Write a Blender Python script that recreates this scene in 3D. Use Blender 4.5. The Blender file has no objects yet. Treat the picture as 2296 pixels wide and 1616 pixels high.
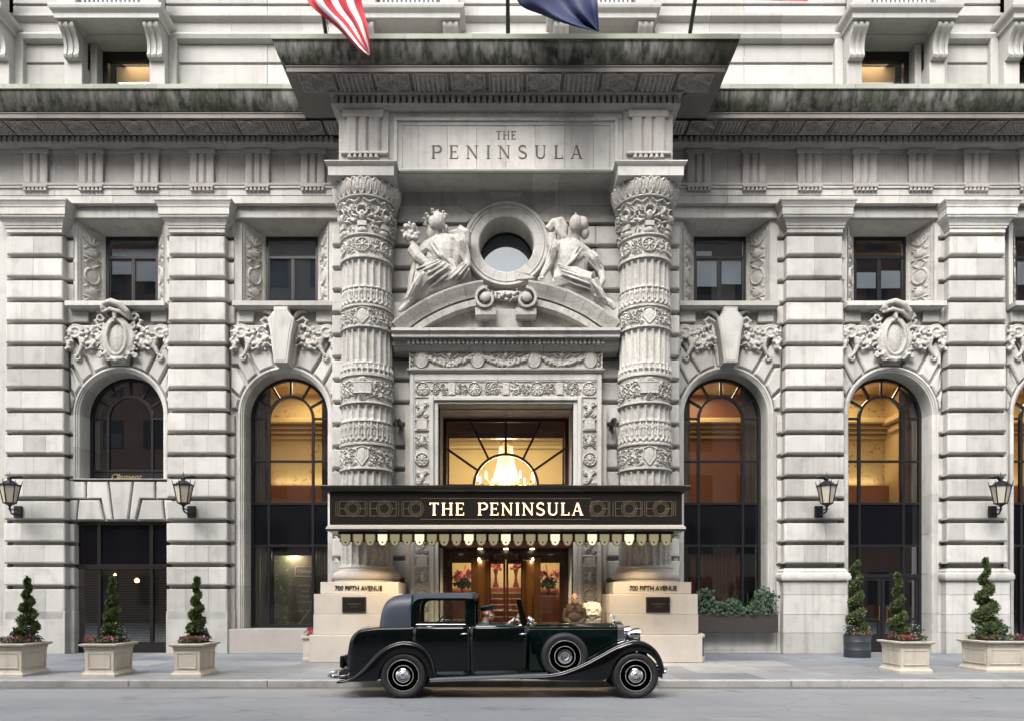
import bpy, math, random
import numpy as np
from math import sin, cos, pi, radians, sqrt, atan2, hypot
from mathutils import Vector, Matrix
SC = bpy.context.scene
COL = SC.collection
rnd = random.Random(7)

# ------------------------------------------------------------------ camera, sky, sun, exposure
# street runs along X, the hotel front faces -Y, the camera stands at the origin 1.65 m above the road
F, U0, V0, H = 1683.0, 1133.7, 1338.8, 1.65
cam = bpy.data.cameras.new('camera'); camo = bpy.data.objects.new('camera', cam); COL.objects.link(camo)
camo.location = (0, 0, H); camo.rotation_euler = (pi/2, 0, 0)
cam.sensor_width = 36; cam.lens = F/2295*36; cam.shift_x = 13.8/2295; cam.shift_y = 531.0/2295
cam.clip_start = 0.1; cam.clip_end = 500
SC.camera = camo
SUN_EL, SUN_AZ = radians(47.5), radians(205)   # azimuth clockwise from +Y: light comes from behind the camera, a little left
w = bpy.data.worlds.new('World'); SC.world = w; w.use_nodes = True
nt = w.node_tree; bg = nt.nodes['Background']
sky = nt.nodes.new('ShaderNodeTexSky'); sky.sky_type = 'NISHITA'; sky.sun_disc = False
sky.sun_elevation = SUN_EL; sky.sun_rotation = SUN_AZ; sky.air_density = 1.0; sky.dust_density = 5.0; sky.ozone_density = 1.0
hs = nt.nodes.new('ShaderNodeHueSaturation'); hs.inputs['Saturation'].default_value = 0.28
nt.links.new(sky.outputs[0], hs.inputs['Color']); nt.links.new(hs.outputs[0], bg.inputs[0]); bg.inputs[1].default_value = 0.15
sl = bpy.data.lights.new('sun', 'SUN'); sl.energy = 1.4; sl.angle = radians(40); sl.color = (1, 0.975, 0.95)
so = bpy.data.objects.new('sun', sl); COL.objects.link(so)
sd = Vector((sin(SUN_AZ)*cos(SUN_EL), cos(SUN_AZ)*cos(SUN_EL), sin(SUN_EL)))
so.rotation_euler = sd.to_track_quat('Z', 'Y').to_euler(); so.location = (0, -10, 40)
SC.view_settings.view_transform = 'Standard'; SC.view_settings.look = 'None'
SC.view_settings.exposure = 1.45; SC.view_settings.gamma = 1.0; SC.view_settings.use_curve_mapping = False
SC.cycles.use_denoising = True
SC.cycles.max_bounces = 8; SC.cycles.transparent_max_bounces = 12; SC.cycles.caustics_reflective = False; SC.cycles.caustics_refractive = False
SC.cycles.sample_clamp_indirect = 6

# ------------------------------------------------------------------ helpers
def X(u, D): return (u-U0)*D/F
def Z(v, D): return H-(v-V0)*D/F
WL = {}
def link(o, parent=None, wl=(0, 0, 0), rot=None):
    wl = Vector(wl); COL.objects.link(o); WL[o.name] = wl
    if parent is not None:
        o.parent = parent; o.location = wl-WL[parent.name]
    else: o.location = wl
    if rot is not None: o.rotation_euler = rot
    return o
def thing(name, label, cat, loc=(0, 0, 0), group=None):
    o = bpy.data.objects.new(name, None); o.empty_display_size = 0.2; link(o, None, loc)
    o['label'] = label; o['category'] = cat
    if group: o['group'] = group
    return o
def tag(o, label, cat, group=None):
    o['label'] = label; o['category'] = cat
    if group: o['group'] = group
    return o
def group_part(name, parent, loc):
    o = bpy.data.objects.new(name, None); o.empty_display_size = 0.1
    return link(o, parent, loc)
def struct(o): o['kind'] = 'structure'; return o
def stuff(o): o['kind'] = 'stuff'; return o
def copy_tree(o, off, parent=None):
    c = o.copy(); c.parent = None; COL.objects.link(c); p = WL[o.name]+Vector(off); WL[c.name] = p
    if parent is not None: c.parent = parent; c.location = p-WL[parent.name]
    else: c.location = p
    for ch in list(o.children): copy_tree(ch, off, c)
    return c
def mk(name, v, f, mat, parent=None, wl=(0, 0, 0), rot=None, smooth=False, sharp=None):
    me = bpy.data.meshes.new(name); me.from_pydata([tuple(p) for p in v], [], f)
    return mko(name, me, mat, parent, wl, rot, smooth, sharp)
def mko(name, me, mat, parent=None, wl=(0, 0, 0), rot=None, smooth=False, sharp=None):
    if mat is not None and not me.materials: me.materials.append(mat)
    if smooth:
        me.polygons.foreach_set('use_smooth', [True]*len(me.polygons))
        if sharp: me.set_sharp_from_angle(angle=radians(sharp))
    return link(bpy.data.objects.new(name, me), parent, wl, rot)

class MB:
    """collects shapes that together make ONE part"""
    def __init__(s): s.v = []; s.f = []
    def add(s, v, f):
        n = len(s.v); s.v += [tuple(p) for p in v]; s.f += [[i+n for i in q] for q in f]; return s
    def box(s, x0, x1, y0, y1, z0, z1, c=0.0):
        v, f = cbox_data(x1-x0, y1-y0, z1-z0, c); m = ((x0+x1)/2, (y0+y1)/2, (z0+z1)/2)
        return s.add([(p[0]+m[0], p[1]+m[1], p[2]+m[2]) for p in v], f)
    def tube(s, pts, r, n=8, cap=True): return s.add(*tube_data(pts, r, n, cap))
    def lathe(s, prof, c=(0, 0, 0), n=24, axis='Z', a0=0, a1=2*pi, cap=True): return s.add(*lathe_data(prof, c, n, axis, a0, a1, cap))
    def prism(s, poly, y0, y1): return s.add(*prism_data(poly, y0, y1))
    def sphere(s, c, r, n=10, m=6): return s.add(*ell_data(c, r, n, m))
    def xf(s, M): s.v = [tuple(M @ Vector(p)) for p in s.v]; return s
    def build(s, name, mat, parent=None, smooth=False, sharp=None, wl=(0, 0, 0), rot=None):
        return mk(name, s.v, s.f, mat, parent, wl, rot, smooth, sharp)

def cbox_data(w, d, h, c=0.0):
    a, b, e = w/2, d/2, h/2
    if c <= 0:
        v = [(x, y, z) for z in (-e, e) for y in (-b, b) for x in (-a, a)]
        return v, [[0, 2, 3, 1], [4, 5, 7, 6], [0, 1, 5, 4], [2, 6, 7, 3], [0, 4, 6, 2], [1, 3, 7, 5]]
    c = min(c, a*.9, b*.9, e*.9); v = []; idx = {}
    for sx in (-1, 1):
        for sy in (-1, 1):
            for sz in (-1, 1):
                for ax in range(3):
                    p = [sx*(a-c), sy*(b-c), sz*(e-c)]; p[ax] = (sx*a, sy*b, sz*e)[ax]
                    idx[(sx, sy, sz, ax)] = len(v); v.append(tuple(p))
    f = []
    for ax in range(3):
        o1, o2 = [(1, 2), (2, 0), (0, 1)][ax]
        for s in (-1, 1):
            q = []
            for (p1, p2) in ((-1, -1), (1, -1), (1, 1), (-1, 1)):
                k = [0, 0, 0]; k[ax] = s; k[o1] = p1; k[o2] = p2; q.append(idx[(*k, ax)])
            f.append(q if s > 0 else q[::-1])
    for ax in range(3):       # edges along ax
        o1, o2 = [(1, 2), (2, 0), (0, 1)][ax]
        for p1 in (-1, 1):
            for p2 in (-1, 1):
                k0 = [0, 0, 0]; k0[o1] = p1; k0[o2] = p2; k1 = list(k0); k0[ax] = -1; k1[ax] = 1
                q = [idx[(*k0, o1)], idx[(*k1, o1)], idx[(*k1, o2)], idx[(*k0, o2)]]
                f.append(q if p1*p2 < 0 else q[::-1])
    for sx in (-1, 1):
        for sy in (-1, 1):
            for sz in (-1, 1):
                q = [idx[(sx, sy, sz, k)] for k in range(3)]; f.append(q if sx*sy*sz > 0 else q[::-1])
    return v, f
_bc = {}
def block(name, x0, x1, y0, y1, z0, z1, mat, parent, c=0.02):
    """one stone: meshes shared between stones of the same size"""
    k = (round(x1-x0, 3), round(y1-y0, 3), round(z1-z0, 3), c, mat.name)
    if k not in _bc:
        me = bpy.data.meshes.new(name); v, f = cbox_data(k[0], k[1], k[2], c); me.from_pydata(v, [], f); me.materials.append(mat); _bc[k] = me
    return link(bpy.data.objects.new(name, _bc[k]), parent, ((x0+x1)/2, (y0+y1)/2, (z0+z1)/2))
def tube_data(pts, r, n=8, cap=True):
    pts = [Vector(p) for p in pts]; m = len(pts); rs = r if isinstance(r, (list, tuple)) else [r]*m
    v = []; f = []; t0 = (pts[1]-pts[0]).normalized()
    up = Vector((0, 0, 1)) if abs(t0.z) < .9 else Vector((1, 0, 0)); nrm = (up-t0*up.dot(t0)).normalized()
    for i in range(m):
        t = (pts[min(i+1, m-1)]-pts[max(i-1, 0)])
        t = t.normalized() if t.length > 1e-9 else t0
        nrm = (nrm-t*nrm.dot(t)).normalized(); b = t.cross(nrm)
        for k in range(n):
            a = 2*pi*k/n; v.append(pts[i]+(nrm*cos(a)+b*sin(a))*rs[i])
    for i in range(m-1):
        for k in range(n):
            f.append([i*n+k, i*n+(k+1) % n, (i+1)*n+(k+1) % n, (i+1)*n+k])
    if cap: f.append(list(range(n))[::-1]); f.append([(m-1)*n+k for k in range(n)])
    return v, f
def lathe_data(prof, c=(0, 0, 0), n=24, axis='Z', a0=0, a1=2*pi, cap=True):
    full = abs(a1-a0-2*pi) < 1e-6; v = []; f = []; m = len(prof); nn = n if full else n+1
    for (r, h) in prof:
        for k in range(nn):
            a = a0+(a1-a0)*k/n; p, q = r*cos(a), r*sin(a)
            v.append((c[0]+p, c[1]+q, c[2]+h) if axis == 'Z' else ((c[0]+p, c[1]+h, c[2]+q) if axis == 'Y' else (c[0]+h, c[1]+p, c[2]+q)))
    for i in range(m-1):
        for k in range(n):
            k2 = (k+1) % nn
            f.append([i*nn+k, i*nn+k2, (i+1)*nn+k2, (i+1)*nn+k])
    if full and cap:
        if prof[0][0] > 1e-5: f.append(list(range(n))[::-1])
        if prof[-1][0] > 1e-5: f.append([(m-1)*n+k for k in range(n)])
    if axis == 'Y': f = [q[::-1] for q in f]
    return v, f
def ell_data(c, r, n=10, m=6):
    r = (r, r, r) if not isinstance(r, (tuple, list)) else r
    v = [(c[0], c[1], c[2]-r[2])]; f = []
    for i in range(1, m):
        t = -pi/2+pi*i/m
        for k in range(n): v.append((c[0]+r[0]*cos(t)*cos(2*pi*k/n), c[1]+r[1]*cos(t)*sin(2*pi*k/n), c[2]+r[2]*sin(t)))
    v.append((c[0], c[1], c[2]+r[2])); L = len(v)-1
    for k in range(n):
        k2 = (k+1) % n; f.append([0, 1+k2, 1+k]); f.append([L, 1+(m-2)*n+k, 1+(m-2)*n+k2])
        for i in range(m-2): f.append([1+i*n+k, 1+i*n+k2, 1+(i+1)*n+k2, 1+(i+1)*n+k])
    return v, f
def area2(p): return sum(p[i][0]*p[(i+1) % len(p)][1]-p[(i+1) % len(p)][0]*p[i][1] for i in range(len(p)))/2
def prism_data(poly, y0, y1):
    """polygon in (x, z) extruded from y0 (front) to y1"""
    if area2(poly) < 0: poly = poly[::-1]
    n = len(poly); v = [(p[0], y0, p[1]) for p in poly]+[(p[0], y1, p[1]) for p in poly]
    f = [list(range(n)), [n+i for i in range(n)][::-1]]
    for i in range(n): j = (i+1) % n; f.append([j, i, n+i, n+j])
    return v, f
def inset(poly, d):
    if area2(poly) < 0: poly = poly[::-1]
    n = len(poly); out = []
    for i in range(n):
        p0, p1, p2 = Vector(poly[i-1]), Vector(poly[i]), Vector(poly[(i+1) % n])
        e1 = (p1-p0).normalized(); e2 = (p2-p1).normalized(); n1 = Vector((-e1.y, e1.x)); n2 = Vector((-e2.y, e2.x))
        b = n1+n2; k = b.dot(n1); b = b/max(k, .35); out.append((p1.x+b.x*d, p1.y+b.y*d))
    return out
def stone_poly(name, poly, y0, y1, mat, parent, gap=.03, c=.035):
    """a rusticated stone of any outline: joint gap, chamfered front edge"""
    a = inset(poly, gap); b = inset(poly, gap+c); n = len(a)
    v = [(p[0], y0, p[1]) for p in b]+[(p[0], y0+c, p[1]) for p in a]+[(p[0], y1, p[1]) for p in a]
    f = [list(range(n))]
    for i in range(n):
        j = (i+1) % n; f.append([j, i, n+i, n+j]); f.append([n+j, n+i, 2*n+i, 2*n+j])
    f.append([2*n+i for i in range(n)][::-1])
    return mk(name, v, f, mat, parent)
def runx(name, prof, x0, x1, mat, parent, smooth=False, sharp=35):
    """moulding with a closed (y, z) section, between x0 and x1 (numbers or functions of y, for mitres)"""
    fa = x0 if callable(x0) else (lambda y: x0); fb = x1 if callable(x1) else (lambda y: x1)
    n = len(prof); v = [(fa(p[0]), p[0], p[1]) for p in prof]+[(fb(p[0]), p[0], p[1]) for p in prof]
    f = [list(range(n)), [n+i for i in range(n)][::-1]]+[[(i+1) % n, i, n+i, n+(i+1) % n] for i in range(n)]
    if area2(prof) > 0: f = [q[::-1] for q in f]
    return mk(name, v, f, mat, parent, smooth=smooth, sharp=sharp)
def runx_blocks(name, prof, x0, x1, L, mat, parent, smooth=True, gap=.007):
    n = max(1, round((x1-x0)/L)); s = (x1-x0)/n; me = None; out = []
    for i in range(n):
        if me is None:
            o = runx(name, prof, -s/2+gap/2, s/2-gap/2, mat, parent, smooth); me = o.data; m = x0+s*(i+.5); o.location.x += m; WL[o.name] = WL[o.name]+Vector((m, 0, 0))
        else: o = link(bpy.data.objects.new(name, me), parent, (x0+s*(i+.5), 0, 0))
        out.append(o)
    return out
def rings(name, x0, x1, yf, yb, levels, mat, parent, smooth=False, sharp=30, full=False, cap=True):
    """rectangular rings (offset, z) lofted: capitals, plinths, sills, returns. yb = back (wall); full also offsets the back"""
    v = []; f = []
    for (o, z) in levels:
        ob = o if full else 0
        v += [(x0-o, yf-o, z), (x1+o, yf-o, z), (x1+o, yb+ob, z), (x0-o, yb+ob, z)]
    up = levels[-1][1] > levels[0][1]
    for i in range(len(levels)-1):
        for k in range(4):
            q = [i*4+k, i*4+(k+1) % 4, (i+1)*4+(k+1) % 4, (i+1)*4+k]; f.append(q if up else q[::-1])
    if cap:
        L = len(levels)-1; a = [3, 2, 1, 0]; b = [L*4+k for k in range(4)]
        f += [a, b] if up else [a[::-1], b[::-1]]
    return mk(name, v, f, mat, parent, smooth=smooth, sharp=sharp)
def arc(cx, cz, r, a0, a1, n): return [(cx+r*cos(a0+(a1-a0)*i/n), cz+r*sin(a0+(a1-a0)*i/n)) for i in range(n+1)]
def bez(p, n=8):
    """Catmull-Rom through points"""
    p = [np.array(q, float) for q in p]; out = []
    for i in range(len(p)-1):
        a, b, c, d = p[max(i-1, 0)], p[i], p[i+1], p[min(i+2, len(p)-1)]
        for k in range(n):
            t = k/n; out.append(.5*((2*b)+(-a+c)*t+(2*a-5*b+4*c-d)*t*t+(-a+3*b-3*c+d)*t**3))
    out.append(p[-1]); return [tuple(q) for q in out]

# ------------------------------------------------------------------ materials
def nodes(name):
    m = bpy.data.materials.new(name); m.use_nodes = True; t = m.node_tree
    return m, t, t.nodes['Principled BSDF'], (lambda ty: t.nodes.new(ty)), t.links.new
def plain(name, col, rough=.5, metal=0, coat=0, emit=None, es=0, spec=.5, bump=0, bscale=60):
    m, t, b, N, L = nodes(name)
    b.inputs['Base Color'].default_value = (*col, 1); b.inputs['Roughness'].default_value = rough; b.inputs['Metallic'].default_value = metal
    b.inputs['Specular IOR Level'].default_value = spec
    if coat: b.inputs['Coat Weight'].default_value = coat; b.inputs['Coat Roughness'].default_value = .03
    if emit: b.inputs['Emission Color'].default_value = (*emit, 1); b.inputs['Emission Strength'].default_value = es
    if bump:
        n = N('ShaderNodeTexNoise'); n.inputs['Scale'].default_value = bscale; n.inputs['Detail'].default_value = 4
        g = N('ShaderNodeNewGeometry'); L(g.outputs['Position'], n.inputs['Vector'])
        bp = N('ShaderNodeBump'); bp.inputs['Strength'].default_value = bump; bp.inputs['Distance'].default_value = .01
        L(n.outputs[0], bp.inputs['Height']); L(bp.outputs[0], b.inputs['Normal'])
    return m
def mixn(t, L, fac, a, b, bt='MIX'):
    x = t.nodes.new('ShaderNodeMix'); x.data_type = 'RGBA'; x.blend_type = bt
    for s, val in ((0, fac), (6, a), (7, b)):
        if isinstance(val, (int, float)): x.inputs[s].default_value = val
        elif isinstance(val, tuple): x.inputs[s].default_value = (*val, 1)
        else: L(val, x.inputs[s])
    return x.outputs[2]
def noise(t, L, pos, scale, detail=4, vec=(1, 1, 1), lo=.35, hi=.65, rough=.55):
    mp = t.nodes.new('ShaderNodeMapping'); mp.inputs['Scale'].default_value = vec; L(pos, mp.inputs['Vector'])
    n = t.nodes.new('ShaderNodeTexNoise'); n.inputs['Scale'].default_value = scale; n.inputs['Detail'].default_value = detail; n.inputs['Roughness'].default_value = rough
    L(mp.outputs[0], n.inputs['Vector']); r = t.nodes.new('ShaderNodeMapRange'); r.inputs[1].default_value = lo; r.inputs[2].default_value = hi
    L(n.outputs[0], r.inputs[0]); return r.outputs[0]
def mul(t, L, a, k):
    x = t.nodes.new('ShaderNodeMath'); x.operation = 'MULTIPLY'
    for i, q in enumerate((a, k)):
        if isinstance(q, (int, float)): x.inputs[i].default_value = q
        else: L(q, x.inputs[i])
    return x.outputs[0]
def stone(name, col, col2, stain=(.20, .18, .155), st=.4, streak=.3, rough=.85, bump=.12, speck=0, per=.10, moss=None, mott=0):
    m, t, b, N, L = nodes(name); g = N('ShaderNodeNewGeometry').outputs['Position']; oi = N('ShaderNodeObjectInfo')
    c = mixn(t, L, noise(t, L, g, .55, 3), col, col2)
    c = mixn(t, L, mul(t, L, noise(t, L, g, 2.3, 5, lo=.52, hi=.78), st), c, stain)
    c = mixn(t, L, mul(t, L, noise(t, L, g, 1.0, 4, vec=(7, 7, .45), lo=.5, hi=.8), streak), c, stain)
    if moss: 
        c = mixn(t, L, noise(t, L, g, 1.0, 5, vec=(6, 6, .3), lo=.38, hi=.62), c, moss[0])
        c = mixn(t, L, mul(t, L, noise(t, L, g, 1.0, 4, vec=(1.4, 1.4, .8), lo=.42, hi=.62), .75), c, moss[1])
        c = mixn(t, L, mul(t, L, noise(t, L, g, 1.0, 5, vec=(16, 16, .35), lo=.54, hi=.72), .6), c, moss[2])
    if mott: c = mixn(t, L, mul(t, L, noise(t, L, g, 16, 5, lo=.48, hi=.66), mott), c, stain)
    if speck: c = mixn(t, L, mul(t, L, noise(t, L, g, 60, 2, lo=.5, hi=.7), speck), c, tuple(x*.55 for x in col))
    hv = N('ShaderNodeHueSaturation'); mr = N('ShaderNodeMapRange'); mr.inputs[3].default_value = 1-per; mr.inputs[4].default_value = 1+per
    L(oi.outputs['Random'], mr.inputs[0]); L(mr.outputs[0], hv.inputs['Value']); L(c, hv.inputs['Color']); L(hv.outputs[0], b.inputs['Base Color'])
    b.inputs['Roughness'].default_value = rough; b.inputs['Specular IOR Level'].default_value = .25
    n = N('ShaderNodeTexNoise'); n.inputs['Scale'].default_value = 28; n.inputs['Detail'].default_value = 6; L(g, n.inputs['Vector'])
    bp = N('ShaderNodeBump'); bp.inputs['Strength'].default_value = bump*2.5; bp.inputs['Distance'].default_value = .02; L(n.outputs[0], bp.inputs['Height']); L(bp.outputs[0], b.inputs['Normal'])
    return m
def glass(name, tint=(1, 1, 1), refl=.10, rough=.0):
    m, t, b, N, L = nodes(name); t.nodes.remove(b); out = t.nodes['Material Output']
    tr = N('ShaderNodeBsdfTransparent'); tr.inputs[0].default_value = (*tint, 1); gl = N('ShaderNodeBsdfGlossy'); gl.inputs['Roughness'].default_value = rough
    fr = N('ShaderNodeFresnel'); fr.inputs[0].default_value = 1.5; ad = N('ShaderNodeMath'); ad.operation = 'MAXIMUM'; ad.inputs[1].default_value = refl; L(fr.outputs[0], ad.inputs[0])
    mx = N('ShaderNodeMixShader'); L(ad.outputs[0], mx.inputs[0]); L(tr.outputs[0], mx.inputs[1]); L(gl.outputs[0], mx.inputs[2]); L(mx.outputs[0], out.inputs[0])
    return m
M = {}
M['lime'] = stone('limestone', (.45, .440, .415), (.375, .365, .343), streak=.45, st=.5, per=.17)
M['limed'] = stone('limestone_carved', (.43, .418, .388), (.37, .358, .33), st=.45, streak=.35, mott=.45, bump=.3)
M['frieze'] = stone('limestone_frieze', (.37, .352, .332), (.31, .295, .28), st=.45, streak=.45)
M['attic'] = stone('limestone_upper', (.39, .382, .362), (.35, .343, .328), streak=.3, st=.25)
M['moss'] = stone('mossy_limestone', (.16, .15, .135), (.20, .19, .17), streak=.6, moss=((.028, .03, .024), (.035, .042, .024), (.15, .15, .14)), per=.3)
M['mosstop'] = stone('mossy_limestone_edge', (.32, .325, .285), (.22, .24, .18), streak=.4, moss=None)
M['granite'] = stone('pink_granite', (.36, .33, .305), (.33, .305, .285), speck=.35, st=.25, streak=.2, rough=.6)
M['plinth'] = stone('plinth_stone', (.45, .418, .38), (.41, .375, .338), speck=.12, st=.2, streak=.15)
M['black'] = plain('black_steel', (.010, .010, .012), .32)
M['bronze'] = plain('dark_bronze', (.012, .0095, .008), .32, .15)
M['blackglass'] = plain('black_spandrel_glass', (.004, .004, .006), .06)
M['glass'] = glass('window_glass', (.96, .97, .97), .10)
M['glassdark'] = glass('reflective_window_glass', (.55, .56, .58), .30)
M['glasswin'] = glass('sash_window_glass', (.95, .96, .97), .14)
M['gold'] = plain('gold_leaf', (.62, .43, .16), .35, .9)
M['brass'] = plain('polished_brass', (.62, .38, .14), .18, 1)
# ------------------------------------------------------------------ carved relief: a height field turned into real geometry
class HF:
    def __init__(s, w, h, res=.018):
        s.w, s.h = w, h; s.nx = max(3, int(w/res)+1); s.nz = max(3, int(h/res)+1)
        s.x = np.linspace(0, w, s.nx); s.z = np.linspace(0, h, s.nz); s.A = np.zeros((s.nz, s.nx))
    def win(s, x0, x1, z0, z1):
        i0, i1 = np.searchsorted(s.x, [x0, x1]); j0, j1 = np.searchsorted(s.z, [z0, z1])
        return slice(j0, j1), slice(i0, i1)
    def put(s, sl, val): s.A[sl] = np.maximum(s.A[sl], val)
    def dome(s, cx, cz, rx, rz, hh, p=.5, base=0):
        sl = s.win(cx-rx, cx+rx, cz-rz, cz+rz); xx, zz = np.meshgrid(s.x[sl[1]], s.z[sl[0]])
        d = np.clip(1-((xx-cx)/rx)**2-((zz-cz)/rz)**2, 0, 1); s.put(sl, np.where(d > 0, base+hh*d**p, 0))
    def ring(s, cx, cz, rx, rz, wd, hh):
        sl = s.win(cx-rx-wd, cx+rx+wd, cz-rz-wd, cz+rz+wd); xx, zz = np.meshgrid(s.x[sl[1]], s.z[sl[0]])
        q = np.sqrt(((xx-cx)/rx)**2+((zz-cz)/rz)**2); d = np.abs(q-1)*min(rx, rz)
        s.put(sl, hh*np.sqrt(np.clip(1-(d/wd)**2, 0, 1)))
    def stroke(s, pts, r, hh):
        n = len(pts); rs = r if isinstance(r, (list, tuple)) else [r]*n
        for i in range(n-1):
            a, b = pts[i], pts[i+1]; rr = max(rs[i], rs[i+1])
            sl = s.win(min(a[0], b[0])-rr, max(a[0], b[0])+rr, min(a[1], b[1])-rr, max(a[1], b[1])+rr)
            xx, zz = np.meshgrid(s.x[sl[1]], s.z[sl[0]])
            if xx.size == 0: continue
            dx, dz = b[0]-a[0], b[1]-a[1]; l2 = dx*dx+dz*dz+1e-12
            t = np.clip(((xx-a[0])*dx+(zz-a[1])*dz)/l2, 0, 1); d = np.hypot(xx-a[0]-t*dx, zz-a[1]-t*dz); rad = rs[i]+(rs[i+1]-rs[i])*t
            s.put(sl, hh*np.sqrt(np.clip(1-(d/rad)**2, 0, 1)))
    def spiral(s, cx, cz, r, turns, sgn, start, wd, hh):
        n = int(14*turns); pts = [(cx+r*(1-.85*i/n)*cos(start+sgn*2*pi*turns*i/n), cz+r*(1-.85*i/n)*sin(start+sgn*2*pi*turns*i/n)) for i in range(n+1)]
        s.stroke(pts, [wd*(1-.5*i/n) for i in range(n+1)], hh); s.dome(cx, cz, wd*1.5, wd*1.5, hh*1.2)
    def rosette(s, cx, cz, r, hh, n=8):
        s.ring(cx, cz, r*.93, r*.93, r*.11, hh)
        for k in range(n):
            a = 2*pi*k/n; s.stroke([(cx+r*.22*cos(a), cz+r*.22*sin(a)), (cx+r*.62*cos(a), cz+r*.62*sin(a))], [r*.08, r*.2], hh*.8)
        s.dome(cx, cz, r*.25, r*.25, hh*1.2)
    def rect(s, x0, x1, z0, z1, hh):
        sl = s.win(x0, x1, z0, z1); s.put(sl, np.full(s.A[sl].shape, hh))
    def leaf(s, x, z, a, l, wd, hh):
        pts = [(x+l*t*cos(a), z+l*t*sin(a)) for t in (0, .25, .5, .75, 1)]; s.stroke(pts, [wd*.3, wd*.9, wd, wd*.7, wd*.15], hh)
    def fruit(s, x0, z0, x1, z1, n, r, hh, rg):
        """heap of fruit and leaves inside a box"""
        for _ in range(n):
            x, z = rg.uniform(x0, x1), rg.uniform(z0, z1); q = r*rg.uniform(.55, 1.15)
            s.dome(x, z, q, q, hh*rg.uniform(.6, 1.1), .5)
            if rg.random() < .4: s.leaf(x, z, rg.uniform(0, 2*pi), r*2.2, r*.5, hh*.7)
    def arab(s, x0, x1, z0, z1, n, hh, rg):
        """mirrored scrolls with leaves filling a field"""
        cw = (x1-x0)/n; ch = z1-z0
        for k in range(n):
            cx = x0+cw*(k+.5); m = 1 if k % 2 else -1; r = min(cw*.42, ch*.30)
            for q, cz in ((1, z0+ch*.30), (-1, z0+ch*.70)):
                s.spiral(cx+m*q*cw*.06, cz, r, 1.5, m*q, rg.uniform(0, 6), r*.17, hh)
                for j in range(5):
                    a = rg.uniform(0, 2*pi); s.leaf(cx+r*cos(a), cz+r*sin(a), a+rg.uniform(-.9, .9), r*.75, r*.16, hh*.8)
            s.stroke([(cx-cw*.5, z0+ch*.5), (cx-cw*.2, z0+ch*.42), (cx+cw*.2, z0+ch*.58), (cx+cw*.5, z0+ch*.5)], ch*.035, hh*.7)
    def edge(s, wd, hh, z_only=False):
        s.rect(-1, s.w+1, -1, wd, hh); s.rect(-1, s.w+1, s.h-wd, s.h+1, hh)
        if not z_only: s.rect(-1, wd, -1, s.h+1, hh); s.rect(s.w-wd, s.w+1, -1, s.h+1, hh)
    def mesh(s, name, fn, mat, close=None):
        """fn(X, Z, A) -> three arrays"""
        xx, zz = np.meshgrid(s.x, s.z); P = np.stack(fn(xx, zz, s.A), -1).reshape(-1, 3).astype(np.float32)
        i = np.arange(s.nx*s.nz).reshape(s.nz, s.nx); q = np.stack([i[:-1, :-1], i[:-1, 1:], i[1:, 1:], i[1:, :-1]], -1).reshape(-1, 4)
        return npmesh(name, P, q, mat)
    def plane(s, name, org, ex, ez, mat):
        o, ex, ez = np.array(org), np.array(Vector(ex).normalized()), np.array(Vector(ez).normalized()); n = np.cross(ex, ez)
        return s.mesh(name, lambda x, z, a: tuple(o[k]+ex[k]*x+ez[k]*z+n[k]*a for k in range(3)), mat)
def npmesh(name, P, q, mat, smooth=True):
    me = bpy.data.meshes.new(name); me.vertices.add(len(P)); me.vertices.foreach_set('co', P.ravel())
    me.loops.add(q.size); me.loops.foreach_set('vertex_index', q.ravel().astype(np.int32)); me.polygons.add(len(q))
    me.polygons.foreach_set('loop_start', np.arange(0, q.size, q.shape[1], dtype=np.int32)); me.polygons.foreach_set('loop_total', np.full(len(q), q.shape[1], dtype=np.int32))
    me.update(calc_edges=True); me.validate()
    if smooth: me.polygons.foreach_set('use_smooth', np.ones(len(q), dtype=bool)); me.set_sharp_from_angle(angle=radians(50))
    me.materials.append(mat); return me

def blob(name, prims, mat, parent=None, vox=.02, wl=(0, 0, 0), rot=None, smooth=4, disp=None):
    """one continuous carved or living body: overlapping limbs and masses fused by a voxel skin"""
    m = MB()
    for p in prims:
        if p[0] == 'e': m.sphere(p[1], p[2], 12, 8)
        elif p[0] == 't': m.tube(p[1], p[2], 8)
        elif p[0] == 'b': m.box(*p[1])
        elif p[0] == 'm': m.add(p[1], p[2])
    o = m.build(name, mat, parent, smooth=True, wl=wl, rot=rot)
    r = o.modifiers.new('skin', 'REMESH'); r.mode = 'VOXEL'; r.voxel_size = vox; r.use_smooth_shade = True
    if smooth: s = o.modifiers.new('soft', 'SMOOTH'); s.iterations = smooth; s.factor = .5
    if disp:
        tx = bpy.data.textures.new(name, 'CLOUDS'); tx.noise_scale = disp[1]; d = o.modifiers.new('chisel', 'DISPLACE'); d.texture = tx; d.strength = disp[0]; d.mid_level = .5
    return o

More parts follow.
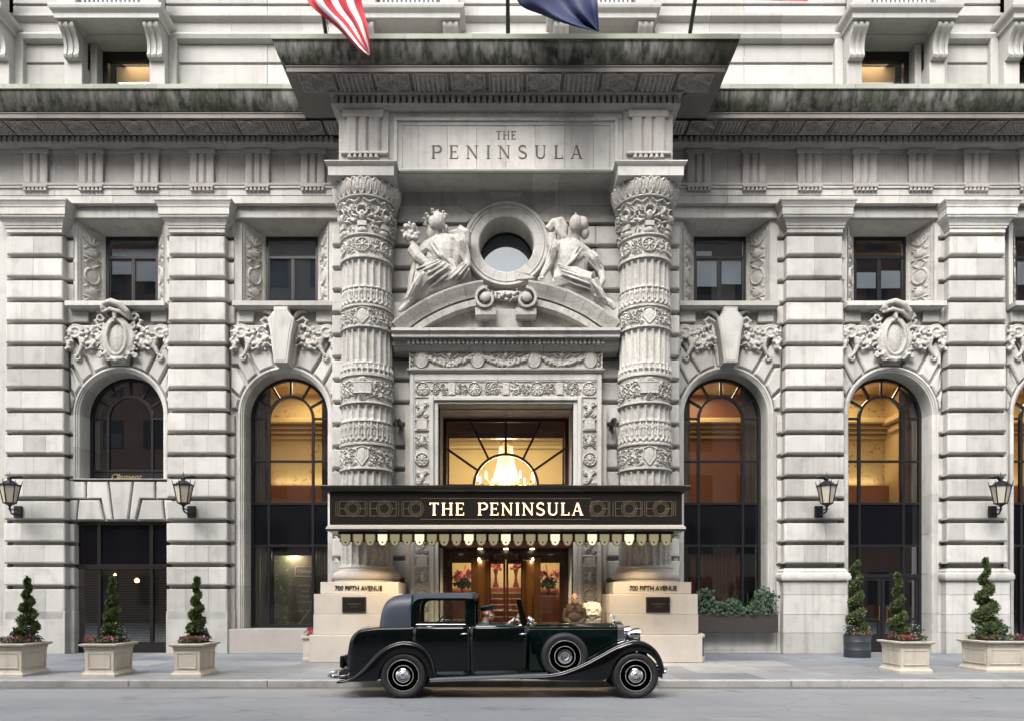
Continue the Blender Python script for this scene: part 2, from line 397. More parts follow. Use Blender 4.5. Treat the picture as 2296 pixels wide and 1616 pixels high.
# ------------------------------------------------------------------ lettering from strokes
SERIF = {  # (x0,y0,x1,y1,width) on a unit height, advance
 'T': ([(.35, 0, .35, 1, .17), (.03, .955, .67, .955, .09), (.22, .03, .48, .03, .06), (.06, .83, .06, 1, .07), (.64, .83, .64, 1, .07)], .72),
 'H': ([(.15, 0, .15, 1, .16), (.67, 0, .67, 1, .16), (.15, .52, .67, .52, .07), (.02, .03, .28, .03, .06), (.54, .03, .80, .03, .06), (.02, .97, .28, .97, .06), (.54, .97, .80, .97, .06)], .84),
 'E': ([(.15, 0, .15, 1, .16), (.02, .035, .60, .035, .07), (.02, .965, .58, .965, .07), (.15, .52, .46, .52, .07), (.58, 0, .58, .22, .06), (.56, .80, .56, 1, .06), (.46, .42, .46, .62, .05)], .66),
 'P': ([(.15, 0, .15, 1, .16), (.02, .03, .30, .03, .06), (.02, .965, .42, .965, .07), (.15, .47, .42, .47, .07), ('a', .42, .716, .25, .25, -90, 90, .12)], .72),
 'N': ([(.13, 0, .13, 1, .08), (.70, 0, .70, 1, .08), (.13, .97, .70, .05, .17), (.01, .03, .26, .03, .05), (.57, .97, .83, .97, .05), (.0, .97, .16, .97, .06)], .86),
 'I': ([(.15, 0, .15, 1, .17), (.02, .03, .28, .03, .06), (.02, .97, .28, .97, .06)], .33),
 'S': ([('a', .30, .745, .225, .225, 40, 250, .12), ('a', .30, .255, .24, .225, -140, 70, .12), (.215, .56, .40, .44, .15), (.50, .78, .50, .96, .05), (.05, .05, .05, .24, .05)], .62),
 'U': ([(.15, .28, .15, 1, .16), (.66, .28, .66, 1, .08), ('a', .405, .30, .255, .26, 180, 360, .11), (.02, .97, .28, .97, .06), (.55, .97, .78, .97, .06)], .82),
 'L': ([(.15, 0, .15, 1, .16), (.02, .035, .60, .035, .07), (.02, .97, .30, .97, .06), (.58, 0, .58, .24, .06)], .64),
 'A': ([(.40, 1, .69, 0, .16), (.38, 1, .10, 0, .07), (.20, .34, .58, .34, .06), (.0, .03, .22, .03, .05), (.56, .03, .82, .03, .05)], .84)}
def serif_letter(ch):
    """flat outline quads (x, y) for one letter"""
    out = []
    for s in SERIF[ch][0]:
        if s[0] == 'a':
            _, cx, cy, rx, ry, a0, a1, wd = s; n = 14
            for i in range(n):
                q = []
                for k, sg in ((i, 1), (i+1, 1), (i+1, -1), (i, -1)):
                    a = radians(a0+(a1-a0)*k/n); q.append((cx+(rx+sg*wd/2)*cos(a), cy+(ry+sg*wd/2)*sin(a)))
                out.append(q)
        else:
            x0, y0, x1, y1, wd = s; wd *= .86; l = hypot(x1-x0, y1-y0); nx, ny = -(y1-y0)/l*wd/2, (x1-x0)/l*wd/2
            if abs(x1-x0) > .02 and abs(y1-y0) > .3: nx, ny = wd/2, 0
            out.append([(x0+nx, y0+ny), (x1+nx, y1+ny), (x1-nx, y1-ny), (x0-nx, y0-ny)])
    return out
def serif_text(txt, x0, x1, z0, h, yf, yb, mat, parent, space=.18, gap=.5, name='letter'):
    adv = [SERIF[c][1] if c != ' ' else gap for c in txt]; tot = sum(adv)+space*(len(txt)-1); k = (x1-x0)/(tot*h); x = x0; out = []
    for c, a in zip(txt, adv):
        if c != ' ':
            m = MB()
            for j, q in enumerate(serif_letter(c)):
                e = .0006*(j % 7); m.prism([(x+p[0]*h*k, z0+p[1]*h) for p in q], yf+e, yb)
            out.append(m.build(name, mat, parent))
        x += (a+space)*h*k
    return out
def font_text(name, txt, x, y, z, size, mat, parent, ext=.004, shear=0, align='CENTER', sx=1, off=0):
    c = bpy.data.curves.new(name, 'FONT'); c.body = txt; c.size = size; c.extrude = ext; c.align_x = align; c.shear = shear; c.offset = off
    o = bpy.data.objects.new(name, c); dg = None
    COL.objects.link(o); bpy.context.view_layer.update(); me = bpy.data.meshes.new_from_object(o.evaluated_get(bpy.context.evaluated_depsgraph_get()))
    bpy.data.objects.remove(o); me.name = name; me.materials.clear()
    r = mko(name, me, mat, parent, (x, y, z), (pi/2, 0, 0)); r.scale = (sx, 1, 1); return r
# ------------------------------------------------------------------ the hotel front
SW = .12                                    # sidewalk level
hotel = thing('hotel_building', 'grey limestone hotel front with carved columned entrance, arched windows and mossy cornice', 'building', (0, 20.5, SW))
DP, DS, DW, DG = 20.5, 20.75, 20.9, 21.35   # pilaster face, shoulder face, wall, window
ZJ = [Z(525.6+49.35*k, DP) for k in range(18)]
_cb = {}
def course(name, x0, x1, yf, yb, z0, z1, mat, parent, c=.04, cl=.04, cr=.04):
    """one rusticated stone: worn front edges above and below, square joint where cl / cr is 0"""
    k = tuple(round(q, 3) for q in (x1-x0, yb-yf, z1-z0, c, cl, cr))+(mat.name,)
    if k not in _cb:
        a, h = (x1-x0)/2, (z1-z0)/2; d = yb-yf; c2 = c*.45
        fr = [(-a+cl, 0, -h+c), (a-cr, 0, -h+c), (a-cr, 0, h-c2), (-a+cl, 0, h-c2)]
        m1 = [(-a+cl*.3, c*.35, -h+c*.35), (a-cr*.3, c*.35, -h+c*.35), (a-cr*.3, c*.3, h-c2*.3), (-a+cl*.3, c*.3, h-c2*.3)]
        m2 = [(-a, c*1.1, -h), (a, c*1.1, -h), (a, c*.8, h), (-a, c*.8, h)]
        bk = [(-a, d, -h), (a, d, -h), (a, d, h), (-a, d, h)]
        v = fr+m1+m2+bk; f = [[0, 1, 2, 3], [15, 14, 13, 12]]
        for r in range(3):
            for i in range(4): j = (i+1) % 4; f.append([r*4+j, r*4+i, r*4+4+i, r*4+4+j])
        me = bpy.data.meshes.new(name); me.from_pydata(v, [], f); me.materials.append(mat); _cb[k] = me
    return link(bpy.data.objects.new(name, _cb[k]), parent, ((x0+x1)/2, yf, (z0+z1)/2))
G = .105
def pilaster(cx, torus, arch_l, arch_r):
    p = group_part('pilaster', hotel, (cx, DP, SW)); mt = M['lime']
    zb = ZJ[15]-.02 if torus else SW
    mb = MB(); mb.box(cx-.70, cx+.70, DP+.20, 21.3, SW, 12.05); mb.box(cx-.92, cx+.92, DS+.18, 21.3, SW, 12.05); mb.build('core', mt, p)
    rg = random.Random(int(cx*100)); n = 15 if torus else 17
    for k in range(-1, n):
        z1 = (ZJ[k]-G/2) if k >= 0 else 11.66
        if k < 0: continue
        z0 = ZJ[k+1]+G/2 if k+1 < len(ZJ)-(0 if torus else 1) or torus else SW+.9
        hw = .76+.075*min(1, (k+1)/14)
        cut = [-hw]+rg.choice([[-.05], [.08], [-.3, .32], [-.35], [.28], [-.02]])+[hw]
        for i in range(len(cut)-1):
            a, b = cx+cut[i]+(.003 if i else 0), cx+cut[i+1]-(.003 if i < len(cut)-2 else 0)
            course('stone_block', a, b, DP, DP+.3, z0, z1, mt, p, .045, .045 if i == 0 else 0, .045 if i == len(cut)-2 else 0)
        for s, arch in ((-1, arch_l), (1, arch_r)):
            if arch and 4 <= k <= 7: continue
            a, b = sorted((cx+s*(hw-.06), cx+s*.94)); course('shoulder_block', a, b, DS, DS+.25, z0, z1, mt, p, .045, .0 if s > 0 else .04, .04 if s > 0 else 0)
    for s in (-1, 1):
        a, b = sorted((cx+s*.70, cx+s*.94)); course('shoulder_block', a, b, DS, DS+.25, ZJ[0]+G/2, 12.06, mt, p, .05, .04, .04)
    # capital
    rings('capital', cx-.76, cx+.76, DP, 21.0, [(0, ZJ[0]+G/2), (.0, 11.70), (.03, 11.72), (.03, 11.76), (.05, 11.78), (.065, 11.84), (.11, 11.90), (.17, 11.95), (.18, 12.0), (.20, 12.01), (.20, 12.19), (.215, 12.20), (.225, 12.25), (.26, 12.32), (.285, 12.35), (.285, 12.395)], mt, p)
    if torus:
        hw = .85
        rings('base_moulding', cx-hw, cx+hw, DP-.01, 21.2, [(-.04, ZJ[15]-.05), (0, ZJ[15]-.05)][::-1]+[(0, ZJ[15]-.13), (.03, ZJ[15]-.15), (.03, ZJ[15]-.20), (.05, ZJ[15]-.205), (.085, ZJ[15]-.235), (.10, ZJ[15]-.29), (.10, ZJ[15]-.35), (.085, ZJ[15]-.40), (.06, ZJ[15]-.425), (.02, ZJ[15]-.43)], mt, p, smooth=True)
        zs = [ZJ[15]-.43, Z(1332.5, 20.5), Z(1376.7, 20.5), Z(1417.5, 20.5), SW]
        for i in range(4):
            block('die_block', cx-hw-.02, cx+hw+.02, DP-.02, DP+.4, zs[i+1]+.004, zs[i]-.004, mt, p, .006)
            for s in (-1, 1): a, b = sorted((cx+s*.86, cx+s*.96)); block('shoulder_block', a, b, DS-.02, DS+.4, zs[i+1]+.004, zs[i]-.004, mt, p, .006)
    else:
        zs = [ZJ[17]-G/2, SW]
        for s in (-1, 1): a, b = sorted((cx+s*.80, cx+s*.95)); block('shoulder_block', a, b, DS, DS+.4, SW, zs[0], mt, p, .01)
        block('die_block', cx-.84, cx-.1, DP, DP+.4, SW, zs[0], mt, p, .008); block('die_block', cx-.095, cx+.84, DP, DP+.4, SW, zs[0], mt, p, .008)
    return p
MB().box(-16, -13.78, DS, 21.3, SW, 12.4).build('end_wall', M['lime'], hotel)
pilaster(-12.88, False, False, True); pilaster(-8.44, False, True, True); pilaster(8.44, True, True, True); pilaster(12.88, True, True, True)

m = MB(); m.box(-18, 18, 29.5, 29.7, 0, 20); m.box(-18, 18, 21.7, 29.5, 19.6, 19.8); m.box(-18.2, -18, 21.4, 29.7, 0, 20); m.box(18, 18.2, 21.4, 29.7, 0, 20); m.build('rear_light_block', plain('dark_interior', (.02, .02, .022), .9), hotel)  # unseen dark box, added to keep sky light out of the rooms
# ---------- entablature of the wings: stones butted end to end
def ogee(y0, z0, y1, z1, n=6): return [(y0+(y1-y0)*i/n, z0+(z1-z0)*(.5-.5*cos(pi*i/n))) for i in range(n+1)]
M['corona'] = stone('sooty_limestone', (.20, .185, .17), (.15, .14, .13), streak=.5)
ZT, ZSOF = 14.80, 14.11                     # cornice top, soffit
COR = dict(front=19.28, soff=19.55, back=20.22)
def cornice_profile(d):                     # d = how far the whole cornice stands forward of the wings
    f, s, b = COR['front']-d, COR['soff']-d, COR['back']-d
    gut = [(f, ZT-.02), (f, ZT-.13), (f+.02, ZT-.14)]+[(f+.02+.05*i/6+.14*(i/6)**2.2, ZT-.14-(.40)*i/6) for i in range(1, 7)]
    corona = [(s-.04, ZT-.545), (s-.04, ZT-.58), (s-.02, ZT-.585), (s-.02, ZSOF)]
    return gut, corona
for sx in (-1, 1):
    xa, xb = sorted((sx*4.15, sx*17.0))
    e = group_part('entablature', hotel, (sx*9, DP, 12.1))
    runx_blocks('architrave_stone', [(20.46, 12.86), (20.46, 12.80), (20.50, 12.79), (20.50, 12.62), (20.515, 12.615), (20.515, 12.41), (20.53, 12.405), (21.3, 12.405), (21.3, 12.86)], *sorted((sx*4.5, sx*17)), 1.6, M['lime'], e)
    runx_blocks('frieze_stone', [(20.55, 13.86), (20.55, 12.865), (21.3, 12.865), (21.3, 13.86)], *sorted((sx*4.5, sx*17)), 1.515, M['frieze'], e, False)
    runx('taenia', [(20.44, 12.93), (20.44, 12.87), (20.6, 12.865), (20.6, 12.93)], *sorted((sx*4.6, sx*17)), M['frieze'], e)
    runx('frieze_cap', [(20.50, 13.86), (20.50, 13.80), (20.52, 13.79), (20.52, 13.74), (20.6, 13.73), (20.6, 13.86)], *sorted((sx*4.5, sx*17)), M['frieze'], e)
    runx_blocks('bed_moulding', [(20.28, 13.93), (20.30, 13.90), (20.38, 13.885), (20.42, 13.865), (20.9, 13.862), (20.9, 14.06), (20.30, 14.06)], *sorted((sx*4.5, sx*17)), 1.6, M['frieze'], e)
    for i in range(8):
        x = sx*(5.26+1.512*i)
        if abs(x) > 15.5: break
        # triglyph: a block with two channels, chamfered sides and a cap
        tg = [(-.325, .07), (-.325, .02), (-.285, 0), (-.15, 0), (-.10, .055), (-.05, 0), (.05, 0), (.10, .055), (.15, 0), (.285, 0), (.325, .02), (.325, .07)]
        if i == 0 and sx == -1:
            v = [(p[0], p[1], z) for z in (12.935, 13.735) for p in tg]; n = len(tg)
            f = [[j, j+1, n+j+1, n+j] for j in range(n-1)]+[list(range(n))[::-1], [n+j for j in range(n)]]
            TG = bpy.data.meshes.new('triglyph'); TG.from_pydata(v, [], f); TG.materials.append(M['frieze'])
        link(bpy.data.objects.new('triglyph', TG), e, (x, 20.44, 0))
        block('triglyph_cap', x-.37, x+.37, 20.41, 20.6, 13.737, 13.855, M['frieze'], e, .012)
        block('regula', x-.33, x+.33, 20.41, 20.6, 12.80, 12.862, M['frieze'], e, .006)
        for j in range(6):
            if 'GU' not in globals(): GU = bpy.data.meshes.new('gutta'); GU.from_pydata(*[q if i_ else [tuple(p) for p in q] for i_, q in enumerate([lathe_data([(.034, 0), (.05, -.085)], n=8)[0], [], lathe_data([(.034, 0), (.05, -.085)], n=8)[1]])]); GU.materials.append(M['frieze'])
            link(bpy.data.objects.new('gutta', GU), e, (x-.275+.11*j, 20.455, 12.80))
    # dentils
    c = group_part('cornice', hotel, (sx*9, 20, ZSOF))
    nd = int((15.2-4.62)/.1523)
    for i in range(nd):
        x = sx*(4.62+.1523*(i+.5))
        block('dentil', x-.048, x+.048, COR['back']+.03, 20.5, 13.935, 14.085, M['frieze'], c, .004)
    gut, cor = cornice_profile(0)
    runx_blocks('gutter_stone', gut+[(19.9, 14.26), (19.9, ZT-.02)], xa, xb, 1.55, M['moss'], c)
    runx_blocks('cornice_edge', [(19.26, ZT+.012), (19.26, ZT-.105), (19.275, ZT-.105), (20.7, ZT+.0), (20.7, ZT+.05)], xa, xb, 1.55, M['mosstop'], c)
    runx_blocks('corona_stone', cor+[(21.0, ZSOF), (21.0, 14.255), (19.56, 14.255)], xa, xb, 1.55, M['corona'], c)
# coffered soffit panels: lozenge with rosette, and pebbled field, lying face down
def soffit_panel(kind, w, d):
    h = HF(w, d, .02)
    if kind == 'lozenge':
        e = .022; mx, mz = w/2, d/2
        for k, q in ((1, .045), (.72, .03)):
            P = [(mx-mx*k*.94, mz), (mx, mz+mz*k*.9), (mx+mx*k*.94, mz), (mx, mz-mz*k*.9), (mx-mx*k*.94, mz)]; h.stroke(P, e*1.2, q*2.0)
        h.rosette(mx, mz, d*.26, .10, 6); h.edge(.03, .05)
        for s in (0, 1):
            for t in (0, 1): h.stroke([(s*w+(.18 if s == 0 else -.18), t*d+(.06 if t == 0 else -.06)), (s*w+(.06 if s == 0 else -.06), t*d+(.06 if t == 0 else -.06)), (s*w+(.06 if s == 0 else -.06), t*d+(.2 if t == 0 else -.2))], .018, .03)
    else:
        nx = 6; nz = 4; h.edge(.03, .05)
        for i in range(nx):
            for j in range(nz):
                h.dome((i+.5)*(w-.1)/nx+.05, (j+.5)*(d-.1)/nz+.05, (w-.1)/nx*.48, (d-.1)/nz*.46, .12)
    return h.plane('soffit_panel', (-w/2, -d/2, 0), (1, 0, 0), (0, 1, 0), M['frieze'])
def flip(me):
    c = np.empty(len(me.vertices)*3, np.float32); me.vertices.foreach_get('co', c); c = c.reshape(-1, 3); c[:, 2] *= -1; me.vertices.foreach_set('co', c.ravel()); me.flip_normals(); return me
SPL, SPP = flip(soffit_panel('lozenge', .70, .58)), flip(soffit_panel('pebble', .70, .58))
for sx in (-1, 1):
    c = [o for o in hotel.children if o.name.startswith('cornice')][0 if sx < 0 else 1]
    for i in range(-1, 14):
        x = sx*(5.18+.756*i)
        if abs(x) > 15.2: break
        link(bpy.data.objects.new('soffit_panel', SPP if i % 2 else SPL), c, (x, 19.87, ZSOF-.004))

# ---------- portal entablature and cornice, standing forward
DE = 18.62
pe = group_part('portal_entablature', hotel, (0, DE, 12))
def seg_blocks(name, prof, x0, x1, n, mat, parent, mitre=None):
    s = (x1-x0)/n
    for i in range(n):
        a, b = x0+s*i+.003, x0+s*(i+1)-.003
        fa = (lambda y: x0+(y-mitre)) if (i == 0 and mitre) else a
        fb = (lambda y: x1-(y-mitre)) if (i == n-1 and mitre) else b
        runx(name, prof, fa, fb, mat, parent, True)
dd = 1.72; gut, cor = cornice_profile(dd); WC = 5.46; ym = COR['front']-dd
seg_blocks('gutter_stone', gut+[(18.2, 14.26), (18.2, ZT-.02)], -WC, WC, 7, M['moss'], pe, ym)
seg_blocks('cornice_edge', [(ym-.02, ZT+.012), (ym-.02, ZT-.105), (ym-.005, ZT-.105), (18.9, ZT), (18.9, ZT+.05)], -WC, WC, 7, M['mosstop'], pe, ym)
seg_blocks('corona_stone', cor+[(19.2, ZSOF), (19.2, 14.255), (ym+.3, 14.255)], -WC, WC, 7, M['corona'], pe, ym)
def ret(name, prof, sx, mat):   # the same section carried back along the sides of the portal
    n = len(prof); v = []
    for p in prof: v.append((sx*(WC-(p[0]-ym)), p[0], p[1]))
    for p in prof: v.append((sx*(WC-(p[0]-ym)), 20.6, p[1]))
    f = [[(i+1) % n, i, n+i, n+(i+1) % n] for i in range(n)]
    if sx > 0: f = [q[::-1] for q in f]
    mk(name, v, f, mat, pe, smooth=True, sharp=35)
for sx in (-1, 1):
    ret('cornice_return', gut+[(18.2, 14.26), (18.2, ZT-.02)], sx, M['moss']); ret('cornice_return_edge', [(ym-.02, ZT+.012), (ym-.02, ZT-.105), (ym-.005, ZT-.105), (18.9, ZT), (18.9, ZT+.05)], sx, M['mosstop'])
    ret('corona_return', cor+[(19.2, ZSOF), (19.2, 14.255), (ym+.3, 14.255)], sx, M['corona'])
mb = MB(); mb.box(-5.0, 5.0, 18.0, 21.2, 14.3, ZT-.03); mb.build('cornice_fill', M['attic'], pe)
for i in range(11):
    link(bpy.data.objects.new('soffit_panel', SPP if i % 2 else SPL), pe, ((i-5)*.908, 18.14, ZSOF-.004)).scale = (1.17, 1.12, 1)
for i in range(56):
    x = (i-27.5)*.1523; block('dentil', x-.048, x+.048, 18.47, 18.8, 13.81, 13.993, M['frieze'], pe, .004)
for sx in (-1, 1):
    for i in range(12):
        y = 18.62+.1523*i; a, b = sorted((sx*4.05, sx*4.29)); block('dentil', a, b, y-.048, y+.048, 13.80, 13.99, M['frieze'], pe, .004)
rings('bed_moulding', -4.14, 4.14, DE, 20.6, [(.20, 14.11), (.20, 14.02), (.17, 14.0), (.03, 13.995), (.03, 13.80), (.17, 13.79), (.15, 13.76), (.07, 13.72), (.05, 13.70), (0, 13.69)][::-1], M['frieze'], pe)
# frieze: central inscription slab of stones, triglyph piers at the sides
XI = 2.91
for i in range(8):
    a = -XI+2*XI/8*i; block('frieze_stone', a+.003, a+2*XI/8-.003, DE+.06, 20.4, 12.220, 13.700, M['lime'], pe, .003)
mb = MB()
for (x0, x1, z0, z1) in ((-2.78, 2.78, 13.480, 13.560), (-2.78, -2.70, 12.280, 13.480), (2.70, 2.78, 12.280, 13.480), (-2.78, 2.78, 12.220, 12.280)): mb.box(x0, x1, DE+.01, DE+.1, z0, z1, .008)
mb.build('panel_frame', M['lime'], pe)
mb = MB()
for (x0, x1, z0, z1) in ((-2.60, 2.60, 13.370, 13.400), (-2.60, -2.57, 12.340, 13.370), (2.57, 2.60, 12.340, 13.370)): mb.box(x0, x1, DE+.04, DE+.08, z0, z1, .005)
mb.build('panel_fillet', M['lime'], pe)
for sx in (-1, 1):
    a, b = sorted((sx*XI, sx*4.14)); c = sx*3.53
    block('frieze_pier', a, b, DE, 20.6, 12.220, 13.700, M['lime'], pe, .01)
    link(bpy.data.objects.new('triglyph', TG), pe, (c, DE-.075, 12.660-12.935*1.06)).scale = (1.25, 1, 1.06)
    block('triglyph_cap', c-.50, c+.50, DE-.09, DE+.1, 13.510, 13.690, M['lime'], pe, .015)
    block('regula', c-.55, c+.62 if sx < 0 else c+.55, DE-.10, DE+.05, 12.600, 12.655, M['lime'], pe, .006)
    for j in range(6): link(bpy.data.objects.new('gutta', GU), pe, (c-.33+.132*j, DE-.055, 12.600)).scale = (1.2, 1.2, 1.2)
M['incised'] = plain('weathered_inscription', (.10, .085, .07), .9)
serif_text('THE', X(1111, DE), X(1157.5, DE), Z(313.4, DE+.06), .205, DE+.05, DE+.2, M['incised'], pe, .12)
serif_text('PENINSULA', X(966, DE), X(1307, DE), Z(357, DE+.06), .335, DE+.05, DE+.2, M['incised'], pe, .5)
MB().box(-2.9, 2.9, DE+.12, 20.4, 12.24, 13.69).build('frieze_core', M['lime'], pe)
# lintel soffit stones
for i in range(8):
    a = -2.72+.68*i; block('soffit_stone', a+.004, a+.676, DE+.08, 19.7, 12.19, 12.225, M['lime'], pe, .002)
runx('lintel_lip', [(DE+.0, 12.260), (DE+.0, 12.220), (DE+.03, 12.18), (DE+.07, 12.175), (DE+.07, 12.260)], -2.62, 2.62, M['mosstop'], pe)

# ---------- portal wall, outer piers and columns
DWp = 19.55
pw = group_part('portal_wall', hotel, (0, DWp, SW))
ZR = [Z(503+49.9*k, DWp) for k in range(0, 18)]
for sx in (-1, 1):
    a, b = sorted((sx*2.2, sx*4.36)); MB().box(a, b, DWp+.14, 21.2, SW, 12.2).build('core', M['lime'], pw)
    for k in range(17):
        z1, z0 = ZR[k]-.05, ZR[k+1]+.05
        if z1 < 2.0: break
        a, b = sorted((sx*2.35, sx*4.53)); course('stone_block', a, b, DWp, DWp+.9, z0, z1, M['lime'], pw, .045, .04, .04)
    # outer return
    a, b = sorted((sx*4.30, sx*4.50)); MB().box(a, b, DWp+.6, 21.2, SW, 12.2).build('core', M['lime'], pw)
# smooth ashlar above the first groove, stones shaped round the round window
OC = (X(1135, DWp), Z(549, DWp)); RO, RI = 1.10, .735
zt = 12.22
def ashlar(poly): stone_poly('ashlar_stone', poly, DWp, DWp+.5, M['lime'], pw, .003, .004)
zc1 = Z(461, DWp)      # course line
for sx in (-1, 1):
    q = lambda x: sx*x
    ashlar([(q(2.9), zt), (q(2.25), zt), (q(2.25), zc1), (q(2.9), zc1)]); ashlar([(q(2.25), zt), (q(1.27), zt), (q(1.27), zc1), (q(2.25), zc1)])
    ashlar([(q(1.27), zt), (q(.42), zt), (q(.34), OC[1]+1.05), (q(.80), OC[1]+.77), (q(1.27), zc1)])
    ashlar([(q(2.9), zc1), (q(1.7), zc1), (q(1.7), ZR[0]+.05), (q(2.9), ZR[0]+.05)])
    ashlar([(q(1.7), zc1), (q(1.27), zc1), (q(.80), OC[1]+.77), (q(1.02), ZR[0]+.05), (q(1.7), ZR[0]+.05)])
ashlar([(-.42, zt), (.42, zt), (.34, OC[1]+1.05), (0, OC[1]+1.1), (-.34, OC[1]+1.05)])
# rusticated stones beside the round window and behind the figures
for sx in (-1, 1):
    for k in range(0, 5):
        z1, z0 = ZR[k]-.05, ZR[k+1]+.05; zm = (z0+z1)/2; dx = max(.55, sqrt(max(0, 1.12**2-(min(abs(z0-OC[1]), abs(z1-OC[1])) if (z0-OC[1])*(z1-OC[1]) > 0 else 0)**2)))
        if k == 4: dx = .1
        a, b = sorted((sx*dx, sx*2.35)); course('stone_block', a, b, DWp, DWp+.5, z0, z1, M['lime'], pw, .045, .04, .04)
# backing plate with the round hole
n = 48; th = [2*pi*i/n for i in range(n)]; hole = [(OC[0]+.86*cos(a), OC[1]+.86*sin(a)) for a in th]
sq = []
for a in th:
    c_, s_ = cos(a), sin(a); t = min((2.4/abs(c_)) if abs(c_) > 1e-6 else 9, (zt-OC[1])/s_ if s_ > 1e-6 else 99, (OC[1]-8.0)/(-s_) if s_ < -1e-6 else 99); sq.append((OC[0]+t*c_, OC[1]+t*s_))
v = [(p[0], DWp+.14, p[1]) for p in hole]+[(p[0], DWp+.14, p[1]) for p in sq]
mk('backing', v, [[i, n+i, n+(i+1) % n, (i+1) % n][::-1] for i in range(n)], M['lime'], pw)
# round window: moulded ring, deep reveal, frame, pane
ow = group_part('round_window', hotel, (OC[0], DWp, OC[1]))
prof = [(1.12, .14), (1.13, .0), (1.12, -.06), (1.085, -.10), (1.03, -.085), (1.005, -.05), (.985, -.075), (.955, -.07), (.94, -.045), (.74, -.035), (.715, -.01), (.71, .05), (.705, .95)]
N_ = 16
for i in range(N_):
    a0, a1 = 2*pi*i/N_+.003, 2*pi*(i+1)/N_-.003
    v, f = lathe_data(prof, (OC[0], DWp, OC[1]), 5, 'Y', a0, a1); mk('ring_stone', v, f, M['lime'], ow, smooth=True, sharp=30)
MB().lathe([(.76, .06), (.76, .95)], (OC[0], DWp, OC[1]), 40, 'Y', cap=False).build('reveal_backing', M['lime'], ow, smooth=True)
MB().lathe([(.72, .80), (.665, .79), (.665, .86), (.72, .86)], (OC[0], DWp, OC[1]), 40, 'Y', cap=False).build('frame', M['black'], ow, smooth=True, sharp=30)
MB().lathe([(0.0001, .83), (.67, .83), (.67, .84), (0.0001, .84)], (OC[0], DWp, OC[1]), 40, 'Y').build('pane', glass('oculus_glass', (.85, .88, .90), .10), ow)
M['skytint'] = plain('mirrored_sky_blue', (.32, .42, .47), .9)
MB().box(OC[0]-.72, OC[0]+.72, DWp+.90, DWp+.92, OC[1]-.72, OC[1]+.72).build('room_backing', M['skytint'], ow)  # pale blue board, its colour stands in for sky mirrored in the pane
# ------------------------------------------------------------------ bays: arched windows below, square windows above
ZC = 6.73; RA = 1.30; K = DS/F               # arch centre height, archivolt radius, metres per photo unit at the shoulder plane
APROF = [(1.31, DS+.10), (1.31, DS+.02), (1.295, DS), (1.245, DS), (1.235, DS+.03), (1.205, DS+.035), (1.195, DS+.06), (1.165, DS+.075), (1.15, DS+.12), (1.14, DS+.2), (1.125, DG+.1)]
def sweep(name, cx, path, prof, mat, parent):
    """path: list of (px, pz, nx, nz): section radius r goes to (px + r nx, pz + r nz)"""
    v = []; n = len(prof)
    for (px, pz, nx, nz) in path: v += [(cx+px+r*nx, D, pz+r*nz) for (r, D) in prof]
    f = []
    for i in range(len(path)-1):
        for k in range(n-1): f.append([i*n+k, i*n+k+1, (i+1)*n+k+1, (i+1)*n+k])
    return mk(name, v, f, mat, parent, smooth=True, sharp=30)
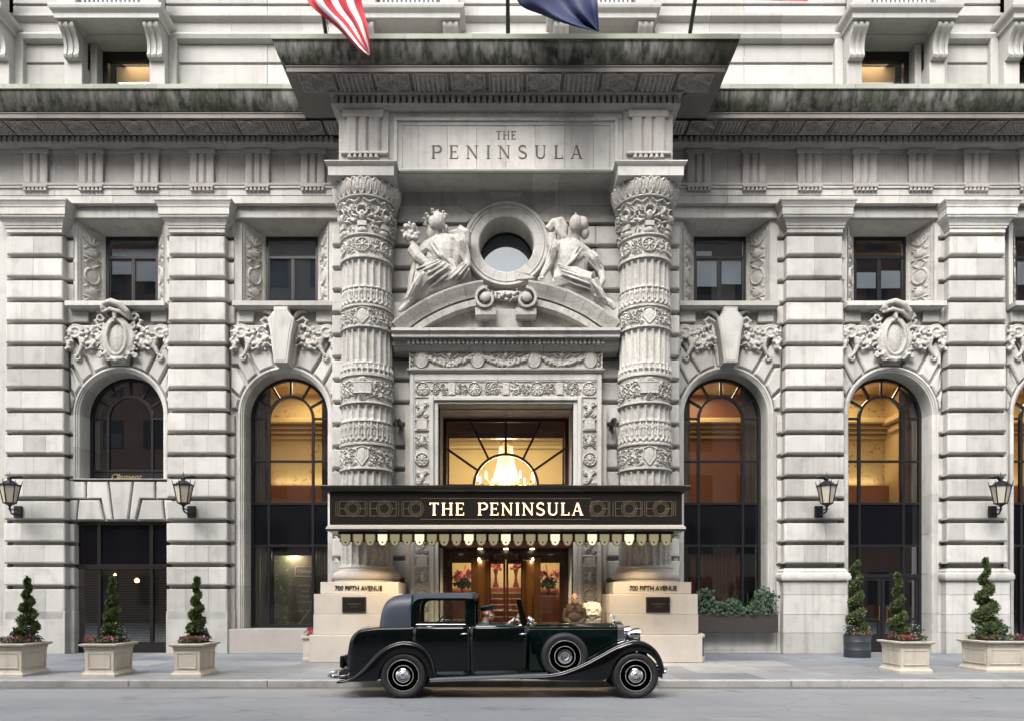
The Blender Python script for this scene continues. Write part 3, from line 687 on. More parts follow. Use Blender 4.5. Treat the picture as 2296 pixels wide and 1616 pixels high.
def bay(cx, zb, xl, xr, kind, sill_z):
    """xl, xr: how far the wall stones reach to left and right; zb: foot of the window"""
    b = group_part('arched_bay', hotel, (cx, DS, zb)); mt = M['lime']
    # stones of the arch surround
    zj = [zb+(ZC-zb)*i/max(1, round((ZC-zb)/1.2)) for i in range(max(1, round((ZC-zb)/1.2))+1)]
    for i in range(len(zj)-1):
        sweep('jamb_stone', cx, [(0, zj[i]+.003, 1, 0), (0, zj[i+1]-.003, 1, 0)], APROF, mt, b); sweep('jamb_stone', cx, [(0, zj[i+1]-.003, -1, 0), (0, zj[i]+.003, -1, 0)], APROF, mt, b)
    for i in range(5):
        a0, a1 = pi*i/5+.002, pi*(i+1)/5-.002
        sweep('archivolt_stone', cx, [(0, ZC, cos(a0+(a1-a0)*j/8), sin(a0+(a1-a0)*j/8)) for j in range(9)], APROF, mt, b)
    # backing
    P = [(-1.6, zb), (-1.2, zb)]+[(1.2*cos(pi-pi*i/24), ZC+1.2*sin(pi-pi*i/24)) for i in range(25)]+[(1.2, zb), (1.6, zb), (1.6, 9.62), (-1.6, 9.62)]
    P[0] = (-xl, zb); P[-3] = (xr, zb); P[-2] = (xr, 9.62); P[-1] = (-xl, 9.62)
    mk('backing', *prism_data([(cx+p[0], p[1]) for p in P], DS+.11, DS+.3), mt, b)
    zz = lambda v: Z(v, DS)
    e = [zz(725), zz(820.5), zz(869.5), zz(918)]
    for s, xo in ((-1, xl), (1, xr)):
        A = (s*102*K*RA/1.34, zz(893)); B = (s*87*K*RA/1.34, zz(864)); C = (s*60*K*RA/1.34, zz(839.5)); Dp = (s*21*K, zz(829))
        def rp(p):   # put the point on the archivolt circle
            a = atan2(p[1]-ZC, p[0]); return (RA*1.005*cos(a), ZC+RA*1.005*sin(a))
        A, B, C, Dp = rp(A), rp(B), rp(C), rp(Dp)
        def arcp(p, q):
            a0 = atan2(p[1]-ZC, p[0]); a1 = atan2(q[1]-ZC, q[0]); return [(RA*1.005*cos(a0+(a1-a0)*t), ZC+RA*1.005*sin(a0+(a1-a0)*t)) for t in (.33, .67)]
        S0 = (s*sqrt(RA**2-(e[3]-ZC)**2) if abs(e[3]-ZC) < RA else s*RA, e[3])
        polys = [[(s*xo, e[2]), A]+arcp(A, S0)+[S0, (s*max(xo, RA+.02), e[3])],
                 [(s*xo, e[1]), (s*min(xo, 1.33), e[1]), B]+arcp(B, A)+[A, (s*xo, e[2])],
                 [(s*xo, e[0]), C]+arcp(C, B)+[B, (s*min(xo, 1.33), e[1]), (s*xo, e[1])],
                 [(s*xo, e[0]), (s*.50, e[0]), Dp]+arcp(Dp, C)+[C]]
        for p in polys: stone_poly('voussoir', [(cx+q[0], q[1]) for q in p], DS-.005, DS+.3, mt, b, .042, .035)
        # small stones under the sill
        x0, x1 = sorted((cx+s*.86, cx+s*min(xo, 1.30))); block('sill_block', x0, x1, DS-.04, DS+.3, zz(725)+.02, 9.56, mt, b, .02)
    stone_poly('voussoir', [(cx-.50, e[0]), (cx+.50, e[0]), (cx+.26, ZC+RA), (cx-.26, ZC+RA)], DS-.005, DS+.3, mt, b, .03, .03)
    return b
BAYS = [(-10.66, None), (-6.1, None), (6.1, None), (10.66, None), (15.25, None)]
ZB = {-10.66: 4.92, -6.1: .80, 6.1: .80, 10.66: SW, 15.25: SW}
for cx, _ in BAYS:
    inner = abs(cx) < 7; xp = 8.44-.80-abs(cx) if inner else 1.42; xq = abs(cx)-4.50 if inner else 1.42
    xl, xr = ((xp, xq) if cx < 0 else (xq, xp)) if inner else (1.42, 1.42)
    b = bay(cx, ZB[cx], xl, xr, None, 0)

# ---------- metal frames and panes of the arched windows
def arched_window(cx, zb, bars, dark=False, R=1.125, top_only=False):
    wdo = group_part('arched_window', hotel, (cx, DG, zb)); y0, y1 = DG-.05, DG+.05; R2 = .66; wi = .62
    gm = M['glassdark'] if dark else M['glass']
    path = [(0, zb, -1, 0), (0, ZC, -1, 0)]+[(0, ZC, cos(pi-pi*i/24), sin(pi-pi*i/24)) for i in range(1, 24)]+[(0, ZC, 1, 0), (0, zb, 1, 0)]
    sweep('outer_frame', cx, path, [(R+.02, y0-.01), (R-.075, y0-.01), (R-.075, y1), (R+.02, y1)], M['black'], wdo)
    path2 = [(0, zb, -1, 0), (0, ZC, -1, 0)]+[(0, ZC, cos(pi-pi*i/20), sin(pi-pi*i/20)) for i in range(1, 20)]+[(0, ZC, 1, 0), (0, zb, 1, 0)]
    sweep('inner_frame', cx, path2, [(R2, y1), (R2, y0), (R2-.07, y0), (R2-.07, y1)], M['black'], wdo)
    for k in range(1, 6):
        a = radians(30*k); m = MB(); r0, r1 = R2-.02, R-.05; dx, dz = -sin(a)*.028, cos(a)*.028
        m.prism([(cx+r0*cos(a)+dx, ZC+r0*sin(a)+dz), (cx+r1*cos(a)+dx, ZC+r1*sin(a)+dz), (cx+r1*cos(a)-dx, ZC+r1*sin(a)-dz), (cx+r0*cos(a)-dx, ZC+r0*sin(a)-dz)], y0+.01, y1-.012); m.build('radial_bar', M['black'], wdo)
    for s in (-1, 1):
        a, b = sorted((cx+s*(R2-.02), cx+s*(R-.05))); block('transom_bar', a, b, y0+.004, y1-.006, ZC-.03, ZC+.03, M['black'], wdo, .004)
    for z in bars: block('transom_bar', cx-R+.03, cx+R-.03, y0-.006, y1-.004, z-.03, z+.03, M['black'], wdo, .004)
    # panes: fan lights, centre light, side lights
    def pane(poly): mk('pane', *prism_data(poly, DG-.003, DG+.003), gm, wdo)
    for k in range(6):
        a0, a1 = radians(30*k), radians(30*k+30)
        pane([(cx+(R2-.03)*cos(a0+(a1-a0)*t), ZC+(R2-.03)*sin(a0+(a1-a0)*t)) for t in (0, .33, .67, 1)]+[(cx+(R-.03)*cos(a1+(a0-a1)*t), ZC+(R-.03)*sin(a1+(a0-a1)*t)) for t in (0, .33, .67, 1)])
    zs = [zb]+sorted(bars)
    pane([(cx-R2+.035, zs[-1]), (cx+R2-.035, zs[-1])]+[(cx+(R2-.035)*cos(pi*i/16), ZC+(R2-.035)*sin(pi*i/16)) for i in range(17)])
    for s in (-1, 1):
        a, b = sorted((cx+s*(R2-.035), cx+s*(R-.04))); pane([(a, zs[-1]), (b, zs[-1]), (b, ZC), (a, ZC)])
    return wdo, y0, y1, pane
ZS1, ZS0, ZM = 4.32, 3.13, 5.52              # top and foot of the black spandrel, middle bar
M['spand'] = M['blackglass']
for cx in (-6.1, 6.1, 10.66, 15.25):
    zb = ZB[cx]+.02; wdo, y0, y1, pane = arched_window(cx, zb, [ZM, ZS1, ZS0])
    for (a, b) in ((-1.09, -.66), (-.63, .63), (.66, 1.09)):
        pane([(cx+a, ZS1), (cx+b, ZS1), (cx+b, ZM), (cx+a, ZM)])
        block('spandrel_panel', cx+a, cx+b, DG-.02, DG+.03, ZS0, ZS1, M['spand'], wdo, .004)
        if cx != 10.66: pane([(cx+a, zb), (cx+b, zb), (cx+b, ZS0), (cx+a, ZS0)])
    block('bottom_rail', cx-1.1, cx+1.1, y0-.004, y1, zb, zb+.07, M['black'], wdo, .004)
wdo, y0, y1, pane = arched_window(-10.66, 4.92, [5.25], True)
block('sign_panel', -10.66-1.09, -10.66+1.09, DG-.03, DG+.03, 4.93, 5.22, M['black'], wdo, .004)
MB().box(-12.2, -9.2, 22.8, 22.9, 4.6, 8.4).build('room_backing', M['blindd'] if 'blindd' in M else plain('dark_blind_', (.012, .014, .018), .8), wdo)
font_text('lettering', 'Clement', X(283, DG), DG-.036, 5.0, .25, M['gold'], wdo, .002, .35, sx=1.0)
for i, sx_ in enumerate((-.52, -.46)):
    for j in range(3): MB().box(-10.66+.14+sx_, -10.66+.14+sx_+.04, DG-.036, DG-.031, 5.0+.055*j, 5.03+.055*j).build('lettering', M['gold'], wdo)

# ---------- square windows of the second storey, in splayed openings with carved jambs
def jamb_panel(hgt):
    w_ = .50; h = HF(w_, hgt, .016); rg = random.Random(3); h.edge(.05, .02); h.rect(.09, w_-.09, .04, hgt-.04, .004)
    z = .1
    for kind in 'bvobvsb':
        if kind == 'o': h.dome(w_/2, z+.24, .12, .2, .05, .4); h.ring(w_/2, z+.24, .13, .21, .02, .06); z += .50
        elif kind == 'b':
            for s in (-1, 1): h.stroke([(w_/2+s*.04, z), (w_/2+s*.12, z+.1), (w_/2+s*.05, z+.2)], .022, .045)
            h.stroke([(w_/2-.14, z+.22), (w_/2+.14, z+.22)], .02, .05); z += .26
        elif kind == 'v': h.dome(w_/2, z+.13, .12, .13, .06, .5); h.spiral(w_/2-.09, z+.22, .06, 1.2, 1, 0, .018, .05); h.spiral(w_/2+.09, z+.22, .06, 1.2, -1, pi, .018, .05); z += .32
        else:
            for j in range(4): h.leaf(w_/2, z, radians(50+27*j), .28, .03, .045)
            z += .3
        if z > hgt-.3: break
    return h
JH = 2.22
def upper_window(cx, xl, xr, rail, bright, blinds=()):
    wd = group_part('square_window', hotel, (cx, DG, 9.72)); fo, bo, yf, yb = 1.20, .76, DS+.06, 21.42; zt, z0 = 12.09, 9.74; zt2 = 11.93
    for s in (-1, 1):
        h = jamb_panel(JH); L_ = hypot(fo-bo, yb-yf); ex = Vector(((bo-fo)*s, yb-yf, 0)) if s < 0 else Vector(((fo-bo), -(yb-yf), 0))
        org = (cx-fo, yf, z0) if s < 0 else (cx+bo, yb, z0)
        ex = Vector((fo-bo, yb-yf, 0)) if s < 0 else Vector((fo-bo, -(yb-yf), 0)); h.x = h.x*(L_/h.w)
        mko('carved_jamb', h.plane('carved_jamb', org, ex, (0, 0, 1), M['limed']), None, wd)
        mk('jamb_head', [(cx+s*fo, yf, z0+JH), (cx+s*bo, yb, z0+JH), (cx+s*bo, yb, zt2), (cx+s*fo, yf, zt)], [[0, 1, 2, 3]], M['lime'], wd)
        a, b = sorted((cx+s*fo, cx+s*(xl if s < 0 else xr))); block('jamb_stone', a, b, DS+.04, 21.4, 9.62, 12.1, M['lime'], wd, .01)
    mk('soffit', [(cx-fo, yf, zt), (cx+fo, yf, zt), (cx+bo, yb, zt2), (cx-bo, yb, zt2)], [[0, 1, 2, 3]], M['lime'], wd)
    rings('sill', cx-1.26, cx+1.26, 20.55, 21.6, [(.0, 9.55), (.03, 9.57), (.10, 9.60), (.10, 9.715), (.08, 9.73)], M['lime'], wd)
    block('lintel', cx-min(xl, 1.6), cx+min(xr, 1.6), 20.68, 21.3, 12.095, 12.40, M['lime'], wd, .01)
    fy = 21.46; m = MB()
    m.box(cx-bo-.02, cx-bo+.09, fy-.04, fy+.06, z0, zt2+.05); m.box(cx+bo-.09, cx+bo+.02, fy-.04, fy+.06, z0, zt2+.05); m.box(cx-bo+.09, cx+bo-.09, fy-.04, fy+.06, zt2-.07, zt2+.05)
    m.build('frame', M['black'], wd)
    zr = 11.35; block('meeting_rail', cx-bo+.09, cx+bo-.09, fy-.02, fy+.04, zr-.04, zr+.04, M['black'], wd, .004); block('mullion', cx-.03, cx+.03, fy-.015, fy+.035, z0, zr-.04, M['black'], wd, .004)
    for (a, b, c, d) in ((-.67, .67, zr+.04, zt2-.07), (-.67, -.03, z0, zr-.04), (.03, .67, z0, zr-.04)):
        mk('pane', *prism_data([(cx+a, c), (cx+b, c), (cx+b, d), (cx+a, d)], fy+.005, fy+.011), M['glasswin'], wd)
        if d < zr: block('sash', cx+a, cx+a+.035, fy-.005, fy+.03, c, d, M['black'], wd, .003)
    MB().box(cx-.75, cx+.75, fy+.30, fy+.33, z0-.1, zt2).build('dark_room', M['blindd'], wd)
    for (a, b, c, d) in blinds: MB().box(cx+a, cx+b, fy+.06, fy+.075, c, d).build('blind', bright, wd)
    if rail: MB().box(cx-.66, cx+.66, fy+.1, fy+.12, 11.45, 11.53).build('blind_rail', M['brass'], wd)
M['blindd'] = plain('dark_blind', (.012, .014, .018), .8); M['blindm'] = plain('grey_net_curtain', (.09, .10, .11), .9); M['reflblind'] = plain('reflection_blue_grey_blind', (.68, .76, .82), .9); M['slate'] = plain('slate_blind', (.07, .085, .11), .8)  # blue-grey of the pale blinds also stands in for reflections in the panes
for cx, _ in BAYS:
    inner = abs(cx) < 7; xp = 8.44-.92-abs(cx) if inner else 1.32; xq = abs(cx)-4.50 if inner else 1.32
    xl, xr = ((xp, xq) if cx < 0 else (xq, xp)) if inner else (1.32, 1.32)
    upper_window(cx, xl, xr, cx == 10.66, M['slate'] if cx == -6.1 else M['reflblind'], {-10.66: ((-.62, -.06, 10.9, 11.3), (.06, .66, 10.7, 11.3), (-.62, .66, 11.42, 11.62)), -6.1: ((-.67, .67, 9.75, 11.3), (-.67, .67, 11.4, 11.85)), 6.1: ((-.64, -.06, 10.55, 11.3), (.06, .64, 10.62, 11.3), (-.64, -.2, 11.42, 11.56)), 10.66: ((-.64, -.06, 10.5, 10.95), (.06, .64, 10.5, 11.0)), 15.25: ((-.64, .64, 10.6, 11.3),)}[cx])

# ---------- carved ornaments over the arches
def garland(rg):
    """horn, rosette disc and heaped fruit to the left of a keystone; units are metres from the keystone axis and v = 725"""
    s = .0123; P = []; q = lambda x, v, y=0: (x*s, y, -(v-725)*s)
    for (x0, x1, v0, v1, n) in ((-80, -26, 742, 788, 62), (-120, -102, 745, 792, 30), (-70, -40, 735, 748, 10)):
        for _ in range(n):
            x, v = rg.uniform(x0, x1), rg.uniform(v0, v1)
            if x0 == -80 and ((x+53)/30)**2+((v-765)/26)**2 > 1.1: continue
            r = rg.uniform(.030, .052); P.append(('e', q(x, v, -.06-rg.uniform(0, .07)), r))
    P.append(('e', q(-53, 765, 0), (.30, .10, .26))); P.append(('e', q(-111, 768, 0), (.12, .08, .28)))
    ring = [(-95*s+.135*cos(a), -.10, -(749-725)*s+.135*sin(a)) for a in [2*pi*i/16 for i in range(17)]]; P.append(('t', ring, .035)); P.append(('e', q(-95, 749, -.03), (.12, .08, .12)))
    # ribbed hood of the horn over the disc, tail sweeping down into a volute
    for j in range(9):
        a = radians(200-22*j); P.append(('t', [(-95*s+.16*cos(a), -.02, -24*s+.16*sin(a)), (-95*s+.235*cos(a), -.09, -24*s+.235*sin(a))], .038))
    P.append(('t', [q(-84, 760, -.06), q(-80, 778, -.07), q(-88, 795, -.06), q(-99, 806, -.05)], [.08, .075, .05, .03]))
    sp = [(-91*s+(.10-.085*i/20)*cos(2.2+.42*i), -.05, -(803-725)*s+(.10-.085*i/20)*sin(2.2+.42*i)) for i in range(20)]; P.append(('t', sp, [.036-.016*i/20 for i in range(20)]))
    return P
def ribbon(rg):
    s = .0123; P = []; q = lambda x, v, y=0: (x*s, y, -(v-725)*s)
    P.append(('t', [q(-18, 716, 0), q(-32, 703, -.05), q(-44, 699, -.06), q(-50, 704, -.03)], [.05, .075, .06, .03]))
    P.append(('t', [q(-26, 722, 0), q(-44, 716, -.06), q(-52, 722, -.06), q(-45, 731, -.04), q(-34, 730, -.02)], [.04, .06, .06, .05, .03]))
    return P
rg = random.Random(11); GP = garland(rg)+ribbon(rg)
gl = blob('garland', GP, M['limed'], None, .019, smooth=2); gm_ = gl.data
bpy.data.objects.remove(gl)
def put_blob(me, name, parent, wl, sx=1, vox=.019, sm=2, tag_=None):
    o = link(bpy.data.objects.new(name, me), parent, wl); o.scale = (sx, 1, 1)
    r = o.modifiers.new('skin', 'REMESH'); r.mode = 'VOXEL'; r.voxel_size = vox; r.use_smooth_shade = True
    s = o.modifiers.new('soft', 'SMOOTH'); s.iterations = sm; s.factor = .5; return o
def cart_blob():
    P = []; s = .0123; q = lambda x, v, y=0: (x*s, y, -(v-725)*s)
    ov = lambda rx, rz, y, r: ('t', [(rx*cos(2*pi*i/28), y, q(0, 762)[2]+rz*sin(2*pi*i/28)) for i in range(29)], r)
    P += [('e', q(0, 762, .02), (.27, .16, .48)), ov(.27, .47, -.12, .05), ov(.345, .56, -.06, .06)]
    # rolled hood on top
    P += [('t', [q(-34, 703, -.1), q(-24, 690, -.2), q(-6, 686, -.24), q(14, 694, -.24), q(28, 708, -.2), (.38, -.12, .02)], [.05, .08, .09, .10, .085, .05]), ('t', [q(-30, 708, -.15), q(-10, 702, -.22), q(12, 708, -.2), q(30, 722, -.12)], [.04, .06, .06, .04]), ('e', q(-26, 697, -.16), .10), ('t', [q(-2, 712, -.15), q(0, 724, -.2)], [.08, .03])]
    for sd in (-1, 1):
        for (x, v, r, st) in ((38, 716, .12, 0), (36, 735, .09, 1), (34, 783, .10, 2), (22, 803, .12, .5), (40, 800, .08, 2)):
            P.append(('t', [(sd*x*s+(r-.075*r/.1*i/16)*cos(st+.45*i*sd), -.06, -(v-725)*s+(r-.075*r/.1*i/16)*sin(st+.45*i*sd)) for i in range(16)], .035))
        P.append(('t', [(sd*.36, -.04, -.2), (sd*.46, -.07, -.45), (sd*.36, -.05, -.75)], [.05, .07, .04]))
        P.append(('t', [(sd*.28, -.06, -.80), (sd*.36, -.1, -.92), (sd*.26, -.06, -1.03)], [.05, .07, .03]))
    P.append(('t', [q(-14, 806, -.06), q(0, 812, -.12), q(14, 806, -.06)], [.06, .08, .06]))
    return P
co = blob('cartouche', cart_blob(), M['limed'], None, .02, smooth=2); cm_ = co.data; bpy.data.objects.remove(co)
for cx, _ in BAYS:
    z725 = Z(725, DS); par = group_part('arch_ornament', hotel, (cx, DS, z725))
    for s in (-1, 1): put_blob(gm_, 'garland', par, (cx, DS-.02, z725), -s)
    if abs(cx) < 7:
        kp = [(-15.5, 691), (15.5, 691), (16, 700), (30.5, 718), (24, 748), (15.5, 816), (-15.5, 816), (-24, 748), (-30.5, 718), (-16, 700)]
        kk = .0121; KP = [(cx+p[0]*kk, Z(p[1], 20.45)) for p in kp]
        stone_poly('keystone', KP, 20.34, 20.9, M['lime'], par, 0, .02); stone_poly('keystone_panel', inset(KP, .055), 20.325, 20.4, M['lime'], par, 0, .012)
    else: put_blob(cm_, 'cartouche', par, (cx, DS-.08, z725), 1, .02)

# ---------- ground-floor fronts
# left outer bay: jack arch over a wide shop front
sf = group_part('shop_front', hotel, (-10.66, 21, SW)); cx = -10.66; zz = lambda v: Z(v, DS)
JY = DS+.02
block('sill_course', cx-1.40, cx+1.40, DS-.02, 21.4, zz(1074), 4.94, M['lime'], sf, .02)
zt, zm, zbm = zz(1075), zz(1117), zz(1166)
def jack(pts): stone_poly('jack_arch_stone', [(cx+p[0]*K, zz(p[1])) for p in pts], JY, JY+.5, M['lime'], sf, .022, .03)
jack([(-35, 1076), (35, 1076), (20, 1166), (-20, 1166)][:]) if False else None
jack([(-28, 1076), (28, 1076), (17, 1166), (-17, 1166)])
for s in (-1, 1):
    jack([(s*28, 1076), (s*78, 1076), (s*78, 1118), (s*50, 1118), (s*45, 1118), (s*34, 1166), (s*17, 1166)]); jack([(s*78, 1076), (s*117, 1076), (s*117, 1118), (s*78, 1118)])
    jack([(s*47, 1118), (s*95, 1118), (s*100, 1166), (s*36, 1166)]); jack([(s*95, 1118), (s*117, 1118), (s*117, 1166), (s*100, 1166)])
MB().box(cx-1.45, cx+1.45, JY+.12, 21.3, zbm, zt).build('backing', M['lime'], sf)
fx0, fx1, fy = cx-1.50, cx+1.50, 20.98; zt, zmid, zlow = zbm-.02, zz(1268), .42
m = MB(); m.box(fx0, fx0+.14, fy-.03, fy+.1, SW, zt); m.box(fx1-.14, fx1, fy-.03, fy+.1, SW, zt); m.box(fx0+.14, fx1-.14, fy-.03, fy+.1, zt-.08, zt); m.build('frame', M['bronze'], sf)
block('transom_bar', fx0+.14, fx1-.14, fy-.05, fy+.08, zmid-.07, zmid+.06, M['bronze'], sf, .005); block('bottom_panel', fx0+.14, fx1-.14, fy-.02, fy+.08, SW, zlow, M['bronze'], sf, .005)
M['slat'] = plain('grey_slats', (.22, .21, .19), .5)
xs = [fx0+.14, cx-.69, cx+.77, fx1-.14]
for i in range(3):
    a, b = xs[i], xs[i+1]
    if i: block('mullion', a-.05, a+.05, fy-.03, fy+.08, zlow, zt-.08, M['bronze'], sf, .005)
    block('spandrel_panel', a+.06, b-.06, fy+.02, fy+.05, zmid+.06, zt-.08, M['blackglass'], sf, .004)
    mk('pane', *prism_data([(a+.05, zlow), (b-.05, zlow), (b-.05, zmid-.07), (a+.05, zmid-.07)], fy+.02, fy+.026), M['glasswin'], sf)
    n = 44
    for k in range(n):
        z = zlow+.9*0+(zmid-.1-zlow)*(k+.5)/n; block('blind_slat', a+.06, b-.06, fy+.07, fy+.09, z-.010, z+.010, M['slat'], sf, .0)
MB().box(fx0, fx1, fy+1.6, fy+1.7, SW, zmid).build('room_backing', M['blindd'], sf)
M['amber'] = plain('amber_lamp', (.8, .5, .2), .4, emit=(1, .55, .2), es=5)
for (u, v, r) in ((162, 1309, .10), (262, 1268, .05), (256, 1287, .04), (305, 1300, .07)):
    MB().sphere((X(u+2, 21.5), 21.5, Z(v, 21.5)), r, 10, 6).build('room_lamp', M['amber'], sf)

# left inner bay: pink granite base, show window with curtains and a menu poster
lb = group_part('window_base', hotel, (-6.1, 20.6, SW)); block('granite_base', X(502, 20.6), -4.5, 20.55, 21.4, SW, .80, M['granite'], lb, .01)
M['curt'] = plain('beige_curtain', (.30, .25, .18), .9); M['curtd'] = plain('brown_curtain', (.20, .075, .03), .9)
def curtain(name, x0, x1, y, z0, z1, mat, parent, folds=7, amp=.035):
    n = folds*8; v = []; f = []
    for i in range(n+1):
        x = x0+(x1-x0)*i/n; dy = amp*sin(2*pi*folds*i/n)+amp*.4*sin(2*pi*folds*.37*i/n+1)
        for z in (z0, z1): v.append((x, y+dy, z))
    for i in range(n): f.append([2*i, 2*i+2, 2*i+3, 2*i+1])
    return mk(name, v, f, mat, parent, smooth=True)
curtain('curtain', -7.2, -6.72, 21.6, .8, 3.1, M['curt'], lb, 6); curtain('curtain', -5.5, -5.02, 21.6, .8, 3.1, M['curt'], lb, 6)
MB().box(-7.4, -4.8, 22.6, 22.7, .5, 3.2).build('room_backing', M['blindd'], lb); MB().box(-7.4, -4.8, 21.45, 22.6, .62, .78).build('room_floor', M['blindd'], lb)
# poster: flat print of greens on taupe with a column of pale text
def poster_mat():
    m, t, b, N, L = nodes('menu_poster'); g = N('ShaderNodeTexCoord').outputs['Object']
    c = mixn(t, L, noise(t, L, g, 1.2, 2), (.20, .155, .105), (.30, .24, .16))
    sx_ = N('ShaderNodeSeparateXYZ'); L(g, sx_.inputs[0])
    lf = N('ShaderNodeMapRange'); lf.inputs[1].default_value = .02; lf.inputs[2].default_value = -.12; L(sx_.outputs[0], lf.inputs[0])
    n1 = noise(t, L, g, 4.2, 4, lo=.46, hi=.56); c = mixn(t, L, mul(t, L, lf.outputs[0], n1), c, (.20, .25, .13))
    n2 = noise(t, L, g, 7, 3, lo=.56, hi=.64); c = mixn(t, L, mul(t, L, lf.outputs[0], n2), c, (.42, .45, .32))
    n3 = noise(t, L, g, 3.1, 3, vec=(1, 1, 1.3), lo=.60, hi=.66); c = mixn(t, L, mul(t, L, lf.outputs[0], n3), c, (.32, .10, .08))
    L(c, b.inputs['Base Color']); b.inputs['Roughness'].default_value = .5; return m
px = -6.06
ld = bpy.data.lights.new('display_lamp', 'AREA'); ld.energy = 8; ld.size = .12; ld.color = (1, .9, .72); link(bpy.data.objects.new('display_lamp', ld), lb, (px, 21.42, 3.0), (radians(8), 0, 0))
po = mko('menu_poster', bpy.data.meshes.new('menu_poster'), None, lb); po.data.from_pydata(*[q for q in (lambda r: (r[0], [], r[1]))(cbox_data(1.16, .02, 2.02))]); po.data.materials.append(poster_mat()); po.location += Vector((px, 21.52, 1.85))
M['paper'] = plain('pale_print', (.62, .58, .5), .6)
for i, tx in enumerate(('Breakfast', 'Lunch', 'Dinner', 'Cocktails', 'Sunday Brunch')): font_text('lettering', tx, px+.30, 21.508, 1.98-.155*i-(0 if i < 4 else .1), .095, M['paper'], lb, .001)
font_text('lettering', 'Clement', px+.30, 21.508, 2.36, .13, M['paper'], lb, .001, .3)
m = MB()
for (a, b, c, d) in ((.02, .58, 2.53, 2.545), (.02, .035, 2.27, 2.53), (.02, .58, 2.255, 2.27)): m.box(px+a, px+b, 21.505, 21.51, c, d)
m.tube([(px+.5, 21.508, 2.25), (px+.54, 21.508, 1.8), (px+.45, 21.508, 1.3), (px+.1, 21.508, .86)], .014, 6); m.build('poster_line', M['paper'], lb)

# right inner bay: stone base, brown curtain behind glass
rb = group_part('window_base', hotel, (6.1, 20.6, SW))
block('base_course', 4.5, 7.5, 20.78, 21.4, SW+.09, .80, M['lime'], rb, .008); block('base_plinth', 4.5, 7.5, 20.74, 21.4, SW, SW+.085, M['lime'], rb, .01)
curtain('curtain', 5.35, 6.85, 21.75, .8, 3.1, M['curtd'], rb, 13, .05); MB().box(4.9, 7.3, 22.4, 22.5, .5, 3.2).build('room_backing', M['blindd'], rb)
# right outer bay: black double door with brass pulls
rd = group_part('double_door', hotel, (10.66, DG, SW)); cx = 10.66; zd = Z(1290, DG)
block('transom_bar', cx-1.08, cx+1.08, DG-.055, DG+.05, zd-.05, zd+.05, M['black'], rd, .004)
for (a, b) in ((-1.09, -.66), (-.63, .63), (.66, 1.09)): mk('pane', *prism_data([(cx+a, zd), (cx+b, zd), (cx+b, ZS0), (cx+a, ZS0)], DG-.003, DG+.003), M['glassdark'], rd)
for s in (-1, 1):
    m = MB(); x0, x1 = sorted((cx+s*.01, cx+s*1.06))
    for (a, b, c, d) in ((x0, x0+.09, SW, zd), (x1-.09, x1, SW, zd), (x0+.09, x1-.09, zd-.12, zd), (x0+.09, x1-.09, SW, SW+.5), (x0+.09, x1-.09, 1.02, 1.08)): m.box(a, b, DG-.03, DG+.03, c, d)
    m.build('door_leaf', M['black'], rd); mk('pane', *prism_data([(x0+.08, SW+.45), (x1-.08, SW+.45), (x1-.08, zd-.1), (x0+.08, zd-.1)], DG-.003, DG+.003), M['glassdark'], rd)
    MB().tube([(cx+s*.11, DG-.04, 1.42), (cx+s*.11, DG-.12, 1.42), (cx+s*.20 if False else cx+s*.11, DG-.12, 1.02), (cx+s*.11, DG-.04, 1.02)], .016, 8).build('pull_handle', M['brass'], rd)
M['artp'] = plain('white_mount', (.6, .6, .58), .7); M['artb'] = plain('blue_print', (.06, .2, .3), .7)
MB().box(9.95, 10.45, 21.9, 21.93, 1.25, 2.35).build('picture', M['artp'], rd); MB().box(10.02, 10.38, 21.88, 21.9, 1.34, 2.05).build('picture_print', M['artb'], rd)
MB().box(9.4, 11.9, 23.5, 23.6, SW, 3.2).build('room_backing', M['blindd'], rd)
# ------------------------------------------------------------------ giant columns
CX, CY, DCf = 3.53, 19.1, 18.45
cz = lambda v: Z(v, DCf)
SPAN = radians(210)
def cyl(name, h, rf, z0):
    def fn(x, z, a):
        r = np.vectorize(rf)(z+z0)+a; t = (x/h.w-.5)*SPAN; return r*np.sin(t), -r*np.cos(t), z+z0
    return h.mesh(name, fn, M['limed'])
rad = lambda z: .66-.035*max(0, min(1, (z-2.4)/7.6))
def flutes(z0, z1, top=True):
    r = rad((z0+z1)/2); h = HF(r*SPAN, z1-z0, .0165); p = 2*pi*r/22; c = (h.x-h.w/2)
    d = np.abs(((c/p+.5) % 1)-.5)*p; hw = p*.40; xx, zz = np.meshgrid(d, h.z); lo = hw*.9; q = np.where(zz < lo+.03, np.hypot(xx, zz-lo-.03), np.where(zz > h.h-lo-.05, np.hypot(xx, zz-(h.h-lo-.05)), xx))
    h.A = -.062*np.sqrt(np.clip(1-(q/hw)**2, 0, 1)); return cyl('fluted_drum', h, rad, z0)
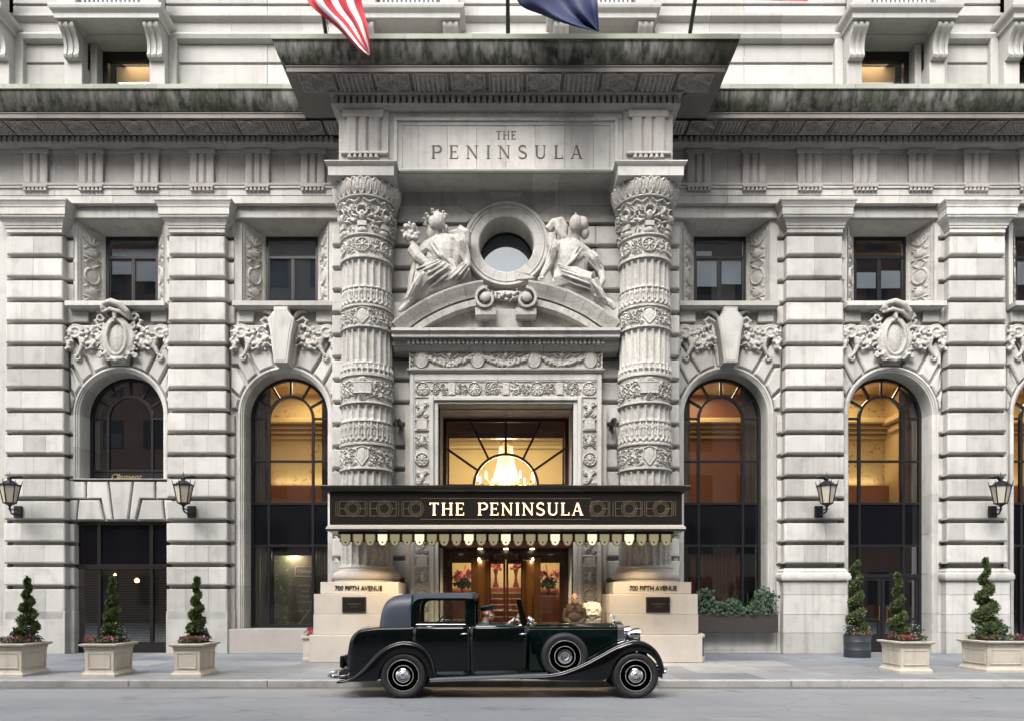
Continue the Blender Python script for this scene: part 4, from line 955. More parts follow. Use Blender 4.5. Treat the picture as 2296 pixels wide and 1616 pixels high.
def band(z0, z1, kind, seed):
    r = rad((z0+z1)/2); h = HF(r*SPAN, z1-z0, .0155); rg = random.Random(seed); w, H_ = h.w, h.h; c = w/2
    if kind == 'shield':      # scrollwork round a plain shield
        h.arab(0, w, .04, H_-.04, 12, .05, rg); h.A *= 1
        sl = h.win(c-.2, c+.2, .03, H_-.03); h.A[sl] = .01
        P = [(c-.14, H_*.80), (c-.15, H_*.45), (c, H_*.12), (c+.15, H_*.45), (c+.14, H_*.80), (c, H_*.88), (c-.14, H_*.80)]; h.stroke(P, .02, .05); h.dome(c, H_*.5, .13, H_*.36, .045, .3)
        for s in (-1, 1): h.spiral(c+s*.20, H_*.78, .05, 1.3, s, 0, .016, .05); h.spiral(c+s*.19, H_*.2, .05, 1.3, -s, 0, .016, .05)
        h.edge(.035, .055, True)
    elif kind == 'plaque':    # oblong plaque between scrolls
        h.arab(0, w, .03, H_-.03, 13, .05, rg); sl = h.win(c-.20, c+.20, H_*.36, H_*.72); h.A[sl] = .05
        h.stroke([(c-.21, H_*.35), (c+.21, H_*.35), (c+.21, H_*.73), (c-.21, H_*.73), (c-.21, H_*.35)], .018, .065); h.dome(c, H_*.85, .10, .06, .05); h.rosette(c, H_*.2, .08, .05, 6); h.edge(.03, .05, True)
    elif kind == 'pendant':   # drops and tassels hanging from a fillet
        n = 16
        for k in range(n):
            x = w*(k+.5)/n; h.stroke([(x, H_*.95), (x, H_*.30)], [.03, .02], .04); h.dome(x, H_*.24, .035, .05, .05); h.leaf(x, H_*.6, radians(60), .12, .02, .035); h.leaf(x, H_*.6, radians(120), .12, .02, .035); h.dome(x, H_*.80, .045, .05, .045)
            h.stroke([(x, H_*.28), (x+w/n*.5, H_*.10), (x+w/n, H_*.28)], .016, .035)
        for k in range(n+1): x = w*k/n; h.stroke([(x, H_*.95), (x, H_*.45)], .014, .03); h.dome(x, H_*.4, .022, .03, .04)
        h.edge(.03, .045, True)
    elif kind == 'fleur':     # standing leaves
        n = 17
        for k in range(n):
            x = w*(k+.5)/n; h.leaf(x, .0, pi/2, H_*1.0, .035, .05)
            for s in (-1, 1): h.spiral(x+s*.04, H_*.55, .035, 1, s, 0, .014, .045)
        h.rect(-1, w+1, -1, .05, .05)
    elif kind == 'rosette':
        h.arab(0, w, .05, H_-.03, 13, .05, rg)
        for dx in (-.62, 0, .62): sl = h.win(c+dx-.18, c+dx+.18, 0, H_); h.A[sl] *= .2; h.rosette(c+dx, H_*.53, .17, .06, 8)
        h.rect(-1, w+1, -1, .055, .06)
    return cyl('carved_band', h, lambda z: rad(z)-.012, z0)
def capital_neck(z0, z1):
    rf = lambda z: .60+.09*max(0, (z-z0)/(z1-z0))**2
    h = HF(.68*SPAN, z1-z0, .0155); rg = random.Random(5); w, H_ = h.w, h.h; c = w/2
    for k in range(-2, 3):
        x = c+k*.62
        # mask under a shell, book-like plaque below, festoon and ribbons to the sides
        h.dome(x, H_*.50, .10, .13, .12); h.dome(x, H_*.54, .045, .05, .15); h.ring(x, H_*.60, .12, .12, .03, .11); h.rect(x-.12, x+.12, H_*.20, H_*.33, .10); h.dome(x, H_*.12, .14, .09, .09)
        for s in (-1, 1):
            h.spiral(x+s*.17, H_*.68, .08, 1.4, s, 0, .024, .10); h.leaf(x+s*.1, H_*.45, radians(90-s*70), .20, .04, .09); h.leaf(x+s*.1, H_*.40, radians(90-s*110), .20, .04, .09)
            h.stroke([(x+s*.05, H_*.92), (x+s*.17, H_*.83), (x+s*.31, H_*.92)], .03, .07)
        h.fruit(x+.2, H_*.12, x+.42, H_*.75, 22, .045, .09, rg)
    h.edge(.03, .05, True)
    return cyl('capital_neck', h, rf, z0), rf
def echinus(z0, z1, r0, r1):
    rf = lambda z: r0+(r1-r0)*sin(pi/2*max(0, min(1, (z-z0)/(z1-z0))))
    h = HF(.74*SPAN, z1-z0, .0155); n = 17; w, H_ = h.w, h.h
    for k in range(n):
        x = w*(k+.5)/n; h.dome(x, H_*.5, w/n*.30, H_*.42, .05, .5); h.ring(x, H_*.52, w/n*.38, H_*.48, .016, .055); h.stroke([(w*k/n, H_*.9), (w*k/n, H_*.1)], [.018, .006], .05)
    return cyl('egg_and_dart', h, rf, z0)
zs = dict(top=12.2, aba=cz(405), ech=cz(441), neck=cz(524), ros=cz(575), f1=cz(641), p1=cz(682), s1=cz(731), f2=cz(812), fl=cz(838), pq=cz(901), f3=cz(941), p2=cz(992), s2=cz(1049), f4=2.42)
neck_me, rfN = capital_neck(zs['neck'], zs['ech'])
segs = [('egg_and_dart', echinus(zs['ech'], zs['aba'], .70, .81)), ('capital_neck', neck_me), ('carved_band', band(zs['ros'], zs['neck'], 'rosette', 1)), ('fluted_drum', flutes(zs['f1'], zs['ros'])),
        ('carved_band', band(zs['p1'], zs['f1'], 'pendant', 2)), ('carved_band', band(zs['s1'], zs['p1'], 'shield', 3)), ('fluted_drum', flutes(zs['f2'], zs['s1'])), ('carved_band', band(zs['fl'], zs['f2'], 'fleur', 4)), ('carved_band', band(zs['pq'], zs['fl'], 'plaque', 5)),
        ('fluted_drum', flutes(zs['f3'], zs['pq'])), ('carved_band', band(zs['p2'], zs['f3'], 'pendant', 6)), ('carved_band', band(zs['s2'], zs['p2'], 'shield', 8)), ('fluted_drum', flutes(zs['f4'], zs['s2']))]
for s in (-1, 1):
    col = group_part('column', hotel, (s*CX, CY, 2.03))
    for nme, me in segs: link(bpy.data.objects.new(nme, me), col, (s*CX, CY, 0))
    for zk in ('ech', 'neck', 'ros', 's1', 'pq', 'p2', 's2'):
        z = zs[zk]; r = (.71 if zk == 'ech' else rad(z)-.005); v, f = lathe_data([(r, -.028), (r+.04, -.022), (r+.055, 0), (r+.04, .022), (r, .028)], (0, 0, z), 48)
        mk('roll_moulding', v, f, M['limed'], col, (s*CX, CY, 0), smooth=True)
    rings('abacus', s*CX-.80, s*CX+.80, 18.28, 19.9, [(-.10, zs['aba']), (-.02, zs['aba']+.02), (.0, zs['aba']+.03), (.0, zs['aba']+.25), (.01, zs['aba']+.26), (.05, zs['aba']+.30), (.075, zs['aba']+.36), (.075, 12.215)], M['lime'], col)
    v, f = lathe_data([(.68, 2.44), (.70, 2.42), (.70, 2.39), (.685, 2.37), (.70, 2.345), (.735, 2.335), (.735, 2.31), (.77, 2.295)]+[(.775+.07*cos(a), 2.19+.10*sin(a)) for a in [radians(80-20*i) for i in range(9)]]+[(.8, 2.06), (.86, 2.05), (.86, 2.03)], (0, 0, 0), 64)
    mk('base', v, [q[::-1] for q in f], M['plinth'], col, (s*CX, CY, 0), smooth=True, sharp=40)
    # pedestal of four courses, each of two or three stones
    pd = group_part('pedestal', hotel, (s*3.5, 17.9, SW)); lv = [2.03, 1.744, 1.262, .772, SW]
    for i, (xi, xo, yf) in enumerate(((2.56, 4.42, 17.90), (2.46, 4.55, 17.80), (2.46, 4.56, 17.79), (2.40, 4.64, 17.72))):
        cut = [xi, xo] if i in (0, 2) else ([xi, 3.45, xo] if i == 1 else [xi, 3.0, xo])
        for j in range(len(cut)-1):
            a, b = sorted((s*cut[j]+(.002 if j else 0)*s, s*cut[j+1])); block('pedestal_stone', a, b, yf, 20.3, lv[i+1]+.003, lv[i]-.003, M['plinth'], pd, .008)
    M.setdefault('letter', plain('bronze_letters', (.035, .026, .018), .4, .5))
    font_text('lettering', '700 FIFTH AVENUE', s*3.53-.02*s, 17.893, 1.828, .158, M['letter'], pd, .006, sx=.86, off=.003)
    M.setdefault('plaque', plain('bronze_plaque', (.045, .035, .028), .42, .4)); px = X(794 if s < 0 else 1474.5, 17.8)
    block('plaque_frame', px-.285, px+.285, 17.775, 17.82, Z(1372, 17.8), Z(1336.5, 17.8), M['plaque'], pd, .01); block('plaque_face', px-.255, px+.255, 17.771, 17.79, Z(1372, 17.8)+.03, Z(1336.5, 17.8)-.03, M['bronze'], pd, .003)
    M.setdefault('platext', plain('plaque_letters', (.22, .19, .15), .4, .6))
    font_text('lettering', 'THE PENINSULA', px, 17.769, 1.49, .045, M['platext'], pd, .001); font_text('lettering', 'NEW YORK', px, 17.769, 1.43, .03, M['platext'], pd, .001)

# ------------------------------------------------------------------ pediment over the door
DF = 19.0                                    # its face
pd = group_part('pediment', hotel, (0, DF, 8))
PC, PR = Z(1016, DF), 380*DF/F               # arc centre and radius
kf = DF/F
Aend, Ain = math.asin(252/380), math.asin(50/380)
PP = [(PR-.72, DWp+.1), (PR-.72, DF+.22), (PR-.50, DF+.20), (PR-.50, DF+.14), (PR-.36, DF+.12), (PR-.34, DF+.02), (PR-.33, DF-.16), (PR-.22, DF-.20), (PR-.20, DF-.22), (PR-.13, DF-.24), (PR-.06, DF-.30), (PR-.03, DF-.31), (PR, DF-.31), (PR, DWp+.1)]
for s in (-1, 1):
    n = 5
    for i in range(n):
        a0, a1 = Ain+(Aend-Ain)*i/n+.0008, Ain+(Aend-Ain)*(i+1)/n-.0008
        path = [(0, PC, s*sin(a0+(a1-a0)*j/6), cos(a0+(a1-a0)*j/6)) for j in range(7)]
        if s < 0: path = path[::-1]
        v = []; f = []; m_ = len(PP)
        for (px, pz, nx, nz) in path: v += [(r*nx, D, pz+r*nz) for (r, D) in PP]
        for q in range(6):
            for k in range(m_): f.append([q*m_+k, q*m_+(k+1) % m_, (q+1)*m_+(k+1) % m_, (q+1)*m_+k])
        f += [list(range(m_))[::-1], [6*m_+k for k in range(m_)]]
        mk('arc_stone', v, [q_[::-1] for q_ in f], M['limed'], pd, smooth=True, sharp=30)
    nd = 27
    for i in range(nd):
        a = Ain+.02+(Aend-Ain-.06)*(i+.5)/nd; r0, r1 = PR-.53, PR-.37; w_ = .042
        c_, s_ = cos(a), s*sin(a); P = [(r*s_+t*c_*s, PC+r*c_-t*s_*s) for r, t in ((r0, -w_), (r1, -w_), (r1, w_), (r0, w_))]
        mk('dentil', *prism_data(P, DF-.13, DF+.22), M['limed'], pd)
    # scroll end
    sc = (s*45*kf, Z(678, DF)); pts = []
    m = MB()
    for i in range(30):
        a = pi/2+.28*i; r = .265-.165*i/30; pts.append((sc[0]-s*r*cos(a)*1.0, sc[1]+r*sin(a)))
    for i in range(29):
        p, q = pts[i], pts[i+1]; d = Vector((q[0]-p[0], q[1]-p[1])).normalized(); nx, nz = -d.y*.035, d.x*.035
        m.prism([(p[0]+nx, p[1]+nz), (q[0]+nx, q[1]+nz), (q[0]-nx, q[1]-nz), (p[0]-nx, p[1]-nz)], DF-.33+.003*i, DWp)
    m.lathe([(.0001, -.40), (.075, -.395), (.11, -.37), (.12, -.33), (.12, .5)], (sc[0], DF, sc[1]), 20, 'Y')
    m.box(sc[0]-.26, sc[0]+.26, DF-.22, DWp, sc[1]-.40, sc[1]-.22, .01)
    m.build('scroll', M['limed'], pd, smooth=True, sharp=35)
    # tympanum panels
    aa = [asin_ for asin_ in [math.asin(x/10) for x in range(0)]]
    P = [(s*.62, Z(744, DF+.2)), (s*2.5, Z(744, DF+.2))]+[(s*(PR-.62)*sin(a), PC+(PR-.62)*cos(a)) for a in [Aend-.05-(Aend-.05-.17)*i/10 for i in range(11)]]
    P = [p for p in P if p[1] >= Z(744, DF+.2)-.001]; P[1] = (s*(PR-.62)*sin(Aend-.12), Z(744, DF+.2))
    P = [(s*.62, Z(744, DF+.2))]+[(s*(PR-.62)*sin(a), max(Z(744, DF+.2), PC+(PR-.62)*cos(a))) for a in [.60-(.60-.16)*i/10 for i in range(11)]]
    stone_poly('tympanum_panel', P, DF+.22, DWp+.2, M['lime'], pd, .02, .01)
MB().box(-2.9, 2.9, DF+.28, DWp+.3, Z(750, DF), Z(668, DF)).build('tympanum', M['lime'], pd)
MB().box(-.42, .42, DF+.10, DWp+.3, Z(748, DF), Z(690, DF), .01).build('tympanum_block', M['lime'], pd)
# leaf swag between the scrolls
rg = random.Random(21); P = [('e', (0, DF+.35, Z(655, DF)), (.62, .2, .16))]
for i in range(60):
    x = rg.uniform(-.85, .85); z = Z(660, DF)+.38*(x*x)+rg.uniform(-.12, .1); P.append(('t', [(x, DF+.15+rg.uniform(0, .08), z), (x+rg.uniform(-.13, .13), DF+.04, z+rg.uniform(-.05, .05))], [.045, .02]))
blob('leaf_swag', P, M['limed'], pd, .02, smooth=1)
# horizontal cornice with dentils
ZH0, ZH1 = Z(785, DF), Z(744, DF)
prof = [(DF-.30, ZH1), (DF-.30, ZH1-.07), (DF-.27, ZH1-.08), (DF-.22, ZH1-.13), (DF-.22, ZH1-.20), (DF-.02, ZH1-.205), (DF-.02, ZH1-.34), (DF+.02, ZH1-.35), (DF+.06, ZH1-.42), (DF+.12, ZH0), (DWp+.3, ZH0), (DWp+.3, ZH1)]
seg_blocks('cornice_stone', prof, -2.86, 2.86, 6, M['lime'], pd)
nd = 44
for i in range(nd):
    x = -2.5+5.0*(i+.5)/nd; block('dentil', x-.036, x+.036, DF-.10, DF+.05, ZH1-.325, ZH1-.215, M['lime'], pd, .004)

# ------------------------------------------------------------------ carved door surround
DD = 19.2
ds = group_part('door_surround', hotel, (0, DD, SW))
kd = DD/F
# frieze with four plain ovals and fruit swags
FW, FH = 432*kd, 41*kd; h = HF(FW, FH, .0155); rg = random.Random(9)
h.edge(.035, .05)
xs = [(945.6-918)*kd, (1071-918)*kd, (1197-918)*kd, (1322.7-918)*kd]
for i, x in enumerate(xs):
    if i < 3:
        xa, xb = x+.17, xs[i+1]-.17; mid = (xa+xb)/2
        for t in range(26):
            u = t/25; xx = xa+(xb-xa)*u; zz = FH*.42-.10*sin(pi*u)+FH*.22*abs(2*u-1)
            for _ in range(3): h.dome(xx+rg.uniform(-.04, .04), zz+rg.uniform(-.05, .05), rg.uniform(.03, .055), rg.uniform(.03, .055), .085)
        h.stroke([(mid, FH*.9), (mid, FH*.62)], .03, .07); h.dome(mid, FH*.74, .07, .06, .08)
        for sg in (-1, 1): h.stroke([(mid, FH*.75), (mid+sg*.18, FH*.86), (mid+sg*.33, FH*.70), (mid+sg*.45, FH*.85)], .022, .05); h.leaf(mid+sg*.1, FH*.6, pi/2-sg*.9, .2, .03, .05)
    h.dome(x, FH/2, .15, .205, .07, .25); h.ring(x, FH/2, .155, .21, .018, .085)
for x0 in (.06, FW-.1):
    for j in range(3): h.spiral(x0+.02, FH*(.25+.25*j), .05, 1.2, 1, j, .015, .05)
mko('carved_frieze', h.plane('carved_frieze', (-FW/2, DD-.02, Z(828, DD)), (1, 0, 0), (0, 0, 1), M['limed']), None, ds)
MB().box(-FW/2, FW/2, DD-.018, DWp+.2, Z(828, DD), ZH0+.02).build('frieze_slab', M['lime'], ds)
rings('ledge', -FW/2, FW/2, DD-.03, 20, [(.0, Z(833, DD)-.03), (.0, Z(833, DD)), (.05, Z(831, DD)), (.06, Z(828, DD)), (.0, Z(828, DD)+.01)], M['lime'], ds)
# frame: outer architrave, carved band, inner moulding
ZTOP = Z(833, DD)-.03; XO, XB0, XB1, XIN = 2.46, 2.345, 1.95, 1.735; ZB1, ZB0, ZIN = Z(853, DD), Z(888, DD), 6.62
m = MB()
for s in (-1, 1):
    a, b = sorted((s*XB0, s*XO)); m.box(a, b, DD, DWp+.3, SW, ZTOP, .02)
m.box(-XB0, XB0, DD+.002, DWp+.3, ZB1, ZTOP, .02); m.build('outer_architrave', M['lime'], ds)
m = MB()
for s in (-1, 1):
    a, b = sorted((s*1.84, s*XB1)); m.box(a, b, DD-.01, DWp+.3, SW, ZB0, .025); a, b = sorted((s*XIN, s*1.84)); m.box(a, b, DD+.05, DWp+.3, SW, ZB0-.11, .015)
m.box(-1.84, 1.84, DD-.008, DWp+.3, ZB0-.11, ZB0, .025); m.box(-XIN, XIN, DD+.052, DWp+.3, ZIN, ZB0-.11, .012); m.build('inner_architrave', M['lime'], ds)
w_ = XB0*2; hh = ZB1-ZB0; h = HF(w_, hh, .0155); rg = random.Random(4); c = w_/2
for x, kind in ((c-2.13, 'r'), (c-1.38, 'p'), (c-.80, 'r'), (c, 'p'), (c+.80, 'r'), (c+1.38, 'p'), (c+2.13, 'r')):
    if kind == 'r': h.rosette(x, hh/2, .17, .06, 10)
    else: h.rect(x-.085, x+.085, .04, hh-.04, .05); h.dome(x, hh*.8, .05, .03, .065); h.dome(x, hh*.2, .05, .03, .065)
for a, b in ((.45, .85), (1.10, 1.38), (1.78, 2.20), (2.50, 2.92), (3.33, 3.60), (3.85, 4.25)):
    h.arab(a, b, .03, hh-.03, 2, .05, rg)
h.edge(.02, .03)
mko('carved_band', h.plane('carved_band', (-w_/2, DD+.04, ZB0), (1, 0, 0), (0, 0, 1), M['limed']), None, ds)
hz = ZB0-SW; ww = XB0-XB1; h = HF(ww, hz, .0165); z = hz-.10; c = ww/2; i = 0
while z > .4:
    k = i % 4
    if k == 0:       # grotesque mask between scrolls
        for s in (-1, 1): h.spiral(c+s*.09, z-.12, .07, 1.3, s, 0, .02, .06); h.spiral(c+s*.09, z-.36, .06, 1.3, -s, 0, .02, .06); h.leaf(c, z-.2, pi/2-s*.8, .2, .03, .05)
        h.dome(c, z-.24, .07, .11, .08); z -= .50
    elif k == 1: h.rect(c-.14, c+.14, z-.24, z-.02, .055); h.stroke([(c-.16, z), (c+.16, z)], .02, .06); h.stroke([(c-.16, z-.26), (c+.16, z-.26)], .02, .06); z -= .34
    elif k == 2:
        h.arab(.03, ww-.03, z-.42, z, 2, .05, rg); h.dome(c, z-.2, .06, .12, .07); z -= .46
    else: h.rosette(c, z-.2, .17, .06, 10); z -= .44
    i += 1
h.edge(.02, .03)
for s in (-1, 1): mko('carved_strip', h.plane('carved_strip', (s*(XB0+XB1)/2-ww/2, DD+.04, SW), (1, 0, 0), (0, 0, 1), M['limed']), None, ds)
# ashlar between the surround and the columns, deep reveal of the doorway
DDR = 20.85
m = MB(); m.box(-1.80, 1.80, DWp+.2, DDR+.1, ZIN, ZIN+.3); m.build('lintel_soffit', M['lime'], ds)
for s in (-1, 1): a, b = sorted((s*XIN, s*2.6)); MB().box(a, b, DD+.2, DDR+.1, SW, ZIN+.01).build('reveal', M['plinth'], ds)

# fan-shaped window over the canopy
fw = group_part('fan_window', hotel, (0, DDR, 4.4)); fz = Z(1090, DDR); RF = 72*DDR/F; fy = DDR
M['maroon'] = plain('oxblood_frame', (.045, .012, .008), .3)
m = MB(); m.box(-XIN, -XIN+.10, fy-.05, fy+.05, 3.2, ZIN); m.box(XIN-.10, XIN, fy-.05, fy+.05, 3.2, ZIN); m.box(-XIN+.1, XIN-.1, fy-.05, fy+.05, ZIN-.10, ZIN); m.box(-XIN+.1, XIN-.1, fy-.05, fy+.05, fz-.25, fz-.13); m.build('frame', M['maroon'], fw)
m = MB()
for i in range(24):
    a0, a1 = pi*i/24, pi*(i+1)/24; m.prism([((RF-.035)*cos(a0), fz+(RF-.035)*sin(a0)), ((RF+.035)*cos(a0), fz+(RF+.035)*sin(a0)), ((RF+.035)*cos(a1), fz+(RF+.035)*sin(a1)), ((RF-.035)*cos(a1), fz+(RF-.035)*sin(a1))], fy-.045, fy+.045)
m.build('fan_arch', M['maroon'], fw)
ends = [(-XIN+.1, fz+1.05), (-.98, ZIN-.1), (0, ZIN-.1), (.98, ZIN-.1), (XIN-.1, fz+1.05)]
P0 = []
for i, e in enumerate(ends):
    a = radians((150, 122, 90, 58, 30)[i]); p = (RF*cos(a), fz+RF*sin(a)); P0.append(p); d = Vector((e[0]-p[0], e[1]-p[1])).normalized()*.03
    MB().prism([(p[0]-d.y, p[1]+d.x), (e[0]-d.y, e[1]+d.x), (e[0]+d.y, e[1]-d.x), (p[0]+d.y, p[1]-d.x)], fy-.04, fy+.04).build('radial_bar', M['maroon'], fw)
for s in (-1, 1): a, b = sorted((s*RF, s*(XIN-.1))); block('sill_bar', a, b, fy-.03, fy+.03, fz+.02, fz+.07, M['maroon'], fw, .004)
mk('pane', *prism_data([(-XIN+.1, fz-.13), (XIN-.1, fz-.13), (XIN-.1, ZIN-.1), (-XIN+.1, ZIN-.1)], fy-.003, fy+.003), M['glass'], fw)
# ------------------------------------------------------------------ upper storey, seen over the cornice
DU = 20.9
uw = group_part('upper_wall', hotel, (0, DU, 14.8)); at = M['attic']
WINX = [-14.9, -10.65, -2.62, 2.62, 10.65, 14.95]
def clear(x0, x1, half): return all(x1 < w-half or x0 > w+half for w in WINX)
edges = sorted([-17.5]+[w+s*1.18 for w in WINX for s in (-1, 1)]+[17.5])
for r, (z0, z1) in enumerate(((14.75, 16.465), (16.53, 17.03), (17.78, 18.10), (18.165, 19.6))):
    for i in range(0, len(edges), 2):
        a, b = edges[i], edges[i+1]; n = max(1, round((b-a)/2.3))
        for j in range(n): block('wall_stone', a+(b-a)*j/n+.003, a+(b-a)*(j+1)/n-.003, DU, DU+.35, z0, z1, at, uw, .012)
for i in range(0, len(edges), 2): MB().box(edges[i], edges[i+1], DU+.06, 21.6, 14.75, 19.6).build('backing', at, uw)
for i in range(0, len(edges), 2):
    runx_blocks('string_course', [(20.80, 17.78), (20.70, 17.76), (20.70, 17.68), (20.76, 17.62), (20.84, 17.59), (20.85, 17.30), (20.80, 17.28), (20.72, 17.24), (20.70, 17.18), (20.74, 17.08), (20.86, 17.04), (21.3, 17.04), (21.3, 17.78)], edges[i]-.1, edges[i+1]+.1, 2.3, at, uw)
M['warmblind'] = plain('cream_lit_blind', (.50, .40, .27), .9); M['iron'] = plain('pale_iron', (.45, .5, .55), .5)
def console_me():
    prof = [(0, 0), (-.10, .02), (-.13, .08), (-.10, .14), (-.09, .3), (-.13, .45), (-.22, .58), (-.32, .66), (-.36, .72), (-.36, .78), (.35, .78), (.35, 0)]
    m = MB()
    for x0, x1, d in ((-.20, -.12, 0), (-.12, -.04, .03), (-.04, .04, 0), (.04, .12, .03), (.12, .20, 0)):
        q = [(p[0]+(d if p[0] < .2 else 0), p[1]) for p in prof]; n = len(q); v = [(x0, p[0], p[1]) for p in q]+[(x1, p[0], p[1]) for p in q]
        m.add(v, [list(range(n)), [n+i for i in range(n)][::-1]]+[[(i+1) % n, i, n+i, n+(i+1) % n] for i in range(n)])
    return m
for wx in WINX:
    bw = group_part('balcony_window', hotel, (wx, DU, 14.8)); full = abs(wx) > 5
    for s in (-1, 1):
        c = wx+s*1.13
        block('pier', c-.21, c+.21, 20.50, 21.6, 14.8, 16.27, at, bw, .012); block('pier_strip', min(c+s*.2, c+s*.42), max(c+s*.2, c+s*.42), 20.74, 21.6, 14.8, 17.1, at, bw, .012)
        m = console_me(); m.xf(Matrix.Translation((c, 20.45, 16.27))); m.build('console', at, bw, smooth=True, sharp=40)
        rings('console_cap', c-.22, c+.22, 20.12, 21, [(-.02, 17.05), (.0, 17.07), (.02, 17.14), (.06, 17.17), (.06, 17.22)][:4], at, bw)
        a, b = sorted((wx+s*.74, c-s*.21)); block('jamb', a, b, 20.9, 21.6, 14.8, 17.05, at, bw, .01)
    block('head', wx-1.1, wx+1.1, 20.62, 21.6, 17.06, 17.3, at, bw, .01)
    rings('balcony_slab', wx-1.40, wx+1.40, 20.02, 21, [(0, 17.10), (.0, 17.22), (.02, 17.24), (.09, 17.30), (.11, 17.36), (.11, 17.42), (.09, 17.43)], at, bw)
    for s in (-1, 1):
        a, b = sorted((wx+s*.86, wx+s*1.36)); block('balcony_pedestal', a, b, 20.08, 20.5, 17.43, 18.6, at, bw, .02)
    for i in range(13):
        x = wx-.78+1.56*(i+.5)/13; v, f = lathe_data([(.03, 0), (.03, .05), (.018, .08), (.038, .22), (.02, .5), (.03, .55), (.03, .9)], (0, 0, 0), 8)
        if i == 0: v0 = mk('baluster', v, f, M['iron'], bw, (x, 20.2, 17.43), smooth=True).data
        else: link(bpy.data.objects.new('baluster', v0), bw, (x, 20.2, 17.43))
    MB().box(wx-.9, wx+.9, 20.85, 20.9, 17.4, 19.5).build('balcony_door', M['blindm'], bw)
    if full:
        m = MB(); m.box(wx-.76, wx-.60, 21.22, 21.34, 14.8, 17.06); m.box(wx+.60, wx+.76, 21.22, 21.34, 14.8, 17.06); m.box(wx-.60, wx+.60, 21.22, 21.34, 16.80, 17.06); m.build('frame', M['black'], bw)
        mk('pane', *prism_data([(wx-.6, 14.8), (wx+.6, 14.8), (wx+.6, 16.8), (wx-.6, 16.8)], 21.28, 21.286), M['glass'], bw)
        MB().box(wx-.7, wx+.7, 21.9, 21.95, 14.8, 17.1).build('blind', M['warmblind'], bw)
        ld = bpy.data.lights.new('room_lamp', 'AREA'); ld.energy = 4; ld.size = .8; ld.color = (1, .72, .42); lo = bpy.data.objects.new('room_lamp', ld); link(lo, bw, (wx, 21.6, 17.0), (radians(20), 0, 0))

# ------------------------------------------------------------------ ground
M['asphalt'] = None
def asphalt():
    m, t, b, N, L = nodes('asphalt'); g = N('ShaderNodeNewGeometry').outputs['Position']
    c = mixn(t, L, noise(t, L, g, .5, 4), (.195, .205, .222), (.245, .252, .262)); c = mixn(t, L, mul(t, L, noise(t, L, g, 1.0, 4, vec=(.25, 2.2, 1), lo=.45, hi=.75), .5), c, (.145, .153, .168))
    c = mixn(t, L, mul(t, L, noise(t, L, g, 120, 2, lo=.45, hi=.75), .35), c, (.25, .25, .25)); c = mixn(t, L, mul(t, L, noise(t, L, g, 1.0, 4, vec=(.12, .5, 1), lo=.55, hi=.75), .4), c, (.27, .235, .19))
    vo = N('ShaderNodeTexVoronoi'); vo.feature = 'DISTANCE_TO_EDGE'; vo.inputs['Scale'].default_value = .42; wn = N('ShaderNodeTexNoise'); wn.inputs['Scale'].default_value = 2.5; wn.inputs['Detail'].default_value = 5; L(g, wn.inputs['Vector'])
    ad = N('ShaderNodeVectorMath'); ad.operation = 'MULTIPLY_ADD'; ad.inputs[1].default_value = (.5, .5, .5); L(wn.outputs['Color'], ad.inputs[0]); L(g, ad.inputs[2]); L(ad.outputs[0], vo.inputs['Vector'])
    cr = N('ShaderNodeMapRange'); cr.inputs[1].default_value = .010; cr.inputs[2].default_value = .003; L(vo.outputs['Distance'], cr.inputs[0]); c = mixn(t, L, mul(t, L, mul(t, L, cr.outputs[0], noise(t, L, g, .35, 2, lo=.42, hi=.55)), .35), c, (.06, .06, .065))
    c = mixn(t, L, mul(t, L, noise(t, L, g, 1.4, 5, lo=.60, hi=.70), .55), c, (.085, .088, .095))
    L(c, b.inputs['Base Color']); b.inputs['Roughness'].default_value = .62
    n = N('ShaderNodeTexNoise'); n.inputs['Scale'].default_value = 160; n.inputs['Detail'].default_value = 3; L(g, n.inputs['Vector']); bp = N('ShaderNodeBump'); bp.inputs['Strength'].default_value = .5; bp.inputs['Distance'].default_value = .006; L(n.outputs[0], bp.inputs['Height']); L(bp.outputs[0], b.inputs['Normal'])
    return m
def paving(name, c1, c2, st):
    m, t, b, N, L = nodes(name); g = N('ShaderNodeNewGeometry').outputs['Position']; oi = N('ShaderNodeObjectInfo')
    c = mixn(t, L, noise(t, L, g, 1.1, 5), c1, c2); c = mixn(t, L, mul(t, L, noise(t, L, g, 3.2, 5, lo=.50, hi=.68), .6), c, st); c = mixn(t, L, mul(t, L, noise(t, L, g, 26, 2, lo=.68, hi=.72), .6), c, tuple(x*.5 for x in st)); c = mixn(t, L, mul(t, L, noise(t, L, g, .9, 5, lo=.56, hi=.66), .45), c, tuple(x*1.9 for x in st)); c = mixn(t, L, mul(t, L, noise(t, L, g, 90, 2, lo=.5, hi=.8), .25), c, (.3, .3, .3))
    hv = N('ShaderNodeHueSaturation'); mr = N('ShaderNodeMapRange'); mr.inputs[3].default_value = .82; mr.inputs[4].default_value = 1.14; L(oi.outputs['Random'], mr.inputs[0]); L(mr.outputs[0], hv.inputs['Value']); L(c, hv.inputs['Color']); L(hv.outputs[0], b.inputs['Base Color'])
    b.inputs['Roughness'].default_value = .6; return m
M['asphalt'] = asphalt(); M['pave'] = paving('bluestone_paving', (.135, .15, .172), (.18, .19, .205), (.10, .113, .135)); M['pavec'] = paving('concrete_paving', (.21, .213, .22), (.255, .255, .255), (.165, .168, .175)); M['kerb'] = paving('kerb_granite', (.34, .33, .32), (.42, .41, .40), (.20, .19, .18))
KY = 13.9
struct(mk('road', [(-160, -60, 0), (160, -60, 0), (160, KY+.1, 0), (-160, KY+.1, 0)], [[0, 1, 2, 3]], M['asphalt']))
